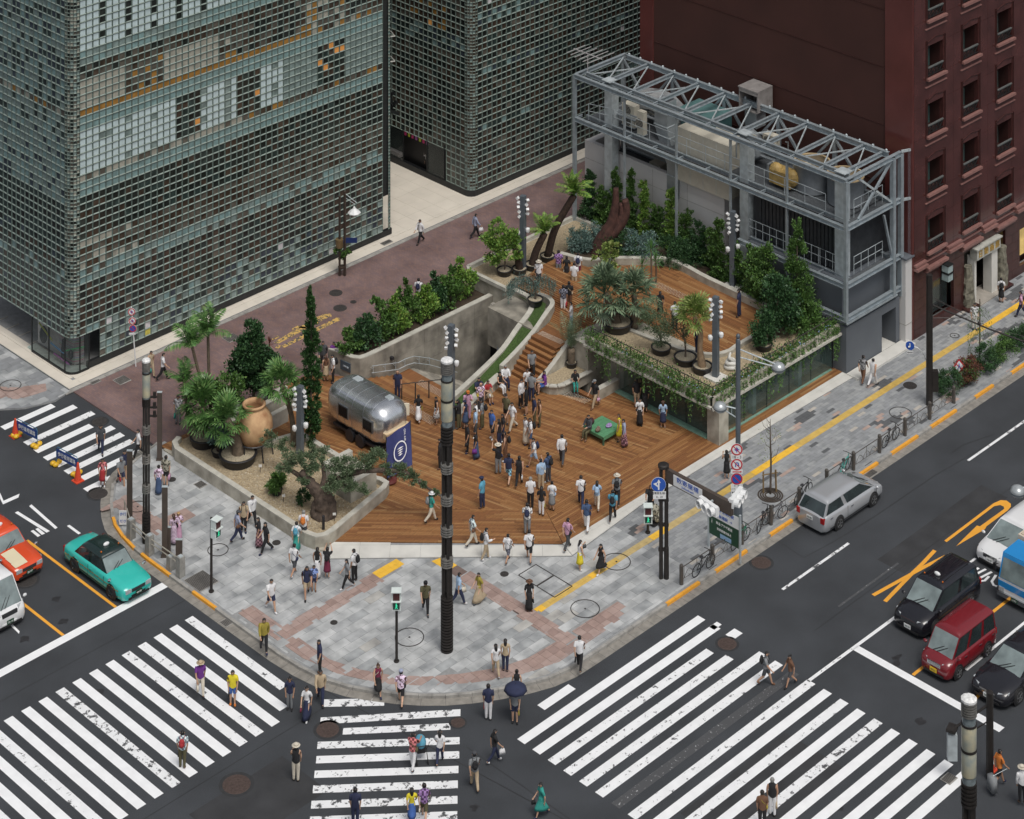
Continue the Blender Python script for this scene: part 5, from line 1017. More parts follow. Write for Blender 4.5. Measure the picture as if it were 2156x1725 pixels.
for k in range(4): ri.poly([c0+e*(-.22+.02*k)+up*(.13-.1*k), c0+e*(.0)+up*(.18-.1*k), c0+e*(.24-.03*k)+up*(.15-.1*k), c0+e*.0+up*(.10-.1*k)])
put_text(ri, 'ON AIR', .17, c0+up*.62+e*.35, -up, e); ri.build('emblem', mat('white_print', (.75, .75, .78), .6), bn); q = MB(); q.bar(A+ZD*.05, D-ZD*.4, .04); q.bar(B_+ZD*.05, Cc-ZD*.4, .04); q.build('poles', M_BLK, bn)
rs = thing('sandbag', 'dark red weight bag on the deck under the banner', 'bag', G(825, 1018, .22)); q = MB(); q.ell((0, 0, .08), (.32, .2, .1)); q.ell((.25, .12, .12), (.15, .2, .09)); q.build('bag_body', mat('dark_red_cloth', (.10, .015, .012), .7), rs)
# ---- giant jar ----
jr = thing('terracotta_jar', 'giant round terracotta jar on a black iron stand', 'jar', (-8.85, 10.3, .5)); MT = mat('terracotta', (.42, .21, .10), .85, var=.25, scale=1.6, bump=.15, bscale=14, detail=7, col2=(.50, .33, .18))
q = MB(); q.lathe((0, 0, .55), ((.28, 0), (.62, .12), (.95, .55), (1.12, 1.05), (1.08, 1.5), (.86, 1.9), (.62, 2.12), (.58, 2.2), (.70, 2.27), (.70, 2.36), (.60, 2.38), (.52, 2.3), (.5, 2.1), (.7, 1.8), (.1, 1.2)), 30, cap=False); q.v = [(x*.88, y*.88, z*.92) for x, y, z in q.v]; q.build('jar_body', MT, jr, True)
q = MB(); q.lathe((0, 0, .78), ((.90, 0), (.94, .04), (.90, .08)), 24, cap=False)
for k in range(6): a = math.pi/3*k+.3; q.bar((.9*math.cos(a), .9*math.sin(a), .8), (.95*math.cos(a), 1.05*math.sin(a), 0), .05)
q.build('iron_stand', M_BLK, jr)
# ---- green table bench ----
gt = thing('table_bench', 'square green wooden table bench on the deck', 'bench', G(1269, 917, .2)); MG = mat('green_paint', (.10, .27, .14), .5, var=.08); 
for k in range(6): MB().box((0, -.62+.25*k, .46), (1.5, .24, .05)).build('top_slat', MG, gt)
q = MB(); q.box((0, -.72, .36), (1.4, .05, .14)); q.box((0, .72, .36), (1.4, .05, .14)); q.box((.68, 0, .36), (.05, 1.38, .14)); q.box((-.68, 0, .36), (.05, 1.38, .14)); q.build('apron', MG, gt)
for x in (-.68, .68):
    for y in (-.68, .68): MB().box((x, y, .22), (.08, .08, .44)).build('leg', mat('green_leg', (.05, .12, .07), .6), gt)
for nm, lab, u, v, c, s in (('tote_bag', 'floral brown bag lying on the green table bench', 1259, 909, (.16, .11, .08), (.36, .25, .22)), ('folded_jacket', 'lavender jacket heaped on the green table bench', 1282, 899, (.30, .22, .42), (.42, .3, .14)), ('backpack', 'dark red and black rucksack on the green table bench', 1245, 893, (.05, .015, .02), (.4, .3, .26))):
    t = thing(nm, lab, 'bag', G(u, v, .69)); q = MB(); q.ell((0, 0, s[2]/2), (s[0]/2, s[1]/2, s[2]/2)); q.ell((.08, .05, s[2]*.6), (s[0]/3, s[1]/3, s[2]/2)); q.build('body', mat(nm+'_cloth', c, .8, var=.4, scale=14), t)
# ================= foliage =================
def leafset(cols, name, rough=.55):
    return [mat('%s_leaf_%d' % (name, i), c, rough, var=.25, scale=3, spec=.4) for i, c in enumerate(cols)]
LM = dict(mid=leafset(((0.058, 0.123, 0.026), (0.080, 0.167, 0.036), (0.041, 0.090, 0.022), (0.123, 0.217, 0.051)), 'mid'), dark=leafset(((0.026, 0.070, 0.023), (0.038, 0.094, 0.032), (0.017, 0.049, 0.019), (0.058, 0.123, 0.043)), 'dark'), lime=leafset(((0.145, 0.275, 0.043), (0.109, 0.217, 0.036), (0.217, 0.300, 0.065), (0.072, 0.145, 0.029)), 'lime'),
    olive=leafset(((0.080, 0.123, 0.058), (0.109, 0.152, 0.080), (0.055, 0.090, 0.043), (0.145, 0.189, 0.109)), 'olive'), blue=leafset(((0.102, 0.174, 0.152), (0.138, 0.217, 0.189), (0.072, 0.131, 0.116), (0.189, 0.261, 0.232)), 'blue'), palm=leafset(((0.072, 0.167, 0.043), (0.109, 0.217, 0.058), (0.051, 0.116, 0.032), (0.160, 0.261, 0.087)), 'palm', .45), grey=leafset(((0.109, 0.160, 0.094), (0.145, 0.210, 0.123), (0.075, 0.116, 0.070), (0.203, 0.261, 0.160)), 'grey', .5),
    red=leafset(((0.131, 0.043, 0.029), (0.087, 0.036, 0.026), (0.174, 0.072, 0.036), (0.058, 0.043, 0.022)), 'red'), conif=leafset(((0.026, 0.072, 0.017), (0.043, 0.109, 0.029), (0.014, 0.043, 0.012), (0.065, 0.145, 0.043)), 'conifer'), gold=leafset(((0.203, 0.275, 0.065), (0.145, 0.217, 0.051), (0.261, 0.300, 0.102), (0.102, 0.160, 0.036)), 'gold'))
BARK = mat('grey_bark', (.11, .085, .065), .95, var=.4, scale=6, bump=.6, bscale=18); BARKD = mat('dark_fibrous_bark', (.045, .028, .020), .95, var=.4, scale=7, bump=.7, bscale=25); BARKP = mat('palm_trunk', (.13, .10, .07), .95, var=.35, scale=5, bump=.7, bscale=20)
def leafmesh(name, P, D, S, L, W, mats, mi=None):
    P, D, S = (np.asarray(a, float) for a in (P, D, S)); n = len(P); L = np.broadcast_to(L, n)[:, None]; W = np.broadcast_to(W, n)[:, None]
    v = np.stack([P, P+D*L*.45+S*W*.5, P+D*L, P+D*L*.45-S*W*.5], 1).reshape(-1, 3)
    me = bpy.data.meshes.new(name); me.vertices.add(4*n); me.vertices.foreach_set('co', v.ravel()); me.loops.add(4*n); me.loops.foreach_set('vertex_index', np.arange(4*n)); me.polygons.add(n); me.polygons.foreach_set('loop_start', np.arange(0, 4*n, 4)); me.polygons.foreach_set('loop_total', np.full(n, 4))
    for m in mats: me.materials.append(m)
    me.polygons.foreach_set('material_index', (np.random.choice(len(mats), n, p=[.36, .28, .22, .14][:len(mats)] if len(mats) == 4 else None) if mi is None else mi).astype(np.int32)); me.update(calc_edges=True); return me
def unit(a): return a/np.maximum(1e-9, np.linalg.norm(a, axis=1, keepdims=True))
def cloud(blobs, per, L, W, mats, seed=0, droop=0., shell=.55, up=.25, name='crown'):
    """leaves through a set of ellipsoids (cx, cy, cz, rx, ry, rz); clumped so that gaps show."""
    rs = np.random.RandomState(seed); PP, DD = [], []
    for (cx, cy, cz, rx, ry, rz) in blobs:
        vol = max(.15, (rx*ry*rz)**(2/3)); nc = max(8, int(46*vol)); nl = max(4, int(2.6*per*vol/nc))
        d = unit(rs.normal(size=(nc, 3))); r = shell+(1-shell)*rs.rand(nc, 1); c = d*r
        q = np.repeat(c, nl, 0)+rs.normal(scale=.16, size=(nc*nl, 3)); out = unit(q+rs.normal(scale=.55, size=q.shape)+np.array([0, 0, up-droop]))
        PP.append(q*np.array([rx, ry, rz])+np.array([cx, cy, cz])); DD.append(out)
    P, D = np.concatenate(PP), np.concatenate(DD); S = unit(np.cross(D, rs.normal(size=D.shape))); k = .8+.6*rs.rand(len(P))
    return leafmesh(name, P, D, S, L*k, W*k*1.15, mats)
def pot(t, r, h, soil=True):
    q = MB(); q.lathe((0, 0, 0), ((r*.86, 0), (r, h), (r*1.04, h), (r*1.04, h+.03), (r*.9, h+.03), (r*.9, h-.04)), 22, cap=False); q.build('pot', M_BLK, t, True); MB().lathe((0, 0, h-.03), ((r*.92, 0), (.01, .02)), 18).build('pot_gravel', M_PGRAV, t)
def trunk_tube(t, pts, rad, m, name='trunk', n=9): q = MB(); q.tube(catmull(pts, 4), np.interp(np.linspace(0, 1, (len(pts)-1)*4+1), np.linspace(0, 1, len(rad)), rad).tolist(), n); return q.build(name, m, t, True)
def tree(label, cat, loc, blobs, per, L, W, kind, trunkpts=None, rad=(.06, .03), bark=BARK, potr=None, name='tree', group=None, seed=1, **kw):
    t = thing(name, label, cat, loc, 0, group)
    if potr: pot(t, *potr)
    if trunkpts:
        trunk_tube(t, trunkpts, rad, bark); rr = random.Random(seed); e = V(trunkpts[-1])
        for b in blobs[:7]: c = V(b[:3]); q = MB(); s = lerp(V(trunkpts[-2]), e, rr.random()); q.tube([s, lerp(s, c, .55)+ZD*.05, c], (rad[-1]*.8, rad[-1]*.5, .008), 5); q.build('branch', bark, t)
    link('crown', cloud(blobs, per, L, W, LM[kind], seed, **kw), t); return t
# palm leaves: shared meshes
def fan_leaf(R, stalk, nb, kind, seed, droop=.25, w=.055):
    rs = np.random.RandomState(seed); P, D, S, LL = [], [], [], []; c = np.array([stalk, 0, 0])
    for i in range(nb):
        a = (i/(nb-1)-.5)*math.radians(250); d = np.array([math.cos(a), math.sin(a), .12*rs.randn()]); d /= np.linalg.norm(d); n = np.array([0, 0, 1.]); s = np.cross(n, d); s /= np.linalg.norm(s); l = R*(.82+.18*math.cos(a))*(.9+.2*rs.rand())
        m = c+d*l*.55; d2 = d-np.array([0, 0, droop+.25*rs.rand()]); d2 /= np.linalg.norm(d2)
        P += [c, c+d*l*.45]; D += [d, d2]; S += [s, s]; LL += [l*.75, l*.55]
    P.append(np.zeros(3)); D.append(np.array([1., 0, 0])); S.append(np.array([0, 1., 0])); LL.append(stalk)
    return leafmesh('frond', P, D, S, np.array(LL), w*R*2.2, LM[kind])
def pinnate(Lr, nl, ll, kind, seed, arch=.9, w=.05, hang=.35):
    rs = np.random.RandomState(seed); P, D, S, LL = [], [], [], []; pos = np.zeros(3); ang = .95
    for i in range(nl):
        t = i/nl; ang -= arch*1.7/nl; d = np.array([math.cos(ang), 0, math.sin(ang)]); 
        P.append(pos.copy()); D.append(d); S.append(np.array([0, 1., 0])); LL.append(Lr/nl*1.3)
        if t > .1:
            k = math.sin(math.pi*min(1, .18+.82*t))**.6
            for s in (-1, 1): q = d*.55+np.array([0, s*1., -hang-.25*rs.rand()]); q /= np.linalg.norm(q); x = np.cross(q, d); P.append(pos+rs.normal(scale=.008, size=3)); D.append(q); S.append(d*.8+x*.2); LL.append(ll*k*(.85+.3*rs.rand()))
        pos = pos+d*Lr/nl
    W = np.full(len(P), w); return leafmesh('frond', P, D, S, np.array(LL), W, LM[kind])
FR = {}
def fronds(t, top, key, maker, n, tilt=(.2, 1.9), scale=1., seed=0, jit=.25):
    if key not in FR: FR[key] = [maker(s) for s in range(3)]
    rr = random.Random(seed)
    for i in range(n):
        o = link('frond', FR[key][i % 3], t, top); f = (i+.5)/n; el = lerp(tilt[0], tilt[1], f)+rr.uniform(-jit, jit)*.6; az = i*2.39996+rr.uniform(-.2, .2)
        o.rotation_euler = (rr.uniform(-.25, .25), el-math.pi/2, az); k = scale*rr.uniform(.85, 1.12); o.scale = (k, k, k)
FANBIG = lambda s: fan_leaf(.72, .75, 19, 'palm', s); FANGREY = lambda s: fan_leaf(.78, .95, 19, 'grey', s+5); FANSM = lambda s: fan_leaf(.42, .42, 15, 'blue', s+9); KENT = lambda s: pinnate(1.75, 24, .55, 'palm', s, .95, .10); FERN = lambda s: pinnate(1.35, 24, .34, 'lime', s+3, .8, .07, .12); FEATH = lambda s: pinnate(1.9, 28, .34, 'grey', s+4, .55, .035, -.1); CYC = lambda s: pinnate(1.0, 24, .2, 'dark', s+6, .7, .03, .05); GOLDF = lambda s: fan_leaf(.62, .6, 17, 'gold', s+2, .3); YUC = lambda s: leafmesh('frond', [(0, 0, 0)], [(1, 0, 0)], [(0, 1, 0)], np.array([.62]), .05, LM['palm'][:1]); CORD = lambda s: leafmesh('frond', [(0, 0, 0)], [(1, 0, 0)], [(0, 1, 0)], np.array([.5]), .045, LM['red'][:1])
def palm(label, loc, pts, rad, key, maker, n, potr=None, bark=BARKP, tilt=(.1, 2.0), scale=1., seed=0, cat='palm', group=None, name='palm_tree'):
    t = thing(name, label, cat, loc, 0, group)
    if potr: pot(t, *potr)
    if pts: trunk_tube(t, pts, rad, bark)
    fronds(t, pts[-1] if pts else (0, 0, .1), key, maker, n, tilt, scale, seed); return t
def up(v0, v1, z0): return ZT(v0, v1, z0)-z0
# left planter
palm('big shaggy fan palm in the leftmost black pot of the gravel planter', G(429, 935, .5), [(0, 0, .2), (.05, .0, 1.0), (.0, .1, 1.9)], (.20, .17, .15), 'fanbig', FANBIG, 34, (.72, .42), tilt=(-.1, 2.3), scale=1.2, seed=1)
palm('thick trunked fan palm in the wide black pot beside the terracotta jar', G(501, 972, .5), [(0, 0, .3), (-.08, .05, 1.2), (-.45, .35, 2.2)], (.36, .24, .2), 'fanbig', FANBIG, 22, (.98, .45), BARKP, (-.1, 2.2), 1.0, 2)
palm('small bluish fan palm in a pot between the two large pots', G(462, 958, .5), [(0, 0, .2), (0, 0, .9)], (.16, .2), 'fansm', FANSM, 20, (.42, .25), BARKD, (-.1, 1.9), 1.15, 3)
palm('taller feather palm with a slim trunk behind the shaggy fan palm', V((-9.0, 13.7, .4)), [(0, 0, 0), (-.1, .1, 2.5), (-.15, .15, 5.2)], (.10, .085, .08), 'kent', KENT, 11, None, BARKP, (.0, 1.6), .95, 4)
palm('leaning feather palm left of the taller one by the glass building', V((-9.5, 13.5, .4)), [(0, 0, 0), (-.15, .15, 2.4), (-.55, .55, 4.8)], (.10, .085, .08), 'kent', KENT, 10, None, BARKP, (.0, 1.7), .95, 5)
palm('low feather palm with arching fronds at the left end of the planter', V((-10.4, 13.6, .4)), [(0, 0, 0), (-.2, .2, 1.8), (-.3, .3, 3.1)], (.09, .08, .07), 'kent', KENT, 8, None, BARKP, (.2, 1.8), .9, 6)
tree('dark green broadleaf tree rising behind the concrete inner wall', 'tree', V((-6.4, 13.4, .55)), [(0, 0, 3.4, .9, .8, .75), (-.3, .5, 2.5, 1.0, .9, .7), (.4, -.3, 2.4, .9, .8, .7), (.1, .2, 4.2, .55, .5, .6), (.4, .2, 1.6, .8, .7, .5), (-.6, -.2, 3.0, .5, .5, .4)], 1500, .15, .09, 'dark', [(0, 0, 0), (.02, .02, 1.0), (0, 0, 2.0)], (.11, .07), seed=11)
tree('slender green tree with a thin stem between the fan palms', 'tree', V((-8.6, 12.9, .5)), [(0, 0, 2.6, .75, .7, .55), (.35, -.35, 2.2, .6, .5, .45), (-.3, .3, 2.1, .6, .5, .4)], 1300, .13, .08, 'mid', [(0, 0, 0), (.0, .0, 1.0), (.0, 0, 2.1)], (.05, .03), seed=12)
palm('fan palm with a straight brown trunk beside the lamp post and cypress', G(619, 938, .5), [(0, 0, 0), (-.1, .1, 1.6), (-.45, .45, 3.2)], (.17, .13, .15), 'fanbig', FANBIG, 24, None, BARKP, (-.1, 2.1), .98, 7)
c = thing('cordyline', 'dark red spiky cordyline with three heads behind the fan palm', 'plant', V((-5.2, 13.5, .5)))
for k, (x, y, z) in enumerate(((0, 0, 3.3), (-.3, .1, 2.0), (.35, -.1, 1.9))): trunk_tube(c, [(0, 0, 0), (x*.5, y*.5, z*.6), (x, y, z)], (.05, .04, .035), BARKD, 'stem', 6); fronds(c, (x, y, z), 'cord', CORD, 26, (-.3, 2.3), 1., k)
cy = thing('cypress', 'tall narrow dark green Italian cypress beside the silver trailer', 'tree', G(655, 938, .5)); trunk_tube(cy, [(0, 0, 0), (0, 0, 3), (0, 0, 7.6)], (.08, .05, .02), BARK)
link('crown', cloud([(.02*math.sin(k), .02*math.cos(k*2), .45+.42*k, .40*(1-(max(0, k-10)/9.5)**1.5)*(.82 if k < 2 else 1)+.03, .40*(1-(max(0, k-10)/9.5)**1.5)+.03, .42) for k in range(19)], 2300, .11, .05, LM['conif'], 13, up=1.1, shell=.75), cy)
# old olive with a contorted trunk and a long branch
ol = thing('olive_tree', 'ancient gnarled olive tree with a long drooping branch over the deck', 'tree', G(680, 1085, .5)); A45 = V((R45, -R45, 0)); B45 = V((R45, R45, 0))
def sc(x, z, d=0.): return A45*x + B45*d + ZD*z          # x across the view, z up, d away
for pts, rad in (([sc(0, -.1), sc(.05, .5), sc(-.25, 1.1), sc(-.75, 1.75), sc(-1.1, 2.2)], (.62, .45, .33, .24, .12)), ([sc(.25, -.1), sc(.3, .6), sc(.2, 1.2, .2), sc(.55, 1.7, .3)], (.48, .36, .26, .16)), ([sc(-.25, 0), sc(-.3, .5, .1), sc(-.05, 1.0)], (.4, .26, .2)), ([sc(.45, 1.5, .3), sc(1.5, 2.0, .2), sc(2.8, 2.25), sc(4.2, 2.1), sc(5.2, 1.4), sc(6.1, .85)], (.17, .13, .11, .09, .06, .03)), ([sc(-.7, 1.6), sc(-1.5, 2.0, .3), sc(-2.0, 2.3)], (.15, .1, .05)), ([sc(.5, 1.6, .3), sc(.6, 2.0), sc(1.2, 1.6, -.3)], (.12, .09, .04)), ([sc(-.2, 1.0), sc(.05, 1.7, .2), sc(-.1, 2.5, .4)], (.2, .13, .05))):
    q = MB(); P = catmull(pts, 5); rr = random.Random(len(P)); q.tube(P, [np.interp(i/(len(P)-1), np.linspace(0, 1, len(rad)), rad)*rr.uniform(.85, 1.2) for i in range(len(P))], 9); q.build('trunk' if rad[0] > .2 else 'branch', mat('gnarled_bark', (.085, .062, .048), .95, var=.5, scale=5, bump=1., bscale=11, detail=8), ol, True)
link('crown', cloud([(*sc(x, z, d), rx, rx, rz) for x, z, d, rx, rz in ((-1.9, 2.35, .2, .55, .38), (-1.2, 2.7, .3, .6, .4), (-.5, 2.3, .0, .5, .33), (-.2, 2.9, .5, .55, .38), (.6, 2.4, .2, .55, .4), (.5, 1.7, -.4, .6, .35), (1.2, 1.75, -.4, .55, .33), (1.9, 1.45, -.3, .4, .25), (1.3, 2.3, .3, .55, .4), (2.1, 2.6, .2, .6, .42), (2.7, 2.75, .3, .55, .4), (3.2, 2.25, .1, .5, .3), (3.9, 2.2, 0, .45, .3), (4.5, 1.9, 0, .35, .28), (5.0, 1.55, 0, .25, .2), (5.6, 1.1, 0, .2, .13), (6.1, .85, 0, .16, .1), (-.9, 1.95, -.3, .3, .22))], 2300, .10, .032, LM['olive'], 14, shell=.3), ol)
tree('bright green potted shrub on the gravel below the jar', 'shrub', G(583, 1040, .5), [(0, 0, .55, .45, .45, .35), (.1, 0, .8, .3, .3, .25)], 1900, .2, .045, 'mid', potr=(.28, .25), name='shrub', seed=15)
tree('grey green herb spilling from the broken opening of the terracotta jar', 'shrub', V((-9.1, 8.2, 1.7)), [(0, 0, .35, .45, .5, .3), (-.2, .4, .45, .4, .4, .3), (.4, -.4, .25, .5, .4, .3)], 1300, .1, .035, 'olive', name='shrub', seed=16)
tree('small fern growing at the foot of the olive trunk', 'fern', G(640, 1062, .5), [(0, 0, .4, .35, .35, .35)], 1100, .16, .05, 'dark', name='fern', seed=17)
for k, (u, v) in enumerate(((704, 1097), (635, 1049), (548, 995), (512, 957), (503, 990), (480, 966), (571, 950), (597, 1058))):
    t = thing('plant_label', 'small white plant label '+('below the right side of the olive trunk', 'left of the olive trunk', 'between the wide pot and the jar', 'in front of the small bluish palm', 'left of the wide black pot', 'behind the leftmost black pot', 'beside the iron stand of the jar', 'below the potted bright green shrub')[k], 'plant label', G(u, v, .5), 0, 'white plant labels in the gravel planter'); q = MB(); q.bar((0, 0, 0), (0, 0, .3), .02); q.build('stake', M_BLK, t); q = MB(); q.box((0, 0, .34), (.16, .02, .12), math.radians(-45)); q.build('card', mat('white_card', (.75, .75, .72), .5, var=.03), t)
bo = thing('bollard_light', 'short black bollard light at the front corner of the gravel planter', 'bollard light', G(681, 1115, .5)); q = MB(); q.lathe((0, 0, 0), ((.07, 0), (.07, .66), (.06, .68), (.01, .68)), 12); q.build('post', M_BLK, bo)
# shrubs on the subway wall
sb_ = tag(MB().prism([(.5, 12.75), (10.7, 12.65), (10.7, 14.6), (-.1, 14.6)], .0, 1.12).build('shrub_bed', M_SOIL), 'soil bed behind the long subway wall', 'planting bed')
for k, (x, y, h, r, kind) in enumerate(((.6, 13.6, .95, .75, 'mid'), (1.7, 13.3, 1.35, .85, 'dark'), (2.9, 13.5, 1.65, .85, 'mid'), (4.0, 13.3, 1.5, .8, 'lime'), (5.1, 13.5, 1.85, .85, 'mid'), (6.2, 13.3, 1.5, .8, 'lime'), (7.2, 13.5, 1.6, .75, 'dark'), (8.3, 13.4, 1.75, .8, 'mid'), (9.5, 13.5, 1.7, .7, 'lime'))):
    rr = random.Random(k); tree(('bushy shrub %s above the subway wall' % ('at the left end', 'second from the left', 'with a tall tip third from the left', 'in bright green left of the middle', 'tallest in the middle', 'in bright green right of the middle', 'dark and narrow third from the right', 'second from the right', 'at the right end by the concrete planter')[k]), 'shrub', V((x, y, 1.1)), [(0, 0, h*.5, r, r*.8, h*.42), (rr.uniform(-.4, .4), .1, h*.9, r*.55, r*.5, h*.3), (rr.uniform(-.4, .4), -.2, h*.7, r*.5, r*.5, h*.25), (rr.uniform(-.3, .3), .1, h*1.2, .22, .22, h*.25)], 1050, .13, .085, kind, [(0, 0, 0), (0, 0, h*.4), (0, 0, h*.8)], (.035, .02), name='shrub', group='shrubs along the subway wall', seed=20+k)
# tree fern planter and terrace
tree('light green multi stemmed tree at the corner of the tree fern planter', 'tree', G(1062, 578, 2.0), [(-.6, .5, 2.3, .7, .6, .55), (-.2, .2, 1.7, .8, .7, .5), (.3, -.1, 2.1, .65, .6, .5), (-.5, .4, 1.2, .6, .6, .4), (.4, -.4, 1.3, .5, .5, .35), (-.2, .3, 2.9, .45, .45, .35)], 900, .13, .08, 'lime', [(0, 0, 0), (.05, 0, .9), (-.05, .1, 1.9)], (.05, .03), potr=(.45, .3), seed=31)
for k, (u, v, cu, cv, n, lab, s) in enumerate(((1121, 566, 1146, 492, 15, 'tree fern with lime fronds in the nearer black pot', 1.0), (1153, 548, 1207, 412, 16, 'tallest tree fern at the back of the planter beside the brick street', 1.15), (1094, 575, 1085, 522, 10, 'low tree fern beside the lamp post in the corner planter', .8))):
    b = G(u, v, 2.0); h = up(v, cv, 2.0); o = A45*((cu-u)/ppm(v)); palm(lab, b, [(0, 0, .2), tuple(o*.3+ZD*(h*.5)), tuple(o+ZD*h)], (.24, .22, .2), 'fern', FERN, n, (.45, .3), BARKD, (.2, 1.75), s, 40+k, 'tree fern', None, 'tree_fern')
palm('dark green cycad at the back of the terrace', G(1214, 535, 2.0), [(0, 0, 0), (0, 0, .4)], (.2, .18), 'cyc', CYC, 20, None, BARKD, (0, 1.8), 1.2, 44, 'cycad', None, 'cycad')
dt = thing('dead_tree', 'dark brown forked dead tree trunk standing among the hedge plants', 'tree', G(1262, 540, 2.3)); MD = mat('dead_wood', (.06, .026, .020), .9, var=.45, scale=4, bump=.9, bscale=9)
for pts, rad in (([sc(-.1, -.3), sc(.2, .8), sc(.7, 1.9), sc(.95, 3.0), sc(1.0, 4.1)], (.75, .55, .34, .24, .16)), ([sc(.3, 1.0), sc(1.1, 1.7), sc(1.6, 2.6), sc(1.55, 3.4)], (.4, .32, .26, .2)), ([sc(.5, 1.4), sc(1.3, 2.4), sc(1.25, 3.2)], (.25, .2, .12))):
    q = MB(); P = catmull(pts, 5); q.tube(P, [np.interp(i/(len(P)-1), np.linspace(0, 1, len(rad)), rad) for i in range(len(P))], 10); q.build('trunk', MD, dt, True)
tree('small yellow green maple near the back kerb of the terrace', 'tree', G(1285, 590, 2.1), [(-.5, .3, 1.5, .55, .5, .2), (.1, 0, 1.9, .6, .5, .2), (-.2, -.1, 1.0, .6, .5, .22), (.3, .2, 1.35, .5, .4, .18), (-.5, .2, .6, .5, .4, .2)], 1000, .13, .08, 'gold', [(0, 0, 0), (.1, 0, .8), (0, 0, 1.7)], (.04, .02), BARK, seed=46)
for k, (u, v, h, n, lab) in enumerate(((1371, 605, 2.2, 34, 'tallest yucca with a slim stem on the terrace'), (1381, 600, 1.4, 30, 'shorter yucca right of the tallest one'), (1352, 588, .8, 26, 'lowest yucca beside the terrace kerb'))): t = thing('yucca', lab, 'plant', G(u, v, 2.45), 0, 'yuccas on the terrace'); trunk_tube(t, [(0, 0, 0), (.02, 0, h*.5), (0, .02, h)], (.06, .05, .05), BARKP, 'stem', 6); fronds(t, (0, 0, h), 'yuc', YUC, n, (-.4, 2.4), 1.05, 50+k)
palm('largest grey green fan palm clump at the front of the terrace', G(1300, 692, 2.55), [(0, 0, .2), (-.2, .2, 1.1), (-.45, .55, 1.9)], (.30, .22, .2), 'fangrey', FANGREY, 34, (.85, .42), BARKP, (-.2, 2.2), 1.08, 61)
palm('second grey green fan palm right of the largest clump', G(1335, 690, 2.55), [(0, 0, 0), (.1, .0, 1.0), (.2, .2, 1.7)], (.22, .17, .16), 'fangrey', FANGREY, 24, None, BARKP, (-.1, 2.2), .95, 62)
palm('golden green palm with a pale swollen trunk at the corner of the terrace', G(1479, 783, 2.52), [(0, 0, .2), (-.15, .05, 1.3), (-.05, .1, 2.1), (-.3, .3, 3.0)], (.26, .15, .15, .12), 'gold', GOLDF, 22, (.55, .35), mat('pale_palm_trunk', (.26, .18, .11), .9, var=.25, scale=6, bump=.4), (-.2, 1.9), 1.15, 63)
tree('thin airy olive coloured tree in the black pot left of the golden palm', 'tree', G(1443, 764, 2.52), [(-.5, .5, 2.2, .75, .7, .6), (.1, .2, 2.8, .6, .6, .5), (-1.0, .8, 2.6, .6, .6, .5), (-.2, 0, 1.5, .6, .5, .4), (.3, .1, 2.0, .5, .5, .5), (-.8, .6, 1.7, .6, .6, .4)], 420, .11, .03, 'olive', [(0, 0, .2), (.0, 0, .9), (-.15, .1, 1.9)], (.06, .03), potr=(.62, .35), seed=64, shell=.15)
tree('grey green shrubby tree between the fan palms and the airy tree', 'tree', G(1392, 742, 2.52), [(0, 0, .9, .65, .6, .5), (-.3, .3, 1.5, .6, .6, .5), (-.7, .5, 2.0, .6, .6, .5), (.3, .1, 1.3, .4, .4, .4), (-.2, .5, 2.3, .5, .5, .4)], 900, .09, .03, 'olive', [(0, 0, .2), (0, 0, .6), (-.1, .1, 1.2)], (.06, .04), potr=(.55, .3), seed=65, shell=.25)
palm('feather palm with upright grey fronds at the foot of the terrace wall', G(1203, 772, .68), [(0, 0, .1), (0, 0, 1.0)], (.2, .22), 'feath', FEATH, 15, (.32, .25), BARKP, (.15, 1.1), 1.0, 66)
wc = thing('weeping_cedar', 'blue green weeping cedar arching over the curved concrete wall', 'tree', G(1127, 640, 2.0)); pot(wc, .45, .3); arch = [sc(.0, .2), sc(0, .9), sc(-.15, 1.35), sc(-.6, 1.6), sc(-1.2, 1.45), sc(-1.6, 1.0)]; trunk_tube(wc, arch, (.07, .06, .05, .045, .03, .02), BARK); trunk_tube(wc, [sc(0, 1.2), sc(.5, 1.55), sc(1.0, 1.2)], (.05, .035, .02), BARK, 'branch')
P, D, S = [], [], []; rs = np.random.RandomState(5)
for p in catmull(arch[2:], 12)+catmull([sc(0, 1.3), sc(.5, 1.6), sc(1.1, 1.25)], 10):
    for k in range(13): o = np.array(p)+rs.normal(scale=.1, size=3); L = rs.uniform(.2, 1.0); m = max(2, int(L/.1)); P += [o-np.array([0, 0, .1*j]) for j in range(m)]; D += [unit(np.array([[rs.randn()*.5, rs.randn()*.5, -1.]]))[0] for j in range(m)]; S += [unit(rs.normal(size=(1, 3)))[0] for j in range(m)]
link('crown', leafmesh('crown', P, D, S, .12, .035, LM['blue']), wc)
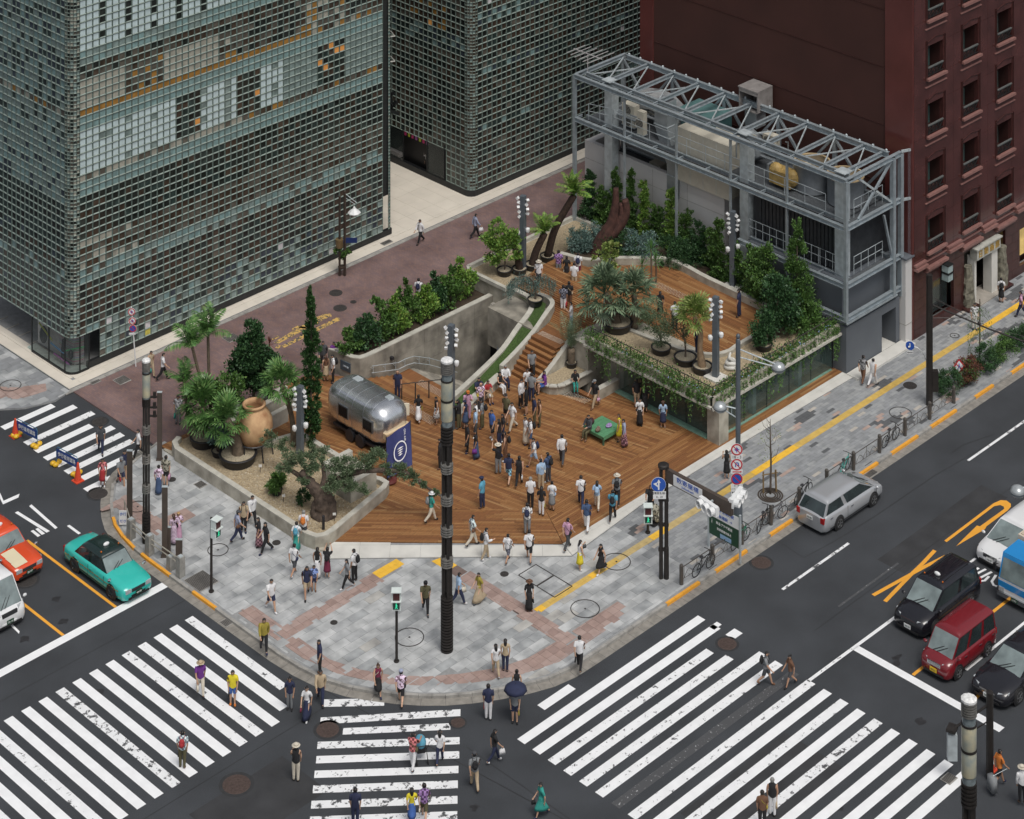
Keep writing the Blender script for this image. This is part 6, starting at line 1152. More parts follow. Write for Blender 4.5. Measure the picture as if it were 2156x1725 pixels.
# hedge and climbers by the pale wall
hb = [(15.6+.42*k, 10.9-.78*k+.3*math.sin(k*1.7), 3.0+.25*math.sin(k*2.3), .75, .75, .8) for k in range(9)]
for k, b in enumerate(hb): tree('dark hedge shrub number %s along the terrace kerb' % ('one', 'two', 'three', 'four', 'five', 'six', 'seven', 'eight', 'nine')[k], 'hedge', V((b[0]+1.0, b[1]-.1, 2.55)), [(0, 0, .45, .8, .8, .65), (.3, .3, .9, .6, .6, .5), (-.3, 0, .3, .5, .5, .4)], 1000, .09, .045, 'blue' if k in (0, 1, 4, 5) else 'dark', name='hedge_shrub', group='hedge shrubs along the terrace kerb', seed=70+k)
def climber(label, x, y, z0, h, w, kind, seed, d=.35): t = thing('climbing_plant', label, 'climbing plant', (x, y, z0), 0, 'climbing plants on the pale wall and frame'); trunk_tube(t, [(0, 0, 0), (.03, .05, h*.5), (0, 0, h)], (.03, .02, .01), BARK, 'stem', 5); link('crown', cloud([(0, .12*math.sin(k*2.1), .35*k+.2, d*(1-.6*k*.35/h), w*(1-.75*k*.35/h), .34) for k in range(int(h/.35))], 1250, .10, .06, LM[kind], seed, up=.5, shell=.3, name='foliage'), t)
for k, (y, h, w, kind) in enumerate(((14.2, 2.4, .6, 'dark'), (13.0, 2.0, .7, 'mid'), (11.9, 3.2, .5, 'mid'), (10.7, 3.6, .42, 'mid'), (9.6, 3.4, .42, 'lime'), (8.5, 2.2, .8, 'mid'), (7.4, 3.5, .5, 'lime'), (6.3, 2.4, .8, 'mid'), (5.2, 2.2, .8, 'dark'), (4.1, 2.3, .75, 'mid'))): climber('leafy climber on the pale wall, %s from its far end' % ('first', 'second', 'third', 'fourth', 'fifth', 'sixth', 'seventh', 'eighth', 'ninth', 'last')[k], 20.6, y-.4, 1.9, h+.75, w*1.5, kind, 90+k, .55)
for k, (y, h, w) in enumerate(((2.6, 3.6, .5), (1.3, 2.6, .75), (-.1, 3.0, .6))): climber('leafy climber on the steel frame, %s from the pale wall' % ('first', 'second', 'third')[k], 19.75, y, 2.5, h, w*1.5, 'mid', 104+k)
tree('tall dark conifer at the corner of the steel frame', 'tree', V((19.3, -3.6, 2.5)), [(0, 0, .7, 1.0, 1.0, .7), (0, 0, 1.6, .95, .95, .7), (0, 0, 2.6, .8, .8, .7), (0, 0, 3.5, .6, .6, .65), (0, 0, 4.3, .42, .42, .6), (0, 0, 5.1, .25, .25, .6)], 1500, .12, .05, 'mid', [(0, 0, 0), (0, 0, 2), (0, 0, 4.6)], (.1, .03), BARK, seed=111, up=.8)
tree('broad dark citrus tree beside the conifer on the terrace edge', 'tree', V((17.2, -3.9, 2.5)), [(0, 0, 1.7, 1.1, 1.0, .8), (.7, .6, 2.0, .8, .8, .7), (-.6, -.1, 1.3, .8, .7, .6), (.4, -.5, 1.0, .8, .7, .6), (.1, .3, 2.6, .6, .6, .5)], 1300, .13, .08, 'dark', [(0, 0, 0), (.05, 0, .6), (0, 0, 1.4)], (.12, .07), BARK, seed=112)
tree('dense green bush between the lamp post and the citrus tree', 'shrub', V((15.4, -4.3, 2.5)), [(0, 0, 1.0, .75, .7, .55), (.3, .2, 1.5, .5, .5, .4), (-.35, 0, .8, .5, .5, .4)], 1500, .11, .07, 'dark', [(0, 0, 0), (0, 0, .4), (0, 0, .8)], (.08, .05), BARK, potr=(.5, .3), name='shrub', seed=113)
tree('broad green tree against the middle of the steel frame', 'tree', V((19.2, -1.2, 2.5)), [(0, 0, 1.0, 1.0, 1.0, .8), (.1, .5, 2.0, .8, .8, .7), (-.3, -.4, 1.8, .8, .7, .6), (.1, 0, 2.9, .55, .55, .6)], 1300, .12, .07, 'mid', [(0, 0, 0), (0, 0, .8), (0, 0, 1.9)], (.1, .05), BARK, seed=114)
tree('low green bush at the right end of the terrace railing', 'shrub', V((18.6, -5.0, 2.5)), [(0, 0, .7, .9, .6, .55), (-.8, .1, .6, .7, .5, .5), (.6, .1, .9, .6, .5, .6)], 1300, .11, .06, 'mid', name='shrub', seed=115)
# hanging vines with pale blue flowers
hv = thing('trailing_vines', 'green vines with pale blue flowers trailing over the terrace slab edge', 'vines', (0, 0, 0)); P, D, S = [], [], []; rs = np.random.RandomState(9); FP = []
def edgept(t): L1, L2 = 8.9, 10.8; s = t*(L1+L2); return np.array([9.05, 3.1-s, 2.75]) if s < L1 else np.array([9.15+(s-L1), -5.9, 2.75])
for k in range(900): o = edgept(rs.rand())+np.array([rs.uniform(-.12, .45) if True else 0, rs.uniform(-.1, .4), rs.uniform(-.1, .32)]); m = 11; P += list(o+rs.normal(scale=.16, size=(m, 3))); D += list(unit(rs.normal(size=(m, 3))+np.array([-.2, -.2, .3]))); S += list(unit(rs.normal(size=(m, 3))))
for k in range(240):
    tt = rs.rand(); o = edgept(tt); L = rs.uniform(.3, 1.0)+(.9 if rs.rand() < .15 else 0); n = np.array([-.16, 0, 0]) if o[0] < 9.1 else np.array([0, -.18, 0]); sd = rs.uniform(-.3, .3)
    for j in range(int(L/.035)): P.append(o+n+np.array([sd*.3*j*.03, sd*.3*j*.03, .05-.035*j])+rs.normal(scale=.03, size=3)); D.append(unit(np.array([[rs.randn(), rs.randn(), -.8]]))[0]); S.append(unit(rs.normal(size=(1, 3)))[0])
tag(link('foliage', leafmesh('foliage', P, D, S, .12, .075, LM['mid']), hv), kind='stuff'); q = MB()
for k in range(90): o = edgept(.12+.86*rs.rand())+np.array([rs.uniform(-.16, .25), rs.uniform(-.16, .25), rs.uniform(.05, .32)]); q.ell(o, (.035, .035, .025), 5, 3)
tag(q.build('flowers', mat('pale_blue_flower', (.32, .45, .75), .7, var=.2), hv), kind='stuff')
kn = thing('stone_knot', 'pale knotted stone ring sculpture beside the lamp post on the terrace', 'sculpture', G(1540, 775, 2.52)); q = MB()
for k, z in enumerate((.1, .3)): q.tube([(.32*math.cos(a)*(1-.2*k), .32*math.sin(a)*(1-.2*k), z+.05*math.sin(2*a)) for a in [2*math.pi*i/14 for i in range(15)]], .11, 8)
q.tube([(.1, -.1, .3), (-.1, .1, .6), (.05, .1, .8)], (.1, .1, .05), 8); q.build('knot', M_STONE, kn, True)
# street hedge on the right
for k in range(7):
    x = 22.6+1.75*k; lab = ('first', 'second', 'third', 'fourth', 'fifth', 'sixth', 'seventh')[k]+' clipped hedge shrub along the right kerb counting from the road sign'
    tree(lab, 'hedge', V((x, -11.6, .12)), [(0, 0, .45, 1.0, .75, .5), (.3, .3, .75, .7, .5, .35), (-.4, -.2, .6, .6, .5, .35)], 1500, .075, .045, 'red' if k == 1 else ('dark' if k % 2 == 0 else 'mid'), name='hedge_shrub', group='clipped hedge along the right kerb', seed=130+k)
    if k == 1: link('crown', cloud([(0, 0, .5, .9, .7, .5)], 900, .08, .05, LM['mid'], 150), bpy.data.objects['hedge_shrub'] if False else [o for o in COL.objects if o.get('label') == lab][0])
bm = thing('young_willow', 'young drooping willow like tree with a stake in the right hedge', 'tree', G(2063, 752, .12)); trunk_tube(bm, [(0, 0, 0), (0, 0, 2), (0, 0, 3.3)], (.05, .04, .03), BARK); P, D, S = [], [], []
for k in range(60):
    o = np.array([0, 0, rs.uniform(1.2, 3.0)]); a = rs.rand()*6.28; 
    for j in range(14): P.append(o+np.array([math.cos(a)*.09*min(j, 7), math.sin(a)*.09*min(j, 7), .06*j-.018*j*j])); D.append(unit(np.array([[math.cos(a)*.4+.3*rs.randn(), math.sin(a)*.4+.3*rs.randn(), -.8]]))[0]); S.append(unit(rs.normal(size=(1, 3)))[0])
link('crown', leafmesh('crown', P, D, S, .16, .03, LM['mid']), bm)
bt = thing('young_tree', 'bare young street tree tied to wooden stakes on the right pavement', 'tree', G(1622, 1040, .12)); trunk_tube(bt, [(0, 0, 0), (.05, 0, 1.6), (0, 0, 2.8), (.05, .05, 3.8)], (.06, .05, .035, .012), BARK); rr = random.Random(2); q = MB()
for k in range(16): z = 1.5+.14*k; a = rr.random()*6.28; l = rr.uniform(.4, .9); q.tube([(0, 0, z), (.4*l*math.cos(a), .4*l*math.sin(a), z+.35*l), (.6*l*math.cos(a), .6*l*math.sin(a), z+.9*l)], (.014, .01, .004), 4)
q.build('branches', BARK, bt); link('crown', cloud([(0, 0, 2.6, .5, .5, 1.2)], 130, .06, .03, LM['gold'], 160), bt); q = MB(); q.bar((.35, -.1, 0), (.3, -.1, 1.15), .07); q.bar((-.2, .3, 0), (-.2, .3, 1.1), .06); q.bar((-.3, .3, .95), (.4, -.15, 1.0), .04); q.build('stakes', mat('stake_wood', (.22, .15, .07), .9, var=.2), bt)
gr = thing('tree_grate', 'round iron grate at the foot of the bare street tree', 'tree grate', G(1622, 1043, .125)); q = MB()
for r in (.3, .42, .54, .66): q.lathe((0, 0, 0), ((r, 0), (r, .02), (r-.08, .02), (r-.08, 0)), 26, cap=False)
q.build('rings', mat('rust_grate', (.07, .055, .045), .8, .3, var=.3), gr)
# ================= street furniture =================
M_POLE = mat('dark_pole_paint', (.030, .026, .024), .5, .3, var=.2, scale=4); M_BRN = mat('brown_post_paint', (.085, .066, .055), .55, .2, var=.12, scale=2); M_GPOLE = mat('grey_mast_paint', (.11, .13, .15), .5, .2, var=.1, scale=2); M_LENS = mat('weathered_lens', (.33, .38, .36), .3, var=.2, scale=2.2, col2=(.42, .38, .26)); M_LGLASS = mat('clear_lamp_glass', (.16, .19, .20), .1, var=.3, scale=6); M_WHT = mat('white_enamel', (.72, .73, .73), .4, var=.05); M_TOPW = mat('pole_cap_white', (.70, .70, .69), .45, var=.25, scale=9)
M_SB = mat('sign_blue', (.02, .09, .42), .35, var=.04); M_SR = mat('sign_red', (.50, .02, .03), .35, var=.04); M_SW = mat('sign_white', (.75, .76, .76), .4, var=.03); M_SK = mat('sign_black', (.02, .02, .022), .5, var=.1); M_SG = mat('sign_green', (.012, .06, .03), .45, var=.1); M_GRN = mat('walk_green', (.05, .5, .3), .4, emis=(.05, .9, .45), es=.5); M_GALV = M_STEEL2; M_SBR = mat('ring_steel', (.30, .29, .27), .35, .6, var=.2)
TOCAM = V((-R45, -R45, 0)); RGT = V((R45, -R45, 0))
def pillar(label, base, H, R, rings, sec):
    t = thing('lamp_pillar', label, 'street lamp', base); post = MB()
    z0, z1 = sec['base'], sec['rib0']
    for k in range(4): a = math.pi/4+k*math.pi/2+.3; post.box((R*.62*math.cos(a), R*.62*math.sin(a), (z0+z1)/2), (R*.42, R*.42, z1-z0), a); MB.build(post, 'post', M_POLE, t); post = MB()
    def ribs(nm, a, b, n, m):
        q = MB()
        for k in range(n): z = a+(b-a)*(k+.5)/n; h = (b-a)/n*.55; q.lathe((0, 0, z-h/2), ((R*.8, 0), (R, .0), (R, h), (R*.8, h)), 16)
        q.lathe((0, 0, a), ((R*.82, 0), (R*.82, b-a)), 12); q.build(nm, m, t)
    ribs('base_ribs', 0, z0, int(z0/.13), M_POLE if R > .3 else M_POLE)
    for z in rings: ribs('ring_collar', z-.22, z+.22, 4, M_SBR)
    ribs('lower_ribs', sec['rib0'], sec['rib1'], 6, M_POLE)
    for k, (a, b) in enumerate(sec['glass']): MB().lathe((0, 0, a), ((R*.86, 0), (R*.86, b-a)), 16).build('clear_band', M_LGLASS, t, False)
    for a, b in sec['lens']: MB().lathe((0, 0, a+.02), ((R*.9, 0), (R*.94, .03), (R*.94, b-a-.07), (R*.9, b-a-.04)), 20).build('lamp_lens', M_LENS, t, True); q = MB(); q.lathe((0, 0, b-.05), ((R, 0), (R, .06), (R*.9, .06)), 16); q.build('lens_collar', M_POLE, t)
    ribs('head_ribs', sec['head'], H-.12, 6, M_SBR); MB().lathe((0, 0, H-.12), ((R*1.02, 0), (R*1.02, .08), (R*.7, .14), (.02, .16)), 10).build('cap', M_TOPW, t)
    q = MB(); q.bar((R*.95, 0, sec['rib1']), (R*.95, 0, sec['head']+.3), .05); q.build('conduit', M_POLE, t)
b = G(941, 1370, .12); S = ppm(1370); zz = lambda v: (1370-v)/S
pillar('tall dark lamp pillar with ringed posts in the middle of the plaza', b, zz(757), .29, [zz(v) for v in (985, 1052, 1117, 1182)], dict(base=zz(1255), rib0=zz(935), rib1=zz(895), glass=[(zz(897), zz(880)), (zz(800), zz(786))], lens=[(zz(886), zz(842)), (zz(842), zz(800))], head=zz(787)))
b = G(308, 1142, .12); S2 = ppm(1142); zy = lambda v: (1142-v)/S2
pillar('dark lamp pillar standing at the left street corner by the glass building crossing', b, zy(757), .21, [zy(v) for v in (905, 966, 1028)], dict(base=zy(1082), rib0=zy(856), rib1=zy(838), glass=[(zy(840), zy(836)), (zy(786), zy(782))], lens=[(zy(837), zy(785))], head=zy(782)))
b = G(2040, 2251, .12)
pillar('rust streaked lamp pillar in the lower right corner', b, zz(757), .29, [zz(v) for v in (985, 1052, 1117, 1182)], dict(base=zz(1255), rib0=zz(935), rib1=zz(895), glass=[(zz(897), zz(880)), (zz(800), zz(786))], lens=[(zz(886), zz(842)), (zz(842), zz(800))], head=zz(787)))
def slabpost(u, v0, v1, w, label, z=.12): t = thing('flat_post', label, 'post', G(u, v0, z), math.radians(-45), 'brown flat posts at the left corner'); h = ZT(v0, v1, z)-z; MB().box((0, 0, h/2), (w, .14, h)).build('post_body', M_BRN, t); MB().box((0, 0, h+.012), (w+.02, .16, .02)).build('cap', M_GALV, t); MB().box((0, 0, .02), (w+.1, .26, .04)).build('base_plate', M_BRN, t)
slabpost(273, 1102, 949, .27, 'tall brown flat post left of the corner lamp pillar'); slabpost(347, 1172, 1025, .27, 'tall brown flat post right of the corner lamp pillar'); slabpost(336, 968, 826, .25, 'brown flat post with arms behind the corner lamp pillar'); slabpost(356, 1168, 1110, .16, 'short slim brown post behind the woman with long hair'); slabpost(377, 1180, 1136, .32, 'short wide brown post by the guard rail end')
q = thing('signal_boxes', 'small black signal boxes between the corner lamp pillar and the brown post', 'signal', G(322, 968, .12)); m = MB()
for h in (2.3, 2.75, 3.3): m.box((0, 0, h), (.5, .08, .08), math.radians(-45)); m.box((.06, -.06, h+.1), (.16, .12, .3), math.radians(-45))
m.build('boxes', M_POLE, q)
GP = [(276, 1133), (315, 1167), (360, 1198), (380, 1213)]; MGR = mat('granite_post', (.27, .265, .245), .8, var=.2, scale=5, bump=.2, bscale=50)
for k, (u, v) in enumerate(GP):
    t = thing('guard_post', 'squat granite guard post %s along the left kerb' % ('nearest the crossing', 'second from the crossing', 'third and shortest', 'at the lower end')[k], 'bollard', G(u, v, .12), 0, 'granite guard posts'); h = .95 if k != 2 else .65; MB().box((0, 0, h/2), (.34, .34, h), 0, 0, .92).build('granite', MGR, t); MB().box((0, 0, h+.01), (.2, .2, .03)).build('steel_cap', M_GALV, t)
gr = thing('guard_rail', 'double steel pipe rail linking the granite guard posts', 'guard rail', (0, 0, 0)); m = MB()
for a, c in zip(GP, GP[1:]):
    for z in (.78, .55): m.tube([G(*a, .12)+ZD*z, G(*c, .12)+ZD*z], .028, 6)
a = G(262, 1088, .12); m.tube([a, a+ZD*.8, G(276, 1133, .12)+ZD*.8], .028, 6); m.build('rails', mat('cream_pipe', (.48, .45, .38), .45, .4), gr)
def board(name, label, cat, pos, w, h, lines, size, bg, ink, post=None, frame=None, turn=0., group=None):
    rg = Matrix.Rotation(turn, 3, 'Z') @ RGT; n = V((rg.y, -rg.x, 0)); n = n if n.dot(TOCAM) > 0 else -n; t = thing(name, label, cat, pos, 0, group); m = MB(); m.bar(-rg*(w/2), rg*(w/2), .03, h, up=(0, 0, 1)); m.build('panel', bg, t); q = MB()
    for i, s in enumerate(lines): put_text(q, s, size, n*.02+ZD*(h/2-(i+.5)*h/len(lines)), rg, ZD)
    if q.f: q.build('lettering', ink, t)
    if post: m = MB(); m.bar((0, 0, -h/2-post), (0, 0, h/2), .05); MB.build(m, 'post', M_GALV, t).location = -n*.05
    return t, rg, n
board('notice', 'white notice with blue writing tied to the guard rail', 'notice', G(259, 1109, .12)+ZD*.45, .38, .7, ['歩行', 'ください'], .17, M_SW, M_SB)
# ---- pedestrian signals ----
def pedsig(label, u, v0, v1, head=True, face=TOCAM, side=.12, z=.12):
    t = thing('pedestrian_signal', label, 'pedestrian signal', G(u, v0, z)); h = ZT(v0, v1, z)-z; m = MB(); m.lathe((0, 0, 0), ((.075, 0), (.065, .3), (.06, h), (.02, h)), 10); m.build('post', M_POLE, t); MB().lathe((0, 0, 0), ((.13, 0), (.13, .05), (.08, .06)), 10).build('base', M_POLE, t)
    a = math.atan2(face.y, face.x)+math.pi/2; c = face*.12+RGT*side+ZD*(h-.45); m = MB(); m.box(c, (.42, .3, .86), a); m.build('housing', mat('signal_housing', (.62, .68, .66), .4, var=.06), t)
    f = face.normalized(); rt = V((-f.y, f.x, 0)); m = MB(); m.box(c+f*.16+ZD*.2, (.30, .03, .32), a); m.build('red_lamp', mat('unlit_red_lamp', (.06, .012, .012), .3), t); m = MB(); m.box(c+f*.16-ZD*.2, (.30, .03, .32), a); m.build('green_lamp', mat('dark_lens', (.01, .05, .035), .3), t)
    g = MB(); o = c+f*.18-ZD*.2; g.ell(o+ZD*.1, (.03, .03, .03), 6, 4); g.bar(o+ZD*.07, o-ZD*.02, .04); g.bar(o-ZD*.02, o-ZD*.12+rt*.05, .025); g.bar(o-ZD*.02, o-ZD*.12-rt*.05, .025); g.bar(o+ZD*.05, o-ZD*.0+rt*.06, .02); g.build('walking_man', M_GRN, t)
    m = MB(); m.box(c+ZD*.45+f*.06, (.46, .42, .03), a); m.box(c+f*.08+ZD*.02, (.46, .4, .03), a); m.build('visor', MATS['signal_housing'], t)
pedsig('pedestrian signal with a walking man on the left pavement', 445, 1246, 1090, face=V((.2, -1, 0))); pedsig('pedestrian signal facing the camera in the middle of the plaza', 835, 1393, 1238, side=0); pedsig('pedestrian signal beside the man with the green luggage', 1364, 1122, 1060, side=.0)
t = thing('signal_pole', 'black signal pole with a side arm beside the lower right lamp pillar', 'traffic signal', G(2084, 1635, .12)); h = ZT(1635, 1463, .12); m = MB(); m.lathe((0, 0, 0), ((.16, 0), (.15, h), (.02, h+.02)), 12); m.build('pole', M_POLE, t); m = MB(); e = -RGT*1.6+ZD*(h-1.6); m.tube([ZD*(h-.5), e], .05, 6); m.tube([ZD*(h-1.2), e*.7+ZD*.3], .03, 5); m.build('arm', M_POLE, t); m = MB(); m.box(e-ZD*.7, (.4, .3, 1.1), math.radians(-45)); m.build('signal_head', M_GALV, t); m = MB(); m.box(e+ZD*.05, (.5, .4, .12), .3); m.build('arm_clamp', M_POLE, t)
# ---- light masts ----
def mast(label, u, v0, v1, z=.2, w=.30, plinth=False):
    t = thing('light_mast', label, 'light mast', G(u, v0, z), 0, 'grey light masts of the garden'); h = ZT(v0, v1, z)-z; MB().box((0, 0, h/2), (w, w, h), .25).build('mast', M_GPOLE, t); rr = random.Random(int(u))
    for k in range(9): zz_ = h-.12-.27*(k//2)-.12*(k % 2); s = (-1, 1)[k % 2]; p = RGT*(s*(w*.5+.12))+ZD*zz_+TOCAM*.08; m = MB(); m.bar(RGT*(s*w*.4)+ZD*zz_, p, .04); m.bar(p-ZD*.06, p+ZD*.06+V((rr.uniform(-.1, .1), rr.uniform(-.1, .1), 0)), .16, .14); m.build('spotlight', M_WHT, t)
    for s, zz_ in ((1, h-2.15), (-1, h-2.3)): m = MB(); p = RGT*(s*(w*.5+.14))+ZD*zz_; m.lathe(p, ((.06, .0), (.13, .02), (.14, .14), (.12, .2), (.02, .24)), 10); m.ell(p, (.11, .11, .1), 8, 5); m.build('dome_camera', M_WHT, t)
    if plinth: MB().box((0, 0, .06), (.95, .95, .14), 0).build('plinth', M_STONE, t)
mast('grey light mast behind the middle lamp pillar', 950, 905, 684); mast('grey light mast beside the tree ferns', 1101, 571, 412, 2.0); mast('grey light mast beside the dark hedge and steel frame', 1543, 605, 445, 2.5, plinth=True); mast('grey light mast at the corner of the planted terrace', 1507, 797, 625, 2.5, plinth=True); mast('grey light mast between the jar and the cypress', 632, 955, 813, .5)
# ---- old street lamp on the brick street ----
t = thing('street_lamp', 'brown street lamp with a white shade and hanging flower basket on the brick street', 'street lamp', G(720, 581, .06)); h = ZT(581, 405, .06); m = MB(); m.box((-.1, .1, h*.47), (.1, .1, h*.94)); m.box((.12, -.12, h*.5), (.12, .12, h)); m.bar((0, 0, .5), (0, 0, .6), .35); m.build('post', mat('bronze_post', (.07, .05, .04), .6, .3, var=.2), t)
m = MB(); m.tube([V((.1, -.1, h-.1)), RGT*.9+ZD*(h-.7)], .02, 5); m.tube([V((.1, -.1, h-.35)), RGT*.8+ZD*(h-.8)], .015, 5); m.build('arm', M_GALV, t); m = MB(); m.lathe(RGT*.75+ZD*(h-1.35), ((.38, 0), (.40, .06), (.1, .3), (.03, .45)), 8); m.build('shade', M_WHT, t); m = MB(); m.lathe(RGT*-.15+ZD*1.75, ((.22, 0), (.26, .5), (.02, .5)), 10); m.build('brass_box', mat('brass_box', (.2, .14, .07), .5, .4), t); m = MB(); m.box(RGT*.5+ZD*(h-3.0), (.85, .05, .3), math.radians(-45)); m.build('street_sign', mat('navy_sign', (.012, .03, .12), .4), t)
link('flower_basket', cloud([(0, 0, 1.35, .4, .4, .32)], 1300, .13, .07, LM['mid'], 170), t)
# ---- round traffic signs ----
def disc(m, c, n, r, mi, z, k=20):
    n = V(n).normalized(); rt = V((-n.y, n.x, 0)).normalized(); up_ = n.cross(rt)*-1 if False else ZD; m.add([c+n*z+rt*(r*math.cos(2*math.pi*i/k))+up_*(r*math.sin(2*math.pi*i/k)) for i in range(k)], (tuple(range(k)),), mi)
SM = [M_SW, M_SB, M_SR, M_SK]
def roundsign(par, c, n, r, kind, nm):
    n = V(n).normalized(); rt = V((-n.y, n.x, 0)); m = MB(); m.lathe(c-n*.02, ((r, 0), (r, .018), (.01, .018)), 20, 0, axis=n)
    bar_ = lambda a, b, w, mi, z: m.quad(*[c+n*z+rt*x+ZD*y for x, y in ((a[0]-w*(b[1]-a[1])/math.dist(a, b), a[1]+w*(b[0]-a[0])/math.dist(a, b)), (b[0]-w*(b[1]-a[1])/math.dist(a, b), b[1]+w*(b[0]-a[0])/math.dist(a, b)), (b[0]+w*(b[1]-a[1])/math.dist(a, b), b[1]-w*(b[0]-a[0])/math.dist(a, b)), (a[0]+w*(b[1]-a[1])/math.dist(a, b), a[1]-w*(b[0]-a[0])/math.dist(a, b)))], mi)
    if kind == 'arrow':
        disc(m, c, n, r*.97, 1, .004); bar_((.02*r, -.7*r), (.02*r, .3*r), .1*r, 0, .008); m.poly([c+n*.009+rt*(x*r)+ZD*(y*r) for x, y in ((-.25, .25), (.29, .25), (.02, .72))], 0); bar_((.02*r, -.35*r), (-.4*r, .05*r), .09*r, 0, .0085); m.poly([c+n*.009+rt*(x*r)+ZD*(y*r) for x, y in ((-.3, -.2), (-.2, .32), (-.72, .12))], 0)
    elif kind == 'nopark': disc(m, c, n, r*.97, 2, .004); disc(m, c, n, r*.74, 1, .006); bar_((-.55*r, .55*r), (.55*r, -.55*r), .09*r, 2, .009)
    else:
        disc(m, c, n, r*.97, 2, .004); disc(m, c, n, r*.74, 0, .006)
        if kind == 'uturn': bar_((-.2*r, -.4*r), (-.2*r, .3*r), .09*r, 1, .008); bar_((-.2*r, .3*r), (.25*r, .3*r), .09*r, 1, .0085); bar_((.25*r, .3*r), (.25*r, -.1*r), .09*r, 1, .0087); m.poly([c+n*.009+rt*(x*r)+ZD*(y*r) for x, y in ((.02, -.05), (.48, -.05), (.25, -.38))], 1)
        else: disc(m, c, n, r*.3, 1, .0075); bar_((0, -.5*r), (0, .5*r), .06*r, 1, .008); bar_((-.45*r, 0), (.45*r, 0), .06*r, 1, .0082)
        bar_((-.55*r, .55*r), (.55*r, -.55*r), .08*r, 2, .011)
    return m.build(nm, SM, par)
def plate(par, c, w, h, lines, size, ink=M_SK, nm='plate', arrow=None, n=TOCAM):
    rg = V((-n.y, n.x, 0)).normalized(); m = MB(); m.bar(c-rg*(w/2), c+rg*(w/2), .02, h); pl = m.build(nm, M_SW, par); q = MB(); nrm = V(n).normalized()
    for i, s in enumerate(lines): put_text(q, s, size, c+nrm*.014+ZD*(h/2-(i+.5)*h/len(lines)), rg, ZD, 0, .003)
    if q.f: q.build('lettering', ink, pl)
    if arrow is not None: a = MB(); y = arrow; a.bar(c+nrm*.016-rg*w*.36+ZD*y, c+nrm*.016+rg*w*.36+ZD*y, .012, .04); a.poly([c+nrm*.018+rg*(w*.3)+ZD*(y+.05), c+nrm*.018+rg*(w*.3)+ZD*(y-.05), c+nrm*.018+rg*(w*.46)+ZD*y]); a.build('arrow', M_SR, pl)
t = thing('sign_post', 'white post with three round red bordered signs beside the glass building', 'road sign', G(286, 772, .06)); h = ZT(772, 648, .06); m = MB(); m.tube([(0, 0, 0), RGT*-.25+ZD*h], .035, 8); m.build('post', M_WHT, t)
for k, v in enumerate((656, 675, 691)): z = (772-v)/ppm(772); roundsign(t, RGT*(-.25*z/h)+ZD*z+TOCAM*.06, TOCAM, .21, ('ped', 'ped', 'nopark')[k], 'round_sign')
plate(t, RGT*-.22+ZD*2.55+TOCAM*.05, .4, .14, ['8-20'], .11); plate(t, RGT*-.2+ZD*(2.0-.12)+TOCAM*.05, .36, .1, [], .1)
# ---- big street lamp with two globes and signs ----
b = G(1554, 1107, .12); S3 = ppm(1107); zl = lambda v: (1107-v)/S3
t = thing('street_lamp', 'grey street lamp with two silver globe lamps above the three round signs', 'street lamp', b); m = MB(); m.lathe((0, 0, 0), ((.24, 0), (.24, .1), (.2, zl(1050)), (.13, zl(1043)), (.12, zl(720)), (.10, zl(715)), (.02, zl(712))), 14); m.ell((0, 0, zl(709)), (.11, .11, .13), 10, 6); m.build('pole', M_GPOLE, t)
def globe(par, tip, base, low, rad=.34):
    m = MB(); m.tube([base, tip+ZD*.12], .035, 6); m.tube([low, lerp(low, tip, .97)], .03, 6); m.bar(lerp(base, tip, .35), lerp(low, tip, .35), .02); m.build('arm', M_GALV, par); m = MB(); m.ell(tip, (rad, rad, rad*.8), 14, 8); m.build('globe_lamp', mat('silver_globe', (.42, .45, .46), .3, .4, var=.12), par, True); m = MB(); m.lathe(tip-ZD*.06, ((rad*1.03, 0), (rad*1.03, .06)), 16); m.build('globe_rim', M_GPOLE, par)
sc2 = lambda u, v: RGT*((u-1554)/S3)+ZD*zl(v)
globe(t, sc2(1639, 775), ZD*zl(735), ZD*zl(752)); globe(t, sc2(1516, 858), ZD*zl(862), ZD*zl(882))
for v, k in ((943.6, 'ped'), (975, 'uturn'), (1005, 'nopark')): roundsign(t, ZD*zl(v)+TOCAM*.16-RGT*.08, TOCAM, .30, k, 'round_sign')
plate(t, ZD*zl(959.5)+TOCAM*.15-RGT*.08, .58, .3, ['18 - 3'], .2); plate(t, ZD*zl(990)+TOCAM*.15-RGT*.08, .58, .2, [], .2, arrow=0.); plate(t, ZD*zl(1030)+TOCAM*.15-RGT*.08, .58, .68, ['22 - 1を', 'ハイヤータクシー', '乗車待ち除く', ''], .085, arrow=-.25)
# ---- traffic signal with the street name beam ----
b = G(1397, 1218, .12); S4 = ppm(1218); zs = lambda v: (1218-v)/S4; st2 = lambda u, v: RGT*((u-1397)/S4)+ZD*zs(v)
t = thing('traffic_signal', 'dark double pole traffic signal with a brown beam and street name sign', 'traffic signal', b); m = MB(); m.lathe((-.12*R45, .12*R45, 0), ((.10, 0), (.09, zs(985)), (.01, zs(985))), 10); m.lathe((.14*R45, -.14*R45, 0), ((.13, 0), (.12, 1.5), (.10, 1.55), (.10, zs(1010)), (.01, zs(1010))), 10); m.lathe((0, 0, zs(984)), ((.27, 0), (.27, .12), (.2, .16)), 16)
for z in (1.4, 2.6, 3.8): m.box((0, 0, z), (.5, .14, .12), math.radians(-45))
m.build('poles', M_POLE, t)
D1_ = (YD*-1).normalized(); e0, e1 = ZD*zs(1000), None
p0, p1 = V((.1, -.1, zs(999))), None; L = 4.1; p1 = p0-YD*L*1.0+XD*.0; m = MB(); m.bar(p0, p0-YD*L, .2, .62); bm = m.build('beam', M_BRN, t)
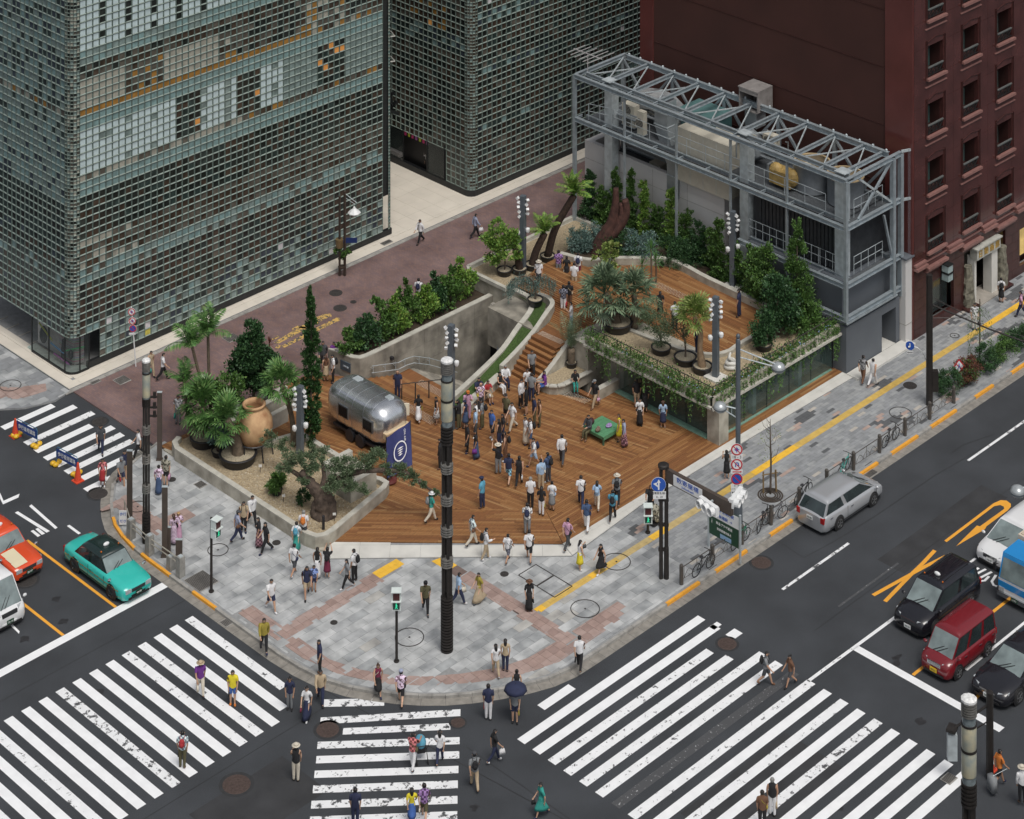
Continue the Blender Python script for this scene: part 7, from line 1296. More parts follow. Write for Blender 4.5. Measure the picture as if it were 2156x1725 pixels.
m = MB(); m.bar(p0-YD*.55-XD*.115, p0-YD*2.35-XD*.115, .02, .5); m.build('name_panel', M_SW, t); q = MB(); put_text(q, '数寄屋橋', .27, p0-YD*1.45-XD*.13+ZD*.08, -YD, ZD, sx=1.3); put_text(q, 'Sukiyabashi', .14, p0-YD*1.45-XD*.13-ZD*.14, -YD, ZD, sx=1.2); q.build('name_lettering', M_SB, t)
def tsignal(c, d, nm):
    n = V(d).normalized(); rt = V((-n.y, n.x, 0)); m = MB(); m.bar(c-rt*.62, c+rt*.62, .2, .42); sg_ = m.build(nm, M_WHT, t)
    for k in (-1, 0, 1): m = MB(); o = c+rt*(.4*k)+n*.1; m.lathe(o, ((.19, 0), (.19, .24), (.165, .24), (.165, .02), (.01, .02)), 14, axis=n, cap=False); m.build('visor', M_WHT, sg_); m = MB(); m.ell(c+rt*(.4*k)-n*.08, (.19, .19, .19), 10, 6); m.build('lamp_back', M_WHT, sg_)
tsignal(p0-YD*3.05-XD*.45-ZD*.1, (-1, .15, 0), 'signal_head'); tsignal(p0-YD*3.9+XD*.55+ZD*.25, (.3, -1, 0), 'signal_head'); m = MB(); m.bar(p0-YD*3.0-XD*.4, p0-YD*3.0, .08); m.bar(p0-YD*3.6+XD*.5+ZD*.1, p0-YD*3.6, .08); m.build('brackets', M_GALV, t)
roundsign(t, st2(1386, 1016)+TOCAM*.2, TOCAM, .36, 'arrow', 'round_sign'); plate(t, st2(1388, 1038)+TOCAM*.2, .62, .36, ['軽車両を除く', '8 - 20'], .13)
# ---- information board ----
t, rg, n = board('information_board', 'green and white information board with a map symbol by the bike rail', 'sign', G(1525, 1168, .12)+ZD*1.45, 1.9, 1.55, [], .1, M_SG, M_SW, turn=math.radians(-45))
m = MB(); m.bar(-rg*.93+n*.018+ZD*.45, rg*.93+n*.018+ZD*.45, .01, .62); m.build('white_header', M_SW, t); q = MB(); put_text(q, '←  JR 有楽町駅', .19, n*.03+ZD*.6, rg, ZD); put_text(q, 'JR 新橋駅  →', .19, n*.03+ZD*.3, rg, ZD); q.build('header_lettering', M_SB, t); q = MB(); put_text(q, '東急プラザ銀座', .15, n*.02-ZD*.08, rg, ZD); put_text(q, '数寄屋橋交差点', .13, n*.02-ZD*.36, rg, ZD); put_text(q, 'i', .3, n*.02-ZD*.1-rg*.78, rg, ZD); q.build('lettering', M_SW, t); m = MB()
for s in (-1, 1): m.bar(rg*(s*1.0)-ZD*1.45, rg*(s*1.0)+ZD*.9, .09)
m.build('posts', M_GALV, t); m = MB(); m.bar(-rg*.25+n*.018-ZD*.62, rg*.45+n*.018-ZD*.62, .01, .2); m.build('blue_patch', mat('pale_blue_print', (.25, .4, .6), .5), t)
# ---- bike rail ----
MRL = mat('brown_rail', (.11, .10, .09), .5, .4, var=.15)
RXS = [-.9+2.28*k for k in range(11)]
fe = thing('pavement_railing', 'grey brown kerbside railing with looped bars where bicycles are parked', 'railing', (0, -12.42, .12))
for k, x in enumerate(RXS):
    m = MB(); m.lathe((x, 0, 0), ((.10, 0), (.10, .9), (.07, .95), (.01, .97)), 10); m.build('rail_post', MRL, fe)
    if k < len(RXS)-1 and k != 4:
        m = MB(); m.tube([(x+.1, 0, .78), (x+2.18, 0, .78)], .022, 6); m.tube([(x+.1, 0, .2), (x+2.18, 0, .2)], .012, 5)
        for c in (.55, 1.14, 1.73): m.tube([(x+c-.35+.7*i/8, 0, .2+.33*math.sin(math.pi*i/8)) for i in range(9)], .012, 4)
        for c in (.2, 1.14, 2.08): m.bar((x+c, 0, .2), (x+c, 0, .78), .016)
        m.build('rail_panel', MRL, fe)
def bicycle(label, u, v, frame, rz, lean=.12):
    t = thing('bicycle', label, 'bicycle', G(u, v, .12), rz, 'bicycles parked along the kerb railing'); t.rotation_euler = (lean, 0, rz); mf = mat('bike_frame_'+frame, dict(black=(.02, .02, .022), teal=(.08, .42, .36), green=(.03, .20, .12), grey=(.12, .12, .13))[frame], .4, .2, var=.1)
    for s in (-.52, .52):
        m = MB(); m.lathe((s, 0, .33), ((.33, -.02), (.345, 0), (.33, .02), (.30, .015), (.30, -.015), (.33, -.02)), 20, axis=(0, 1, 0), cap=False); w = m.build('wheel', M_BLK, t); m = MB()
        for k in range(8): a = math.pi*k/8; m.bar((s-.3*math.cos(a), 0, .33-.3*math.sin(a)), (s+.3*math.cos(a), 0, .33+.3*math.sin(a)), .006)
        m.build('spokes', M_GALV, w)
    m = MB()
    for a, b_ in (((-.52, 0, .33), (-.1, 0, .3)), ((-.52, 0, .33), (-.2, 0, .78)), ((-.1, 0, .3), (-.22, 0, .85)), ((-.1, 0, .3), (.36, 0, .78)), ((-.2, 0, .76), (.36, 0, .80)), ((.52, 0, .33), (.34, 0, .95))): m.tube([a, b_], .022, 6)
    m.build('frame', mf, t); m = MB(); m.ell((-.24, 0, .9), (.14, .08, .04), 8, 5); m.build('saddle', M_BLK, t); m = MB(); m.tube([(.25, -.27, 1.02), (.33, -.12, 1.0), (.33, .12, 1.0), (.25, .27, 1.02)], .016, 6); m.build('handlebar', M_POLE, t); m = MB(); m.lathe((-.1, .06, .3), ((.09, 0), (.09, .02), (.02, .02)), 12, axis=(0, 1, 0)); m.bar((-.1, .08, .3), (.05, .1, .22), .02); m.build('crank', M_GALV, t)
for u, v, c, a, lab in ((1480, 1205, 'black', 0, 'black bicycle nearest the crossing at the kerb railing'), (1558, 1148, 'green', .1, 'green bicycle half hidden behind the information board'), (1606, 1110, 'black', .3, 'black bicycle beside the lamp post foot at the railing'), (1630, 1098, 'grey', -.2, 'grey bicycle just behind the silver car at the railing'), (1690, 1052, 'black', .1, 'black bicycle between the bare street tree and silver car'), (1776, 998, 'teal', .2, 'teal bicycle with a pale saddle in front of the silver car'), (1874, 934, 'black', .05, 'black bicycle farthest along the kerb railing')): bicycle(lab, u, v, c, a)
# ---- black pole with wires, signs ----
b = G(1957, 853, .12); S5 = ppm(853); t = thing('utility_pole', 'tall black pole with wires and a control box on the right pavement', 'pole', b); h = (853-579)/S5; m = MB(); m.lathe((0, 0, 0), ((.19, 0), (.17, h), (.02, h)), 12); m.build('pole', M_POLE, t); m = MB(); m.box(RGT*.3+ZD*1.35, (.34, .3, 1.1), math.radians(-45)); m.build('control_box', M_POLE, t); m = MB()
o = ZD*((853-640)/S5); e = RGT*6.5+ZD*((853-738)/S5); m.tube([o, lerp(o, e, .5)-ZD*.1, e], .045, 6); m.tube([ZD*((853-622)/S5), RGT*2.0+ZD*((853-664)/S5)], .015, 4); m.tube([ZD*((853-670)/S5), RGT*2.2+ZD*((853-670)/S5)], .02, 4); m.tube([ZD*((853-625)/S5), lerp(o, e, .5), e+ZD*.4], .01, 4)
for k in (.42, .8): m.ell(lerp(o, e, k), (.1, .1, .08), 8, 5)
m.build('wires', M_POLE, t)
t = thing('sign_post', 'white bent post with a blue cycle path sign beside the black pole', 'road sign', G(1951, 842, .12)); S6 = ppm(842); m = MB(); q0 = [ZD*((842-v)/S6)+RGT*((u-1951)/S6) for u, v in ((1951, 842), (1951, 760), (1945, 745), (1932, 733), (1918, 728))]; m.tube(q0, .04, 7); m.build('post', M_WHT, t); c = q0[-1]-RGT*.05; nn_ = V((-.9, -.45, 0)); m = MB(); m.lathe(c, ((.24, 0), (.24, .02), (.01, .02)), 18, axis=nn_); m.build('blue_sign', M_SB, t); m = MB(); m.box(c+nn_*.03+ZD*.03, (.05, .05, .2)); m.ell(c+nn_*.05-ZD*.05-RGT*.05, (.05, .05, .05), 8, 4); m.build('symbol', M_SW, t); plate(t, c-ZD*.36+nn_*.02, .34, .13, ['自転車専用'], .06)
t = thing('diamond_sign', 'red bordered diamond no crossing sign standing in the hedge', 'road sign', G(2019, 800, .3)); m = MB(); n = V((-.5, -.85, 0)).normalized(); rt = V((-n.y, n.x, 0)); f = lambda r, z, c=ZD*.75: [c+n*z+rt*(r*x)+ZD*(r*y*1.2) for x, y in ((0, -1), (1, 0), (0, 1), (-1, 0))]; m.poly(f(.36, 0), 2); m.poly(f(.27, .008), 0); m.bar(ZD*.75+n*.014+rt*-.2+ZD*.18, ZD*.75+n*.014+rt*.2-ZD*.18, .01, .05, 2); m.ell(ZD*.88+n*.012, (.035, .035, .035), 6, 4, 1); m.bar(ZD*.84+n*.013, ZD*.62+n*.013+rt*.08, .04, .03, 1); m.bar(ZD*.8+n*.013, ZD*.6+n*.013-rt*.08, .04, .03, 1); m.build('sign_face', SM, t); m = MB(); m.bar((0, 0, -.3), (0, 0, .9), .05); m.build('post', M_GALV, t).location = -n*.05; plate(t, ZD*.26, .3, .14, [], .05, arrow=0., n=n)
# ---- cones and pedestrian street boards ----
M_CONE = mat('cone_orange', (.62, .07, .03), .5, var=.12, scale=5); M_YW = mat('yellow_weight', (.68, .40, .02), .45, var=.1, scale=6)
def cone(label, p, s=1., stripes=False):
    t = thing('traffic_cone', label, 'traffic cone', p, 0, 'orange traffic cones'); m = MB(); m.lathe((0, 0, 0), ((.15*s, .04), (.04*s, .72*s), (.03*s, .74*s), (.005, .74*s)), 14); m.build('cone', M_CONE, t, False); MB().box((0, 0, .022), (.38*s, .38*s, .045)).build('base', M_CONE, t)
    if stripes: m = MB(); m.lathe((0, 0, .3), ((.118, 0), (.095, .16)), 14, cap=False); m.build('white_band', M_SW, t)
cone('orange cone at the far end of the two blue boards', G(32, 919), 1.3); cone('orange cone at the near end of the two blue boards', G(164, 1013), 1.3); cone('red and white cone behind the man in the red shirt', G(2089, 1621, .12), 1.0, True)
for (u, v), lab, a in (((57, 930), 'blue pedestrian street board at the far end of the upper crosswalk', -1.57), ((141, 990), 'blue pedestrian street board nearer the corner pillars', -1.57)):
    t = thing('barrier_board', lab, 'barrier', G(u, v), 0, 'blue pedestrian street boards'); d = V((.12, -1, 0)).normalized(); n = V((-1, -.12, 0)).normalized(); m = MB(); m.bar(-d*.8+ZD*.62, d*.8+ZD*.62, .03, .46); m.build('panel', mat('barrier_blue', (.02, .06, .24), .45, var=.08), t); m = MB(); m.tube([-d*.82, -d*.82+ZD*.85, -d*.75+ZD*.95, d*.75+ZD*.95, d*.82+ZD*.85, d*.82], .02, 6); m.build('frame', mat('barrier_frame', (.05, .16, .28), .4, .3), t); q = MB(); put_text(q, '歩行者用道路', .25, n*.03+ZD*.62, d, ZD, sx=.92); q.build('lettering', M_SW, t)
    for s in (-1, 1):
        for k in range(3): m = MB(); m.ell(d*(s*.8+.16*(k-1)*.7)+n*(.16*(1-k % 2*2))+ZD*.11, (.17, .15, .12), 10, 6); m.build('sand_weight', M_YW, t)
t = thing('street_lamp', 'silver globe street lamp reaching in from the right edge', 'street lamp', G(2236, 1640, .12)); h = (1640-1010)/ppm(1640); m = MB(); m.lathe((0, 0, 0), ((.24, 0), (.13, 1.5), (.12, h), (.02, h)), 12); m.build('pole', M_GPOLE, t); globe(t, RGT*((2143-2236)/ppm(1640))+ZD*((1640-1036)/ppm(1640)), ZD*((1640-1015)/ppm(1640)), ZD*((1640-1030)/ppm(1640)), .32)
m = thing('kerb_railing', 'looped kerb railing at the lower right pavement beside the black saloon', 'railing', (0, 0, 0)); q = MB()
for k in range(5):
    x = 4.2+2.2*k; y = -29.3; q.lathe((x, y, .12), ((.1, 0), (.1, .95), (.02, .98)), 10); q.tube([(x, y, .9), (x+2.2, y, .9)], .025, 6); q.tube([(x, y, .3), (x+2.2, y, .3)], .015, 5)
    for c in (.7, 1.5): q.tube([(x+c-.4+.8*i/8, y, .3+.45*math.sin(math.pi*i/8)) for i in range(9)], .016, 4)
q.build('rails', MRL, m)
# ================= vehicles (x forward) =================
M_TYRE = mat('tyre_rubber', (.018, .018, .019), .85, var=.15); M_RIM = mat('alloy_rim', (.42, .43, .44), .3, .8, var=.15); M_GL = mat('car_glass', (.030, .042, .044), .04, var=.3, scale=1.5, spec=1.); M_GLF = mat('windscreen_glass', (.17, .21, .21), .05, var=.35, scale=1.3, spec=1.); M_TRIM = mat('black_trim', (.016, .016, .017), .5, var=.15); M_CHROME = mat('chrome', (.6, .61, .62), .12, 1., var=.1); M_HL = mat('headlamp_glass', (.55, .58, .60), .08, .3, var=.25, scale=14); M_TL = mat('tail_lamp', (.35, .015, .015), .2, var=.15); M_AMB = mat('amber_lamp', (.6, .14, .01), .25, var=.1)
def paint(n, c, met=.0): return mat('paint_'+n, c, .22, met, var=.04, scale=.8, coat=.7)
def ring(x, w, zb, zt, cr=.10):
    h = [(w*.90, zb), (w*.985, zb+.10), (w, zb+(zt-zb)*.45), (w*.975, zt-cr), (w*.90, zt-.02), (w*.5, zt+.012), (0, zt+.02)]
    return [V((x, y, z)) for y, z in h]+[V((x, -y, z)) for y, z in h[-2::-1]]
def car(label, cat, loc, rz, L, W, H, body, st, cab, roof=None, wb=None, rim=M_RIM, wr=.32, plate=(M_SW, M_SG, '12-34'), group='vehicles waiting at the crossing', name='car', split=(.48,), bonnet=None, front='sedan', taxi=None, stripes=False, lowroof=.0, sideglass=M_GL, beltin=.93):
    t = thing(name, label, cat, loc, rz, group); w = W/2; wb = wb or L*.59; roof = roof or body; belt = lambda x: np.interp(x/L, [s[0] for s in st], [s[1] for s in st])
    xs = [-.5, -.488, -.46, -.40, -.30, -.2, -.1, 0, .1, .2, .3, .40, .46, .488, .5]; pw = [.80, .90, .96, .99, 1, 1, 1, 1, 1, 1, 1, .985, .94, .88, .76]
    m = MB(); m.loft([ring(x*L, w*k, .17+(.05 if abs(x) > .47 else 0), belt(x*L)) for x, k in zip(xs, pw)]); o = m.build('body', body, t); smooth_by_angle(o, 50)
    xb, xrt, xft, xf = [c*L for c in cab]; zr = H; bi = beltin; ti = .74 if H < 1.6 else .80
    zb0, zb1 = belt(xb)-.02, belt(xf)-.02
    base = [V((xb, -w*bi*.94, zb0)), V((xf, -w*bi*.90, zb1)), V((xf, w*bi*.90, zb1)), V((xb, w*bi*.94, zb0))]; mid = [V((lerp(xb, xrt, .93), -w*ti*1.03, zr-.10)), V((lerp(xf, xft, .93), -w*ti*1.0, zr-.10)), V((lerp(xf, xft, .93), w*ti*1.0, zr-.10)), V((lerp(xb, xrt, .93), w*ti*1.03, zr-.10))]; top = [V((xrt+.06, -w*ti*.92, zr-.02)), V((xft-.08, -w*ti*.90, zr-.02)), V((xft-.08, w*ti*.90, zr-.02)), V((xrt+.06, w*ti*.92, zr-.02))]
    m = MB(); m.add(base+mid, [(0, 1, 5, 4), (1, 2, 6, 5), (2, 3, 7, 6), (3, 0, 4, 7)]); smooth_by_angle(m.build('cabin_pillars', taxi['pill'] if taxi and 'pill' in taxi else body, t), 20)
    m = MB(); rr_ = []
    for i in range(9):
        f = i/8; a0 = lerp(mid[0], mid[1], f); a1 = lerp(top[0], top[1], f); c = .035*math.sin(math.pi*f)
        rr_.append([V((a0.x, s*abs(y), z+cc)) for s, y, z, cc in ((-1, a0.y, a0.z, 0), (-1, a1.y, a1.z, c), (-1, a1.y*.5, zr+.005, c*1.3), (1, a1.y*.5, zr+.005, c*1.3), (1, a1.y, a1.z, c), (1, a0.y, a0.z, 0))])
        for p in rr_[-1][1:5]: p.x = lerp(a1.x, a0.x, .35)
    m.loft(rr_, close=False); smooth_by_angle(m.build('roof', roof, t), 60)
    def pane(nm, a, b, c, d, gl, ins=.06, push=.008):
        ctr = (a+b+c+d)/4; n = (b-a).cross(d-a).normalized(); n = n if n.dot(ctr-V((0, 0, H*.5))) > 0 else -n; q = MB(); q.quad(*[lerp(p, ctr, ins)+n*push for p in (a, b, c, d)]); return q.build(nm, gl, t)
    pane('windscreen', base[1], base[2], mid[2], mid[1], M_GLF, .05); pane('rear_window', base[3], base[0], mid[0], mid[3], M_GL, .09)
    cuts = [0.0]+list(split)+[1.0]
    for s, (b0, b1, m0, m1) in (('r', (base[0], base[1], mid[0], mid[1])), ('l', (base[3], base[2], mid[3], mid[2]))):
        for c0, c1 in zip(cuts, cuts[1:]): pane('side_window', lerp(b0, b1, c0+.02), lerp(b0, b1, c1-.02), lerp(m0, m1, c1-.02), lerp(m0, m1, c0+.02), sideglass, .07)
    if lowroof: m = MB(); [m.bar((lerp(xrt, xft, .08), y, zr+.03), (lerp(xrt, xft, .92), y, zr+.035), .03, .02) for y in (-.5, -.25, 0, .25, .5)]; m.build('roof_ribs', M_TRIM, t)
    q = MB()
    for s in (-1, 1):
        for k in [xb+(xf-xb)*c for c in split]+[xf-.06]: q.bar((k, s*(w+.003), .3), (k+.02, s*(w*.985), belt(k)-.06), .012, .012)
        q.bar((-L*.42, s*(w+.004), .33), (L*.42, s*(w+.004), .33), .012, .05)
    q.build('door_seams', M_TRIM, t); q = MB()
    for s in (-1, 1):
        for c in list(split)+[.02]: k = xb+(xf-xb)*(c+.06); q.bar((k, s*(w+.01), belt(k)-.17), (k+.2, s*(w+.01), belt(k)-.17), .03, .03)
    q.build('door_handles', M_CHROME if not taxi else body, t)
    for sx in (-1, 1):
        for s in (-1, 1):
            x = sx*wb/2+L*.015; m = MB(); m.lathe((x, s*(w-.012), wr), ((wr+.075, 0), (wr+.07, .014), (.05, .016)), 22, axis=(0, s, 0)); m.build('wheel_arch', M_TRIM, t)
            m = MB(); m.lathe((x, s*(w-.15), wr), ((wr*.9, 0), (wr, .03), (wr, .15), (wr*.93, .182), (wr*.66, .188)), 22, axis=(0, s, 0)); wh = m.build('wheel', M_TYRE, t); m = MB(); m.lathe((x, s*(w-.15), wr), ((wr*.67, .186), (wr*.62, .192), (wr*.58, .165), (.05, .175)), 18, axis=(0, s, 0), cap=False)
            for k in range(5): a = 2*math.pi*k/5; m.bar((x, s*(w+.03), wr), (x+wr*.6*math.cos(a), s*(w+.032), wr+wr*.6*math.sin(a)), .07, .02)
            m.build('rim', rim, wh)
    xF = L*.5; zh = belt(L*.46); fw = w*.80
    for s in (-1, 1):
        m = MB()
        if front == 'taxi': m.box((xF-.05, s*w*.62, zh-.16), (.12, w*.34, .17))
        else: m.loft([[V((xF-.03-.26*k, s*(w*(.50+.43*k)), zh-.20+.06*k)), V((xF-.05-.26*k, s*(w*(.50+.43*k)), zh-.05+.05*k)), V((xF-.16-.26*k, s*(w*(.50+.40*k)), zh-.03+.05*k)), V((xF-.16-.26*k, s*(w*(.50+.40*k)), zh-.2))] for k in (0, .5, 1)])
        m.build('headlight', M_HL, t); m = MB(); xr = -L*.5; m.box((xr+.06, s*w*.78, belt(-L*.47)-.2), (.14, w*.22, .26)); m.build('tail_light', M_TL, t)
        m = MB(); m.ell((xf-.18, s*(w+.09), belt(xf)+.09), (.07, .11, .075), 8, 5); MB.build(m, 'wing_mirror', body if front != 'taxi' else M_CHROME, t).location = V((.75, .0, -.05)) if front == 'taxi' else V((0, 0, 0))
        m = MB(); m.bar((xf+.02, s*.1-.25, zb1+.06), (lerp(xf, xft, .35), s*.1+.2, lerp(zb1, zr-.1, .35)+.03), .02); m.build('wiper', M_TRIM, t)
    m = MB(); m.box((xF-.035, 0, zh-.17), (.09, w*.84, .16)); g = m.build('grille', M_CHROME if front in ('taxi', 'chrome') else M_TRIM, t); m = MB()
    for k in range(4): m.box((xF+.012, 0, zh-.23+.04*k), (.012, w*.8, .014))
    m.build('grille_bar', M_TRIM if front in ('taxi', 'chrome') else M_CHROME, g)
    m = MB(); m.loft([[V((xF-.32*abs(k)**3+.03, k*w*.93, .22)), V((xF-.32*abs(k)**3+.05, k*w*.93, .38)), V((xF-.32*abs(k)**3-.1, k*w*.9, .40)), V((xF-.32*abs(k)**3-.1, k*w*.9, .2))] for k in (-1, -.8, -.4, 0, .4, .8, 1)]); m.build('front_bumper', M_TRIM if front == 'taxi' else body, t)
    m = MB(); m.box((xF+.035, 0, .27), (.03, w*1.3, .09)); m.build('air_intake', M_TRIM, t)
    for s, z in ((1, .42), (-1, .72 if front != 'taxi' else .62)):
        m = MB(); x = s*(L*.5+.045); m.box((x, 0, z), (.02, .36, .18)); p = m.build('number_plate', plate[0], t); q = MB(); put_text(q, plate[2], .12, (x+s*.012, 0, z-.01), (0, s, 0), ZD); q.build('plate_digits', plate[1], p)
    if bonnet: m = MB(); pts = [(x*L, belt(x*L)+.026) for x in (.22, .3, .4, .47)]; [m.quad((a[0], -w*.78, a[1]-.01), (b[0], -w*.74, b[1]-.014), (b[0], 0, b[1]+.012), (a[0], 0, a[1]+.012)) or m.quad((a[0], 0, a[1]+.012), (b[0], 0, b[1]+.012), (b[0], w*.74, b[1]-.014), (a[0], w*.78, a[1]-.01)) for a, b in zip(pts, pts[1:])]; m.build('bonnet', bonnet, t)
    if taxi and 'lamp' in taxi:
        m = MB(); m.ell((xft-.55, 0, zr+.10), (.09, .17, .09), 10, 6); m.build('roof_lamp', M_WHT, t)
        for s in (-1, 1): m = MB(); m.ell((xft-.25, s*w*.55, zr+.05), (.04, .04, .045), 7, 5); m.build('amber_marker', M_AMB, t)
        m = MB(); m.box((xf-.3, .25, zb1+.18), (.05, .28, .1)); m.build('dash_sign', M_TRIM, t)
    if stripes:
        m = MB()
        for s in (-1, 1):
            for k in range(22): x = -L*.44+k*L*.04; m.bar((x, s*(w+.008), .60+.02*(k % 2)), (x+L*.03, s*(w+.008), .60+.02*(k % 2)), .008, .05)
        m.build('checker_stripe', stripes, t)
    return t
R90 = -math.pi/2
SED = ((-.5, .80), (-.46, .86), (-.3, .90), (.2, .90), (.24, .87), (.42, .80), (.48, .74), (.5, .66)); HAT = ((-.5, .84), (-.45, .92), (-.2, .90), (.25, .88), (.36, .86), (.45, .74), (.5, .60)); KEI = ((-.5, .90), (-.45, .95), (.2, .93), (.32, .95), (.42, .90), (.48, .80), (.5, .66))
car('teal green taxi with a black roof stopped at the left line', 'taxi', (-19.95, 7.75, 0), R90, 5.05, 1.84, 1.44, paint('teal', (.035, .46, .40)), SED, (-.32, -.22, .09, .20), paint('black_roof', (.008, .022, .020)), wb=3.02, rim=M_GL, plate=(M_SG, M_SW, '66-88'), name='taxi', front='taxi', taxi=dict(lamp=1, pill=paint('black_roof', (.008, .022, .020))), stripes=mat('gold_check', (.25, .2, .08), .5, var=.5, scale=20))
car('orange taxi with a cream bonnet at the left edge', 'taxi', (-22.75, 12.75, 0), R90, 5.05, 1.84, 1.46, paint('orange', (.66, .075, .022)), SED, (-.32, -.22, .09, .20), wb=3.02, plate=(M_SG, M_SW, '82-97'), name='taxi', front='taxi', taxi=dict(lamp=1), bonnet=paint('cream', (.72, .64, .45)), stripes=mat('white_check', (.6, .58, .5), .5, var=.5, scale=20))
car('white van at the lower left edge with a dark windscreen', 'van', (-25.55, 10.2, 0), R90, 5.2, 1.95, 1.98, paint('white', (.68, .69, .70)), ((-.5, 1.0), (.3, 1.0), (.42, .98), (.47, .9), (.5, .7)), (-.49, -.47, .30, .46), plate=(M_SG, M_SW, '70-16'), name='van', split=(.35, .68), wb=3.0)
car('silver estate car parked along the right kerb', 'car', (9.55, -14.02, 0), 0, 5.0, 1.92, 1.52, paint('silver', (.44, .455, .475), .35), ((-.5, .90), (-.46, 1.0), (-.2, .96), (.25, .92), (.33, .90), (.44, .78), (.5, .62)), (-.485, -.40, .12, .36), wb=2.85, plate=(M_SW, M_SG, '85-80'), split=(.42,), group=None)
car('white hatchback facing the crossing at the right edge', 'car', (13.15, -22.1, 0), math.pi, 4.7, 1.85, 1.46, paint('pearl_white', (.72, .73, .74)), HAT, (-.45, -.36, .06, .33), plate=(M_SW, M_SG, '12-47'), split=(.45,))
car('tall black taxi with roof ribs waiting beside the red van', 'taxi', (6.2, -22.25, 0), math.pi, 4.8, 1.86, 1.72, paint('black', (.010, .010, .014)), ((-.5, .95), (-.45, 1.02), (.2, .99), (.30, .99), (.42, .88), (.48, .78), (.5, .64)), (-.47, -.42, .12, .31), plate=(M_SW, M_SG, '30-10'), name='taxi', front='chrome', lowroof=1, taxi=dict(lamp=1), split=(.45,))
car('dark red boxy minivan with a chrome grille and yellow plate', 'minivan', (4.05, -24.9, 0), math.pi, 3.95, 1.66, 1.74, paint('wine_red', (.17, .012, .018)), KEI, (-.485, -.455, .22, .38), plate=(mat('yellow_plate', (.75, .5, .02), .4), M_SK, '49-21'), name='minivan', front='chrome', split=(.32, .66), wr=.29)
car('black saloon car nearest the lower right lamp pillar', 'car', (4.95, -27.6, 0), math.pi, 5.3, 2.0, 1.40, paint('jet_black', (.012, .012, .016)), ((-.5, .84), (-.44, .92), (-.2, .92), (.2, .90), (.27, .88), (.42, .80), (.48, .68), (.5, .58)), (-.42, -.27, .03, .24), plate=(M_SW, M_SG, '58-03'), wr=.34)
t = thing('truck', 'blue and white light truck with a cream box behind the black taxi', 'truck', (9.0, -24.7, 0), math.pi, 'vehicles waiting at the crossing'); PB_ = paint('sky_blue', (.02, .25, .60)); PW_ = paint('truck_white', (.66, .67, .68)); m = MB()
m.loft([[V((x, y*k, z)) for y, z in ((-.95, .35), (-.97, 1.1), (.97, 1.1), (.95, .35))] for x, k in ((-1.7, 1), (-.15, 1), (.0, .95))]); m.build('lower_cab', PW_, t)
m = MB(); m.loft([[V((x, y*k, z)) for y, z in ((-.97, zb_), (-.90, zt_), (.90, zt_), (.97, zb_))] for x, k, zb_, zt_ in ((-1.7, 1, 1.1, 2.2), (-.32, .97, 1.1, 2.2))]); m.add([V((-.32, -.94, 1.1)), V((-.02, -.92, 1.1)), V((-.02, .92, 1.1)), V((-.32, .94, 1.1)), V((-.32, -.87, 2.2)), V((-.32, .87, 2.2))], [(0, 1, 4), (2, 3, 5), (1, 2, 5, 4)]); m.build('upper_cab', PB_, t)
MB().box((-.02, 0, .85), (.06, 1.86, .3)).build('blue_band', PB_, t); MB().quad((.0, -.84, 1.14), (.0, .84, 1.14), (-.29, .80, 2.08), (-.29, -.80, 2.08)).build('windscreen', M_GLF, t)
for s in (-1, 1): MB().quad((-.4, s*.965, 1.2), (-1.4, s*.972, 1.2), (-1.4, s*.915, 2.0), (-.45, s*.905, 2.0)).build('side_window', M_GL, t); MB().box((.0, s*.74, .62), (.06, .3, .2)).build('headlight', M_HL, t); MB().box((.02, s*1.12, 1.55), (.1, .14, .32)).build('wing_mirror', M_TRIM, t); MB().bar((-.05, s*.95, 1.7), (.0, s*1.1, 1.68), .03).build('mirror_arm', M_TRIM, t)
MB().box((.03, 0, .4), (.12, 1.9, .2)).build('front_bumper', M_CHROME, t); MB().box((-3.9, 0, 1.5), (4.2, 2.0, 1.7)).build('cargo_box', mat('cream_cargo', (.6, .53, .43), .6, var=.05), t); MB().box((-3.4, 0, .5), (5.0, .9, .2)).build('chassis', M_TRIM, t); MB().box((-3.9, 0, 2.37), (4.0, 1.8, .05)).build('cargo_roof', mat('tan_roof', (.5, .42, .33), .7, var=.1), t)
for x in (-.85, -4.6):
    for s in (-1, 1): m = MB(); m.lathe((x, s*.78, .36), ((.36, 0), (.36, .18), (.22, .2), (.02, .2)), 18, axis=(0, s, 0)); m.build('wheel', M_TYRE, t)
p = MB().box((.1, 0, .42), (.02, .36, .18)).build('number_plate', M_SG, t); q = MB(); put_text(q, '14-52', .12, (.112, 0, .41), YD, ZD); q.build('plate_digits', M_SW, p)
# ================= people =================
PC = dict(W=(.66, .66, .67), K=(.014, .014, .016), N=(.02, .026, .065), G=(.20, .21, .22), D=(.055, .058, .065), B=(.05, .12, .36), L=(.33, .46, .62), R=(.36, .03, .035), P=(.52, .30, .42), V=(.14, .03, .22), T=(.03, .27, .23), O=(.55, .17, .03), Y=(.66, .55, .03), M=(.30, .24, .04), H=(.10, .09, .045), E=(.42, .33, .22), C=(.58, .53, .44), F=(.14, .07, .04), J=(.05, .085, .17), Z=(.09, .30, .42), A=(.30, .33, .44), U=(.16, .02, .05))
PN = dict(W='white', K='black', N='navy', G='grey', D='dark grey', B='blue', L='light blue', R='red', P='pink', V='purple', T='teal', O='orange', Y='yellow', M='mustard', H='olive', E='beige', C='cream', F='brown', J='denim blue', Z='sky blue', A='lavender', U='burgundy')
SK = [mat('skin_%d' % i, c, .55, var=.06, scale=8) for i, c in enumerate(((.50, .30, .20), (.44, .25, .16), (.56, .35, .24)))]
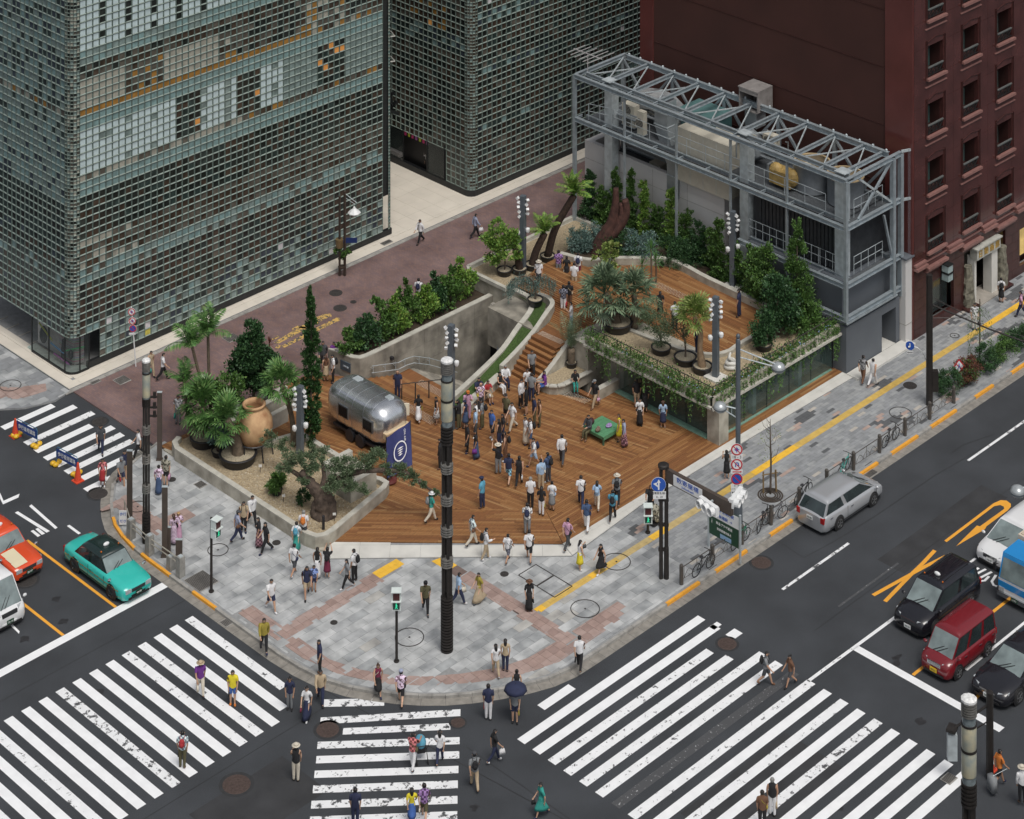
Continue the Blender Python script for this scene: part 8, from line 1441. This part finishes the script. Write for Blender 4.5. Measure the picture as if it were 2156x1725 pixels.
HAIRM = dict(b=mat('black_hair', (.012, .010, .010), .5, var=.3, scale=20), n=mat('brown_hair', (.055, .025, .014), .5, var=.3, scale=20), g=mat('grey_hair', (.22, .22, .21), .6, var=.2, scale=20), y=mat('blond_hair', (.42, .25, .10), .5, var=.3, scale=20))
def cloth(c, pat=''):
    m = mat('cloth_'+PN[c].replace(' ', '_')+pat, PC[c], .85, var=.12, scale=6)
    if pat and not m.get('pat'):
        m['pat'] = 1; t = m.node_tree; b = t.nodes['Principled BSDF']; g = t.nodes.new('ShaderNodeTexCoord'); src = t.nodes.new('ShaderNodeTexVoronoi' if pat == 'f' else 'ShaderNodeTexWave' if pat == 's' else 'ShaderNodeTexChecker'); src.inputs['Scale'].default_value = {'f': 14, 's': 5, 'c': 11}[pat]
        if pat == 's': src.bands_direction = 'Z'
        mx = t.nodes.new('ShaderNodeMix'); mx.data_type = 'RGBA'; k = PC[c]; mx.inputs[6].default_value = (*[min(1, x*.35+.03) for x in k], 1); mx.inputs[7].default_value = (*[min(.75, x*1.4+.18) for x in k], 1); r = t.nodes.new('ShaderNodeMath'); r.operation = 'GREATER_THAN'; r.inputs[1].default_value = .5
        t.links.new(g.outputs['Object'], src.inputs['Vector']); t.links.new(src.outputs['Color' if pat == 'f' else 'Fac'], r.inputs[0]); t.links.new(r.outputs[0], mx.inputs[0]); t.links.new(mx.outputs[2], b.inputs['Base Color'])
    return m
_sk = bpy.data.meshes.new('skel'); _so = bpy.data.objects.new('skel', _sk); TMP.collection.objects.link(_so); _m1 = _so.modifiers.new('s', 'SKIN'); _m1.use_smooth_shade = True; _m1.branch_smoothing = .3; _m2 = _so.modifiers.new('d', 'SUBSURF'); _m2.levels = 1; _m2.render_levels = 1
EDG = [(0, 1), (1, 2), (2, 3), (3, 4), (4, 5), (5, 6), (2, 7), (7, 8), (8, 9), (9, 10), (2, 11), (11, 12), (12, 13), (13, 14), (0, 15), (15, 16), (16, 17), (17, 18), (0, 19), (19, 20), (20, 21), (21, 22)]
SEG = dict(zip(EDG, 'pelvis torso torso neck head head shoulder upper fore hand shoulder upper fore hand hipj thigh shin foot hipj thigh shin foot'.split()))
RAD = [.078, .070, .076, .046, .030, .050, .040, .037, .026, .0185, .018, .037, .026, .0185, .018, .056, .037, .022, .021, .056, .037, .022, .021]
def skin_mesh(J, rad):
    me = bpy.data.meshes.new('skel'); me.from_pydata(J, EDG, []); _so.data = me
    if not me.skin_vertices: 
        import bmesh; b = bmesh.new(); b.from_mesh(me); b.verts.layers.skin.verify(); b.to_mesh(me); b.free()
    for i, sv in enumerate(me.skin_vertices[0].data): sv.radius = (rad[i], rad[i]); sv.use_root = i == 0
    dg = tmp_dg(); ev = _so.evaluated_get(dg).to_mesh(); n = len(ev.vertices); v = np.empty(n*3); ev.vertices.foreach_get('co', v); nr = np.empty(n*3); ev.vertices.foreach_get('normal', nr); f = [tuple(p.vertices) for p in ev.polygons]; _so.evaluated_get(dg).to_mesh_clear()
    return v.reshape(-1, 3), nr.reshape(-1, 3), f
def rotx(a, L): return V((math.sin(a)*L, 0, -math.cos(a)*L))
POSE = dict(s=((3, 4), (-3, 4), (4, 12), (-2, 10)), w=((24, 8), (-20, 26), (-22, 22), (24, 18)), W=((-20, 26), (24, 8), (24, 18), (-22, 22)), p=((2, 3), (-2, 5), (28, 105), (6, 20)), P=((2, 3), (-3, 3), (75, 80), (80, 75)), t=((84, 84), (86, 80), (30, 62), (26, 70)), c=((14, 6), (-12, 16), (-8, 16), (14, 75)), S=((16, 6), (-14, 18), (48, 40), (48, 40)))
def person(u, v, z, head, pose, h, top, bot, hair, ex, label, rnd):
    h *= .97; a = math.radians(head-45); p = G(u, v, z); t = thing('person', label, 'person', p, a, 'people around the crossing and the park')
    (l1, k1), (l2, k2), (a1, e1), (a2, e2) = [(math.radians(x), math.radians(y)) for x, y in POSE[pose]]
    sw = .057*h; J = [V((0, 0, .53*h)), V((.0, 0, .615*h)), V((.0, 0, .765*h)), V((.0, 0, .835*h)), V((.012*h, 0, .868*h)), V((.022*h, 0, .915*h)), V((.02*h, 0, .962*h))]
    for s, sa, el in ((1, a1, e1), (-1, a2, e2)):
        sh = V((0, s*.108*h, .795*h)); eb = sh+rotx(sa, .165*h)+V((0, s*.028*h, 0)); wr = eb+rotx(sa+el, .145*h)-V((0, s*.02*h, 0) if el < 1 else (0, s*.05*h, 0)); hd = wr+(wr-eb).normalized()*.05*h; J += [sh, eb, wr, hd]
    for s, hip, kn in ((1, l1, k1), (-1, l2, k2)):
        hp = V((0, s*sw, .505*h)); k = hp+rotx(hip, .235*h); an = k+rotx(hip-kn, .235*h); f = hip-kn*.8 if pose != 't' else 0; J += [hp, k, an, an+V((math.cos(f*.4)*.085*h, s*.012*h, -.022*h))]
    dz = min(J[17].z, J[21].z)-.045*h
    J = [j-ZD*dz for j in J]; fem = bot[0] in 'kK' or hair[0] in 'lu'; rad = [r*h*(.93 if fem else 1.04) if i < 5 or i > 6 else r*h*1.08 for i, r in enumerate(RAD)]
    vs, nr, fs = skin_mesh(J, rad); JJ = np.array([tuple(j) for j in J]); fc = np.array([vs[list(f)].mean(0) for f in fs]); A = JJ[[e[0] for e in EDG]]; B = JJ[[e[1] for e in EDG]]; AB = B-A; tt = np.clip(((fc[:, None]-A)*AB).sum(2)/(AB**2).sum(1), 0, 1); dd = np.linalg.norm(fc[:, None]-(A+tt[..., None]*AB), axis=2)/np.array([max(rad[e[0]], rad[e[1]]) for e in EDG]); bi = dd.argmin(1); seg = [SEG[EDG[i]] for i in bi]; tv = tt[np.arange(len(bi)), bi]
    def sub(nm, sel, m, inf, smooth=True):
        ids = [i for i in range(len(fs)) if sel(seg[i], tv[i], fc[i], i)]
        if not ids: return None
        us = sorted({q for i in ids for q in fs[i]}); mp = {q: k for k, q in enumerate(us)}; b = MB(); b.add(vs[us]+nr[us]*inf, [tuple(mp[q] for q in fs[i]) for i in ids]); return b.build(nm, m, t, smooth)
    sk = SK[rnd.randrange(3)]; b = MB(); b.add(vs, fs)
    for w0, h0, s in ((9, 10, 1), (13, 14, -1)):     # five fingers on each hand
        d = (J[h0]-J[w0]).normalized(); sd = V((0, 1, 0)); up_ = d.cross(sd)
        for k in range(4): o = J[h0]+sd*((k-1.5)*.0125*h); b.tube([o, o+d*(.034-.004*abs(k-1.6))*h, o+(d*.05+up_*.02)*h], (.0065*h, .006*h, .004*h), 4)
        o = J[w0]+d*.025*h+V((.016*h, 0, 0)); b.tube([o, o+(d*.03+V((.022, 0, 0)))*h], (.008*h, .005*h), 4)
    hc = J[5]; fw = V((1, 0, 0))
    b.loft([[hc+V((.050*h, y*h, zz*h)) for y, zz in ((-.009, -.016), (.009, -.016), (0, .016))], [hc+V((.068*h, y*h, zz*h)) for y, zz in ((-.003, -.014), (.003, -.014), (0, -.008))]])
    for s in (-1, 1): b.ell(hc+V((-.002*h, s*.057*h, 0)), (.014*h, .007*h, .02*h), 6, 4)
    b.build('body', sk, t, True); b = MB()
    for s in (-1, 1): b.ell(hc+V((.052*h, s*.021*h, .012*h)), (.006*h, .008*h, .006*h), 6, 4)
    b.box(hc+V((.052*h, 0, -.03*h)), (.008*h, .026*h, .007*h)); b.build('eyes_and_mouth', HAIRM['n'], t)
    tc, tk = top[0], top[1]; tp = top[2] if len(top) > 2 else ''; bk, bc = bot[0], bot[1]; bp = bot[2] if len(bot) > 2 else ''; wz = J[0].z+.03*h
    def is_top(s, q, c, i):
        if s in ('torso', 'pelvis') or (s == 'hipj' and c[2] > wz-.05*h): return c[2] > wz-.06*h or pose == 't'
        if s == 'neck': return q < .2
        if s == 'shoulder': return tk != 'n' or abs(c[1]) < .085*h
        if s == 'upper': return tk in 'tl' and (tk == 'l' or q < .72)
        return s == 'fore' and tk == 'l' and q < .9
    sub('shirt', is_top, cloth(tc, tp), .013*h); bm_ = cloth(bc, bp)
    if bk in 'ps': sub('trousers' if bk == 'p' else 'shorts', lambda s, q, c, i: (s in ('pelvis', 'hipj') and c[2] < wz) or (s == 'thigh' and (bk == 'p' or q < .78)) or (s == 'shin' and bk == 'p' and q < .88), bm_, .011*h)
    else:
        kl = .62 if bk == 'k' else .9; zt_, legs = J[0].z+.06*h, [J[15], J[16], J[17], J[19], J[20], J[21]]
        if pose == 't': sub('skirt', lambda s, q, c, i: s in ('pelvis', 'hipj', 'thigh'), bm_, .02*h)
        else:
            ze = lerp(zt_, .03, kl); b = MB(); rings = []
            for i in range(6):
                f = i/5; zz_ = lerp(zt_, ze, f); xs = [(lerp(A_, B_, (A_.z-zz_)/max(.01, A_.z-B_.z)) if A_.z > zz_ > B_.z else None) for A_, B_ in ((J[15], J[16]), (J[16], J[17]), (J[19], J[20]), (J[20], J[21]))]; xs = [q for q in xs if q]; x0, x1 = min([q.x for q in xs]+[0]), max([q.x for q in xs]+[0]); g = .075*h+.035*h*f; cx_ = (x0+x1)/2*min(1, f*2); rings.append([V((cx_+(g+(x1-x0)/2*min(1, f*2))*math.cos(q)*(1+.06*math.sin(q*7)*f), (g+.012*h)*math.sin(q)*(1+.06*math.cos(q*9)*f), zz_)) for q in [2*math.pi*k/16 for k in range(16)]])
            b.loft(rings); b.build('skirt', bm_, t, True)
    shc = cloth(rnd.choice('KKWFDN') if 'z' not in ex else 'O'); sub('shoes', lambda s, q, c, i: s == 'foot' or (s == 'shin' and q > .97), shc, .010*h)
    hk = hair[0]; hm = HAIRM[hair[1] if len(hair) > 1 and hair[0] in 'slu' else 'g' if hk == 'g' else 'b']
    if hk != 'x': sub('hair', lambda s, q, c, i: s == 'head' and (c[2] > hc.z+.028*h or (c[0] < hc.x-.002*h and c[2] > hc.z-.045*h)) and not (c[0] > hc.x+.03*h and c[2] < hc.z+.035*h), hm, .012*h)
    if hk == 'l': b = MB(); b.loft([[hc+V((x*h+.01*h*math.cos(q)*0-.030*h+.024*h*math.cos(q)*w_, .05*h*math.sin(q)*w_, zz_*h)) for q in [2*math.pi*k/9 for k in range(9)]] for x, zz_, w_ in ((.0, .03, .9), (-.012, -.04, 1.05), (-.03, -.11, 1.0), (-.038, -.17, .6))]); b.build('long_hair', hm, t, True)
    if hk == 'u': b = MB(); b.ell(hc+V((-.045*h, 0, .045*h)), (.026*h, .026*h, .026*h), 8, 5); b.build('hair_bun', hm, t, True)
    if hk in 'hcq':
        cm = cloth(hair[1]); b = MB(); b.lathe(hc+ZD*.022*h, ((.063*h, 0), (.062*h, .03*h), (.045*h, .05*h), (.005, .054*h)), 14)
        if hk == 'h': b.lathe(hc+ZD*.02*h, ((.115*h, -.004*h), (.118*h, 0), (.06*h, .008*h), (.06*h, 0)), 18)
        elif hk == 'c': b.add([hc+V((x*h, y*h, .022*h)) for x, y in ((.04, -.045), (.11, -.03), (.11, .03), (.04, .045))], ((0, 1, 2, 3),))
        else: b.lathe(hc+ZD*.055*h, ((.02, -.01*h), (.085*h, 0), (.07*h, .015*h), (.005, .02*h)), 14); b.add([hc+V((x*h, y*h, .03*h)) for x, y in ((.04, -.045), (.095, -.03), (.095, .03), (.04, .045))], ((0, 1, 2, 3),))
        b.build('hat', cm, t, True)
    core = label.replace('person in ', '').replace('person ', '').split(' ')
    def bag(nm, lab, c, fn, cat): g = thing(nm, PN[c]+' '+lab+' of the person in '+' '.join(core[:8]), cat, p, a, 'bags and things people carry'); b = MB(); fn(b); b.build('body', cloth(c), g, True); return g
    L_ = lambda q: V(q)*h
    for e in ex.split(','):
        if not e or e == 'z': continue
        k, c = e[0], e[1] if len(e) > 1 else 'K'; sh, w1, w2 = J[2], J[10], J[14]
        if k == 'b':
            g = bag('backpack', 'backpack', c, lambda b: (b.ell(sh+L_((-.125, 0, -.045)), L_((.055, .085, .125)), 10, 8), b.ell(sh+L_((-.165, 0, -.075)), L_((.03, .065, .065)), 8, 5)), 'backpack'); b = MB()
            for s in (-1, 1): b.tube([sh+L_((-.08, s*.05, .055)), sh+L_((.03, s*.065, .068)), sh+L_((.085, s*.07, -.03)), sh+L_((.03, s*.085, -.13)), sh+L_((-.08, s*.07, -.13))], .010*h, 4)
            b.build('strap', cloth(c), g)
        elif k in 'ht':
            o = w1 if rnd.random() < .5 or pose in 'c' else w2; s = .8 if k == 'h' else 1.15; g = bag('handbag' if k == 'h' else 'tote_bag', 'handbag' if k == 'h' else 'carrier bag', c, lambda b: b.loft([[o+L_((x*s, y*s, -.06-.13*s*q)) for x, y in ((-.075*w_, -.022*w_), (.075*w_, -.022*w_), (.075*w_, .022*w_), (-.075*w_, .022*w_))] for q, w_ in ((0, .8), (.5, 1.), (1., 1.05))]), 'bag'); b = MB(); b.tube([o+L_((-.04, 0, -.06)), o, o+L_((.04, 0, -.06))], .006*h, 4); b.build('strap', cloth(c), g)
        elif k == 's': g = bag('shoulder_bag', 'shoulder bag', c, lambda b: b.ell(J[0]+L_((-.01, -.12, .03)), L_((.075, .03, .06)), 9, 6), 'bag'); b = MB(); b.tube([J[0]+L_((.0, -.12, .08)), sh+L_((.085, -.02, -.03)), sh+L_((.0, .075, .066)), sh+L_((-.085, .0, -.03)), J[0]+L_((-.03, -.12, .08))], .008*h, 4); b.build('strap', cloth(c), g)
        elif k == 'p': g = thing('phone', 'dark phone held by the person in '+' '.join(core[:8]), 'phone', p, a, 'bags and things people carry'); b = MB(); b.box(w1+L_((.015, 0, .02)), (.012*h, .045*h, .085*h)); b.build('body', M_TRIM, g)
        elif k == 'U':
            g = bag('umbrella', 'umbrella', c, lambda b: b.lathe(J[5]+L_((-.05, .02, -.02)), ((.33*h, 0), (.27*h, .08*h), (.15*h, .135*h), (.01, .155*h)), 9), 'umbrella'); b = MB(); b.tube([w1, J[5]+L_((-.05, .02, .16))], .006*h, 4); b.build('shaft', M_TRIM, g)
        elif k == 'S': g = bag('suitcase', 'wheeled suitcase', c, lambda b: b.box(L_((.33, -.12, .25)) if pose == 'S' else L_((-.3, -.14, .22)), (.15*h, .26*h, .38*h)), 'suitcase'); b = MB(); x = .33 if pose == 'S' else -.3; b.tube([L_((x, -.16, .42)), w2], .007*h, 4); b.build('handle', M_GALV, g)
    return t
PEOPLE = '''919 893 .2 200 s Kn kWf b -|in patterned white dress beside the middle lamp pillar
966 903 .2 160 P Kt pH b -|in black tee photographing upwards beside the curved wall
985 884 .2 280 p Pt pP cO bK|in pink shirt and orange cap looking at a phone
980 902 .2 150 s Nn kJ cN -|in navy cap and denim skirt by the curved wall
1012 866 .2 300 s Ptc pD x sY|in pink checked shirt with a yellow bag by the bench
1008 842 .2 290 t Nt pN b -|in navy seated at the lower end of the bench
1027 845 .2 300 t Rt kE l hW|in red top seated on the bench with a white bag
1052 827 .2 315 t Kn pW l -|in white trousers seated on the bench with legs crossed
1064 815 .2 285 t Wl pN sg -|in white shirt seated at the top of the bench
1015 903 .2 170 s Gt pH b bK|in grey tee with a backpack near the bench
1002 908 .2 190 s Wt pH b -|in white tee and khaki trousers in the crowd
1001 922 .2 190 s Lt pD b -|in light blue shirt standing in the crowd
984 954 .2 200 s Kt pK b hK|in black tee and trousers at the left of the crowd
1002 966 .2 190 s Kt KJ b tV|in black top and long denim skirt with purple bag
1036 925 .2 220 s Bt sD b hK|in blue shirt and shorts holding a black briefcase
1066 892 .2 240 s Ht sK b -|in olive tee and black shorts with clasped hands
1079 907 .2 215 w Wt pC b sW|in white tee with a grey jacket round the waist
1059 930 .2 190 s Kt pN l hK|in black top with very long dark hair
1051 941 .2 150 s Kn pN l -|in black vest and navy jeans behind the straw hat
1049 998 .2 120 P Kt pG hC sN|in straw hat taking a photograph on the deck
1064 972 .2 170 s Fn pF b bK|in brown sleeveless top on the deck
1071 1018 .2 75 w Nt sZc b -|in navy tee and turquoise checked shorts
1093 1023 .2 80 W Kn pK b hW|in black sleeveless top and black trousers seen from behind
1015 1071 .2 150 s Zt pN qN -|in light blue police uniform with dark peaked cap
1120 795 .35 275 w Gt pK b -|in grey tee walking down the timber stairs
1110 832 .2 280 s Wt pK l -|in white tee with long hair at the foot of the stairs
1119 846 .2 80 s Gt pN b hK|in grey tee seen from behind near the stairs
1097 859 .2 330 s Wl pK b -|in white blouse and black trousers near the stairs
1108 874 .2 180 s Kl sK b tE|in black with a beige tote bag near the stairs
1125 896 .2 200 s Nt pH b -|in navy tee and khaki trousers beside the woman in brown
1136 898 .2 200 s Fn pH l -|in brown top with hair to the waist
1107 936 .2 210 s Wt KC b -|in white top and long beige skirt on the deck
1117 943 .2 190 s Wt sJ b bK|in white tee and denim shorts with large black backpack
1124 984 .2 200 W Wt sL b bN|in white printed tee and pale denim shorts
1147 828 .2 195 t Vt sB b -|in purple tee seated on the rounded planter
1211 822 .2 275 t Kt pT l -|in green trousers seated reading on the planter wall
1253 859 .2 215 w Kt pE cG hP|in grey cap and black top with a pink bag
1341 858 .2 95 s Kt sE b -|in black shirt and beige shorts at the glass wall
1358 868 .2 85 p Kt kK u -|in black dress at the glass wall
1347 896 .2 270 s Wt KK l sK|in white tee and long black skirt facing the camera
1396 901 .2 90 s Lt kN ln -|in light blue blouse and navy skirt seen from behind
1183 977 .2 80 w Wl pD b hK|in white shirt and grey trousers with a briefcase
1154 1017 .2 140 p Jt pD b bK|in denim shirt with a black backpack filming
1139 1031 .2 110 s Ll pE b sC|in pale blue shirt and khaki trousers
1117 1070 .2 90 s Wt pK sg -|in white short sleeved shirt and black trousers seen from behind
1140 1086 .2 80 s Kt pW l hM|in black top and white trousers
1162 1075 .2 85 s Wt kG u sL|in white top and grey skirt with a light bag
1240 922 .2 230 t Dl pH b -|in dark jacket seated on the green table bench
1304 930 .2 180 s Yn kY ln -|in yellow dress beside the green table bench
1314 941 .2 190 s Al KUf b -|in lavender cardigan and floral long dress
908 1100 .2 20 w Tt pC hW bG|in teal shirt and white cap walking on the deck
927 988 .2 170 s Kl pK b -|in black half hidden behind the middle lamp pillar
995 1150 .2 20 w Ltf pC n sF|in pale blue flowered top walking along the deck edge
1023 1179 .12 15 c Wl pE b bK|in white jacket and khaki trousers with black backpack
1069 1184 .12 60 w Wt sNs b sG .9|in white tee and striped shorts
1110 1126 .2 85 s Wtf pG b bN|in floral shirt with navy backpack on the deck
1114 1182 .12 85 w Wt sK b sK|in white tee and black shorts with red shoes
1195 1157 .2 50 w Pt pD b sK|in pale pink shirt and grey trousers
1221 1201 .12 30 p Wn kY l hD|in yellow skirt with long dark hair
1266 1207 .12 215 w Kn kK l sF|in short black dress with a brown shoulder bag
1114 1286 .12 290 s Kt KK hF hK|in long black dress and brown hat
1223 1065 .2 85 w Wt pN b sK|in white shirt with black shoulder bag near the deck edge
1257 1072 .2 85 w Lt pC l bL|in light blue shirt with pale blue backpack
1299 1062 .2 85 w Gt pK hC bK|in straw hat with large black backpack on the deck
1235 1117 .2 80 w Jt pW b sN|in denim vest and white cropped trousers
1290 1096 .2 80 W Zt pK b bK|in sky blue tee with black backpack
1370 1086 .12 260 S Kt pK sn -|in black tee pushing a small luggage cart
1530 1008 .12 100 p Kn kK b -|in short black dress beside the lamp post
500 1141 .12 20 w At pN cD sF|in grey cap and blue grey shirt on the plaza
513 1122 .12 280 s Et pK b bK|in pale tee with black backpack on the plaza
531 1107 .12 300 w Wl pK b sN|in white shirt and black trousers on the plaza
560 1165 .12 200 w Kt pK b p|in black walking while looking at a phone
545 1152 .12 190 s Kt KUc b -|in dark checked skirt behind the person in black
639 1142 .12 85 s Wt pD g bO|in white tee with an orange backpack by the gravel planter
624 1160 .12 80 w Wt KT b bZ|in teal skirt with a sky blue backpack
619 1212 .12 60 w Wt sD b sN|in white tee and grey shorts by the planter corner
646 1259 .12 280 W Nt sE b bK|in navy printed tee and khaki shorts
661 1245 .12 275 s Btf sN b tW .8|in blue patterned top, a child with white bags
668 1217 .12 80 s Kn KW l -|in black top and white skirt in the family group
689 1217 .12 85 P Kt kU b bK|in magenta skirt photographing the deck
731 1240 .12 190 w Gt pK l -|in pale top and black trousers with long hair
746 1225 .12 150 s Wt pK b bK|in white tee with a black backpack beside a friend
571 1287 .12 300 w Wt sN b tW,hK|in white tee and navy shorts carrying plastic bags
896 1292 .12 275 w Ht pK cK sK|in olive tee and black cap crossing the plaza
966 1274 .12 25 W Lt pN b tC|in light blue top and navy trousers by the lamp pillar
1009 1269 .12 210 w Mt KE n -|in yellow green top and long tan skirt
556 1371 .12 280 w Ml pK b tK|in mustard sweater with a dark coat over the arm
673 1420 .12 200 s Nt pK b -|in dark navy shirt standing at the kerb
675 1482 0 275 w El pN b -|in beige jacket stepping onto the crossing
610 1495 0 270 s Nt pG u -|in navy top and grey cropped trousers on the crossing
646 1513 0 255 w Wt KN u hU|in white tee and long navy skirt on the crossing
796 1464 .05 280 w Un kK un sC|in burgundy blouse and black skirt at the kerb
844 1484 0 85 w Ptf sK cA sK|in bright floral shirt and black shorts
1044 1423 .12 100 w Ws pE l hB|in white striped blouse with a blue handbag
1064 1414 .12 90 s Es pN l hW|in beige striped top and navy trousers
1028 1516 0 90 s Nt pW b hR|in navy top and white cropped trousers
1088 1480 .06 90 s Kn kK u -|in black vest behind the black umbrella
1084 1523 0 270 s Gt sN b UN,hM|in grey shirt under a black umbrella
869 1620 0 70 S Rtc pW b sH|in red checked shirt pushing a pushchair
926 1608 0 85 W Wt pN l -|in white tee and dark jeans beside the pushchair
999 1661 0 100 w Gt pE cD bK|in grey shirt and khaki trousers with black backpack on the crossing
1041 1606 0 20 w Kt pN l tW|in black tee and leggings on the crossing
623 1645 0 90 p Kn pC hC hN|in black vest and wide straw hat
748 1740 0 90 s Nt pN b -|in navy tee at the bottom of the diagonal crosswalk
867 1732 0 95 w Yt kB l -|in blue tunic with long hair at the bottom edge
893 1728 0 85 w Vtc sH b hC|in purple checked shirt and green shorts
490 1485 0 275 s Yt sB b hK,z|in bright yellow tee and blue shorts
422 1463 0 285 w Vt pC hE tC|in purple tee and wide beige hat
384 1617 0 90 s Ltc pH b bR,hK|in checked shirt with a dark red backpack
1140 1720 0 195 w Tt kT b hK|in dark teal dress walking with a black bag
1220 1410 .12 80 w Wt pK b hK|in white shirt with a black briefcase at the kerb
1613 1443 0 345 w Gt sD b bK|in grey tee and dark shorts on the right crosswalk
1664 1446 0 200 w Ft sD u -|in brown patterned top on the right crosswalk
1605 1745 0 90 s Ft pK n sM|in brown top with a striped bag at the bottom edge
1626 1718 0 85 s Kn pW g tE|in black vest and white trousers at the bottom edge
2104 1654 .12 20 w Ot sK b SG|in orange red shirt pulling a silver suitcase
2152 1692 .12 100 s Wl pK hC -|in white shirt and hat at the right edge
212 955 0 280 w Dt pN b -|in grey shirt and dark trousers on the upper crosswalk
292 965 0 190 w Wt pK b -|in white shirt walking behind the corner lamp pillar
216 1025 0 280 s Rtf kR b tW|in red patterned dress at the end of the upper crosswalk
255 1025 0 300 w Gt sN cG hR|in grey cap and navy shorts at the street corner
262 1012 .05 310 s Nt sE b -|in navy polo behind the tall brown post
334 1040 .12 95 s Ptf KJ b -|in pink floral top and long denim skirt at the corner
349 1024 .12 80 s Htf sK b tP|in dark green patterned shirt and shorts
366 1145 .12 120 s Pts KPs ln sK|in pale striped dress with long brown hair
376 1140 .12 280 p Ptf KP sy -|in pale pink dress with blond hair beside the guard posts
318 792 .06 300 w En pE l tT|in pale vest and white mask beside the round signs
343 801 .06 10 w Wt pK b -|in white tee and black trousers on the brick street
900 364 .14 250 s Wt pK b -|in white shirt and blue tie standing guard in the doorway
885 513 .06 220 w Wl pK b sK|in white shirt with crossed strap on the brick street
1001 501 .06 20 w Al pK b tW|in grey blazer walking on the brick street
881 642 .06 80 s Wt pK b bN|in white shirt with navy backpack behind the shrubs
903 655 .06 80 s Wt pK b -|in white shirt behind the shrubs to the right
680 775 .2 270 w Dl pD b -|in dark suit beside the cypress
703 774 .2 275 s Vt KW b hK|in purple top and long white skirt
701 806 .2 200 s Wt pK b bK|in white tee with black backpack behind the trailer
686 803 .2 120 s Fn kE ln -|in brown hair and beige dress behind the trailer
837 840 .2 275 s Nt pN x -|in navy uniform, bald, with purple shoes at the steps
881 887 .2 85 w Kt KW b hM|in black top and long white skirt with straw bag
1176 583 1.95 90 s Vtc pG b sF|in checked shirt with a brown bag at the tree ferns
1193 592 1.95 85 s Kt KK b tC|in black dress with a cream tote bag on the terrace
1217 588 2.0 85 s Wt sU b bN|in white shirt and red shorts bending on the terrace
1209 610 1.95 80 s Wt pE b -|in white top and beige trousers on the terrace
1134 604 1.85 275 s Wt pD hC sK|in white shirt and straw hat behind the weeping cedar
1186 658 1.8 80 s Ntc pW b tR|in blue checked top with a red bag
1198 650 1.8 85 s Kt pF b sE|in black top beside the blue checked top
1203 694 1.78 180 p Wt pL b -|in white tee photographing behind the feather palm
1390 668 2.5 90 s Kt kK l -|in black with long dark hair on the upper terrace
1421 694 2.5 85 s Wt pK b -|in white top and dark trousers on the upper terrace
1556 668 2.5 160 s Nt pN b -|in navy at the far right of the terrace
1470 750 2.52 80 s Nt pN b bN|in navy with a navy backpack behind the golden palm
1817 806 .12 60 w Dtf pF b -|in dark patterned shirt near the grey doorway
1838 813 .12 50 W Wn pW n tW|in white outfit near the grey doorway
2108 637 .12 85 s Wt kK b bK|in white shirt and black skirt near the gallery
2052 695 .12 275 s Wtf pW b -|in white patterned shirt behind the young willow
2150 668 .12 160 w Pt pN b bK|in pink tee at the right edge of the pavement
543 860 .5 190 t Pt pD b -|in pale pink shirt seated beside the dark tree
375 893 .06 270 s Wtf pG b tT|in white floral top behind the shaggy fan palm
'''
_rn = random.Random(99)
for ln in PEOPLE.strip().split('\n'):
    q = ln.split('|'); f = q[0].split(); u, v, z, hd = float(f[0]), float(f[1]), float(f[2]), float(f[3]); fem = f[7][0] in 'lu' or f[6][0] in 'kK'
    person(u, v, z, hd, f[4], (1.54 if fem else 1.65)*(float(f[9]) if len(f) > 9 else 1), f[5], f[6], f[7], '' if f[8] == '-' else f[8], 'person '+q[1], _rn)
bpy.data.objects.remove(_so); bpy.data.scenes.remove(TMP)
# pushchair and the luggage trolley
t = thing('pushchair', 'pushchair with a bright blue hood on the diagonal crosswalk', 'pushchair', G(886, 1600), math.radians(60)); b = MB(); b.ell((.05, 0, .75), (.32, .24, .26), 10, 7); b.build('hood', cloth('Z'), t, True); b = MB(); b.box((.1, 0, .5), (.5, .36, .25)); b.build('seat', cloth('K'), t); b = MB()
for s in (-.24, .24): b.tube([(-.55, s, .95), (-.2, s, .6), (.4, s, .12)], .018, 5); b.tube([(-.35, s, .1), (.1, s, .55)], .018, 5)
b.tube([(-.55, -.24, .95), (-.55, .24, .95)], .018, 5); b.build('frame', M_TRIM, t)
for x, y in ((.4, -.24), (.4, .24), (-.35, -.24), (-.35, .24)): b = MB(); b.lathe((x, y-.02, .1), ((.1, 0), (.1, .04), (.01, .04)), 12, axis=(0, 1, 0)); b.build('wheel', M_TYRE, t)
t = thing('luggage_cart', 'small cart of green bags pushed by the man in black', 'cart', G(1378, 1105, .12)); b = MB(); b.ell((0, 0, .75), (.3, .24, .28), 9, 6); b.ell((.1, -.1, .4), (.26, .2, .25), 9, 6); b.build('bags', cloth('H', 'f'), t, True); b = MB(); b.tube([(.2, .3, 0), (0, .2, 1.1)], .02, 5); b.box((0, 0, .1), (.5, .4, .05)); b.build('frame', M_TRIM, t)
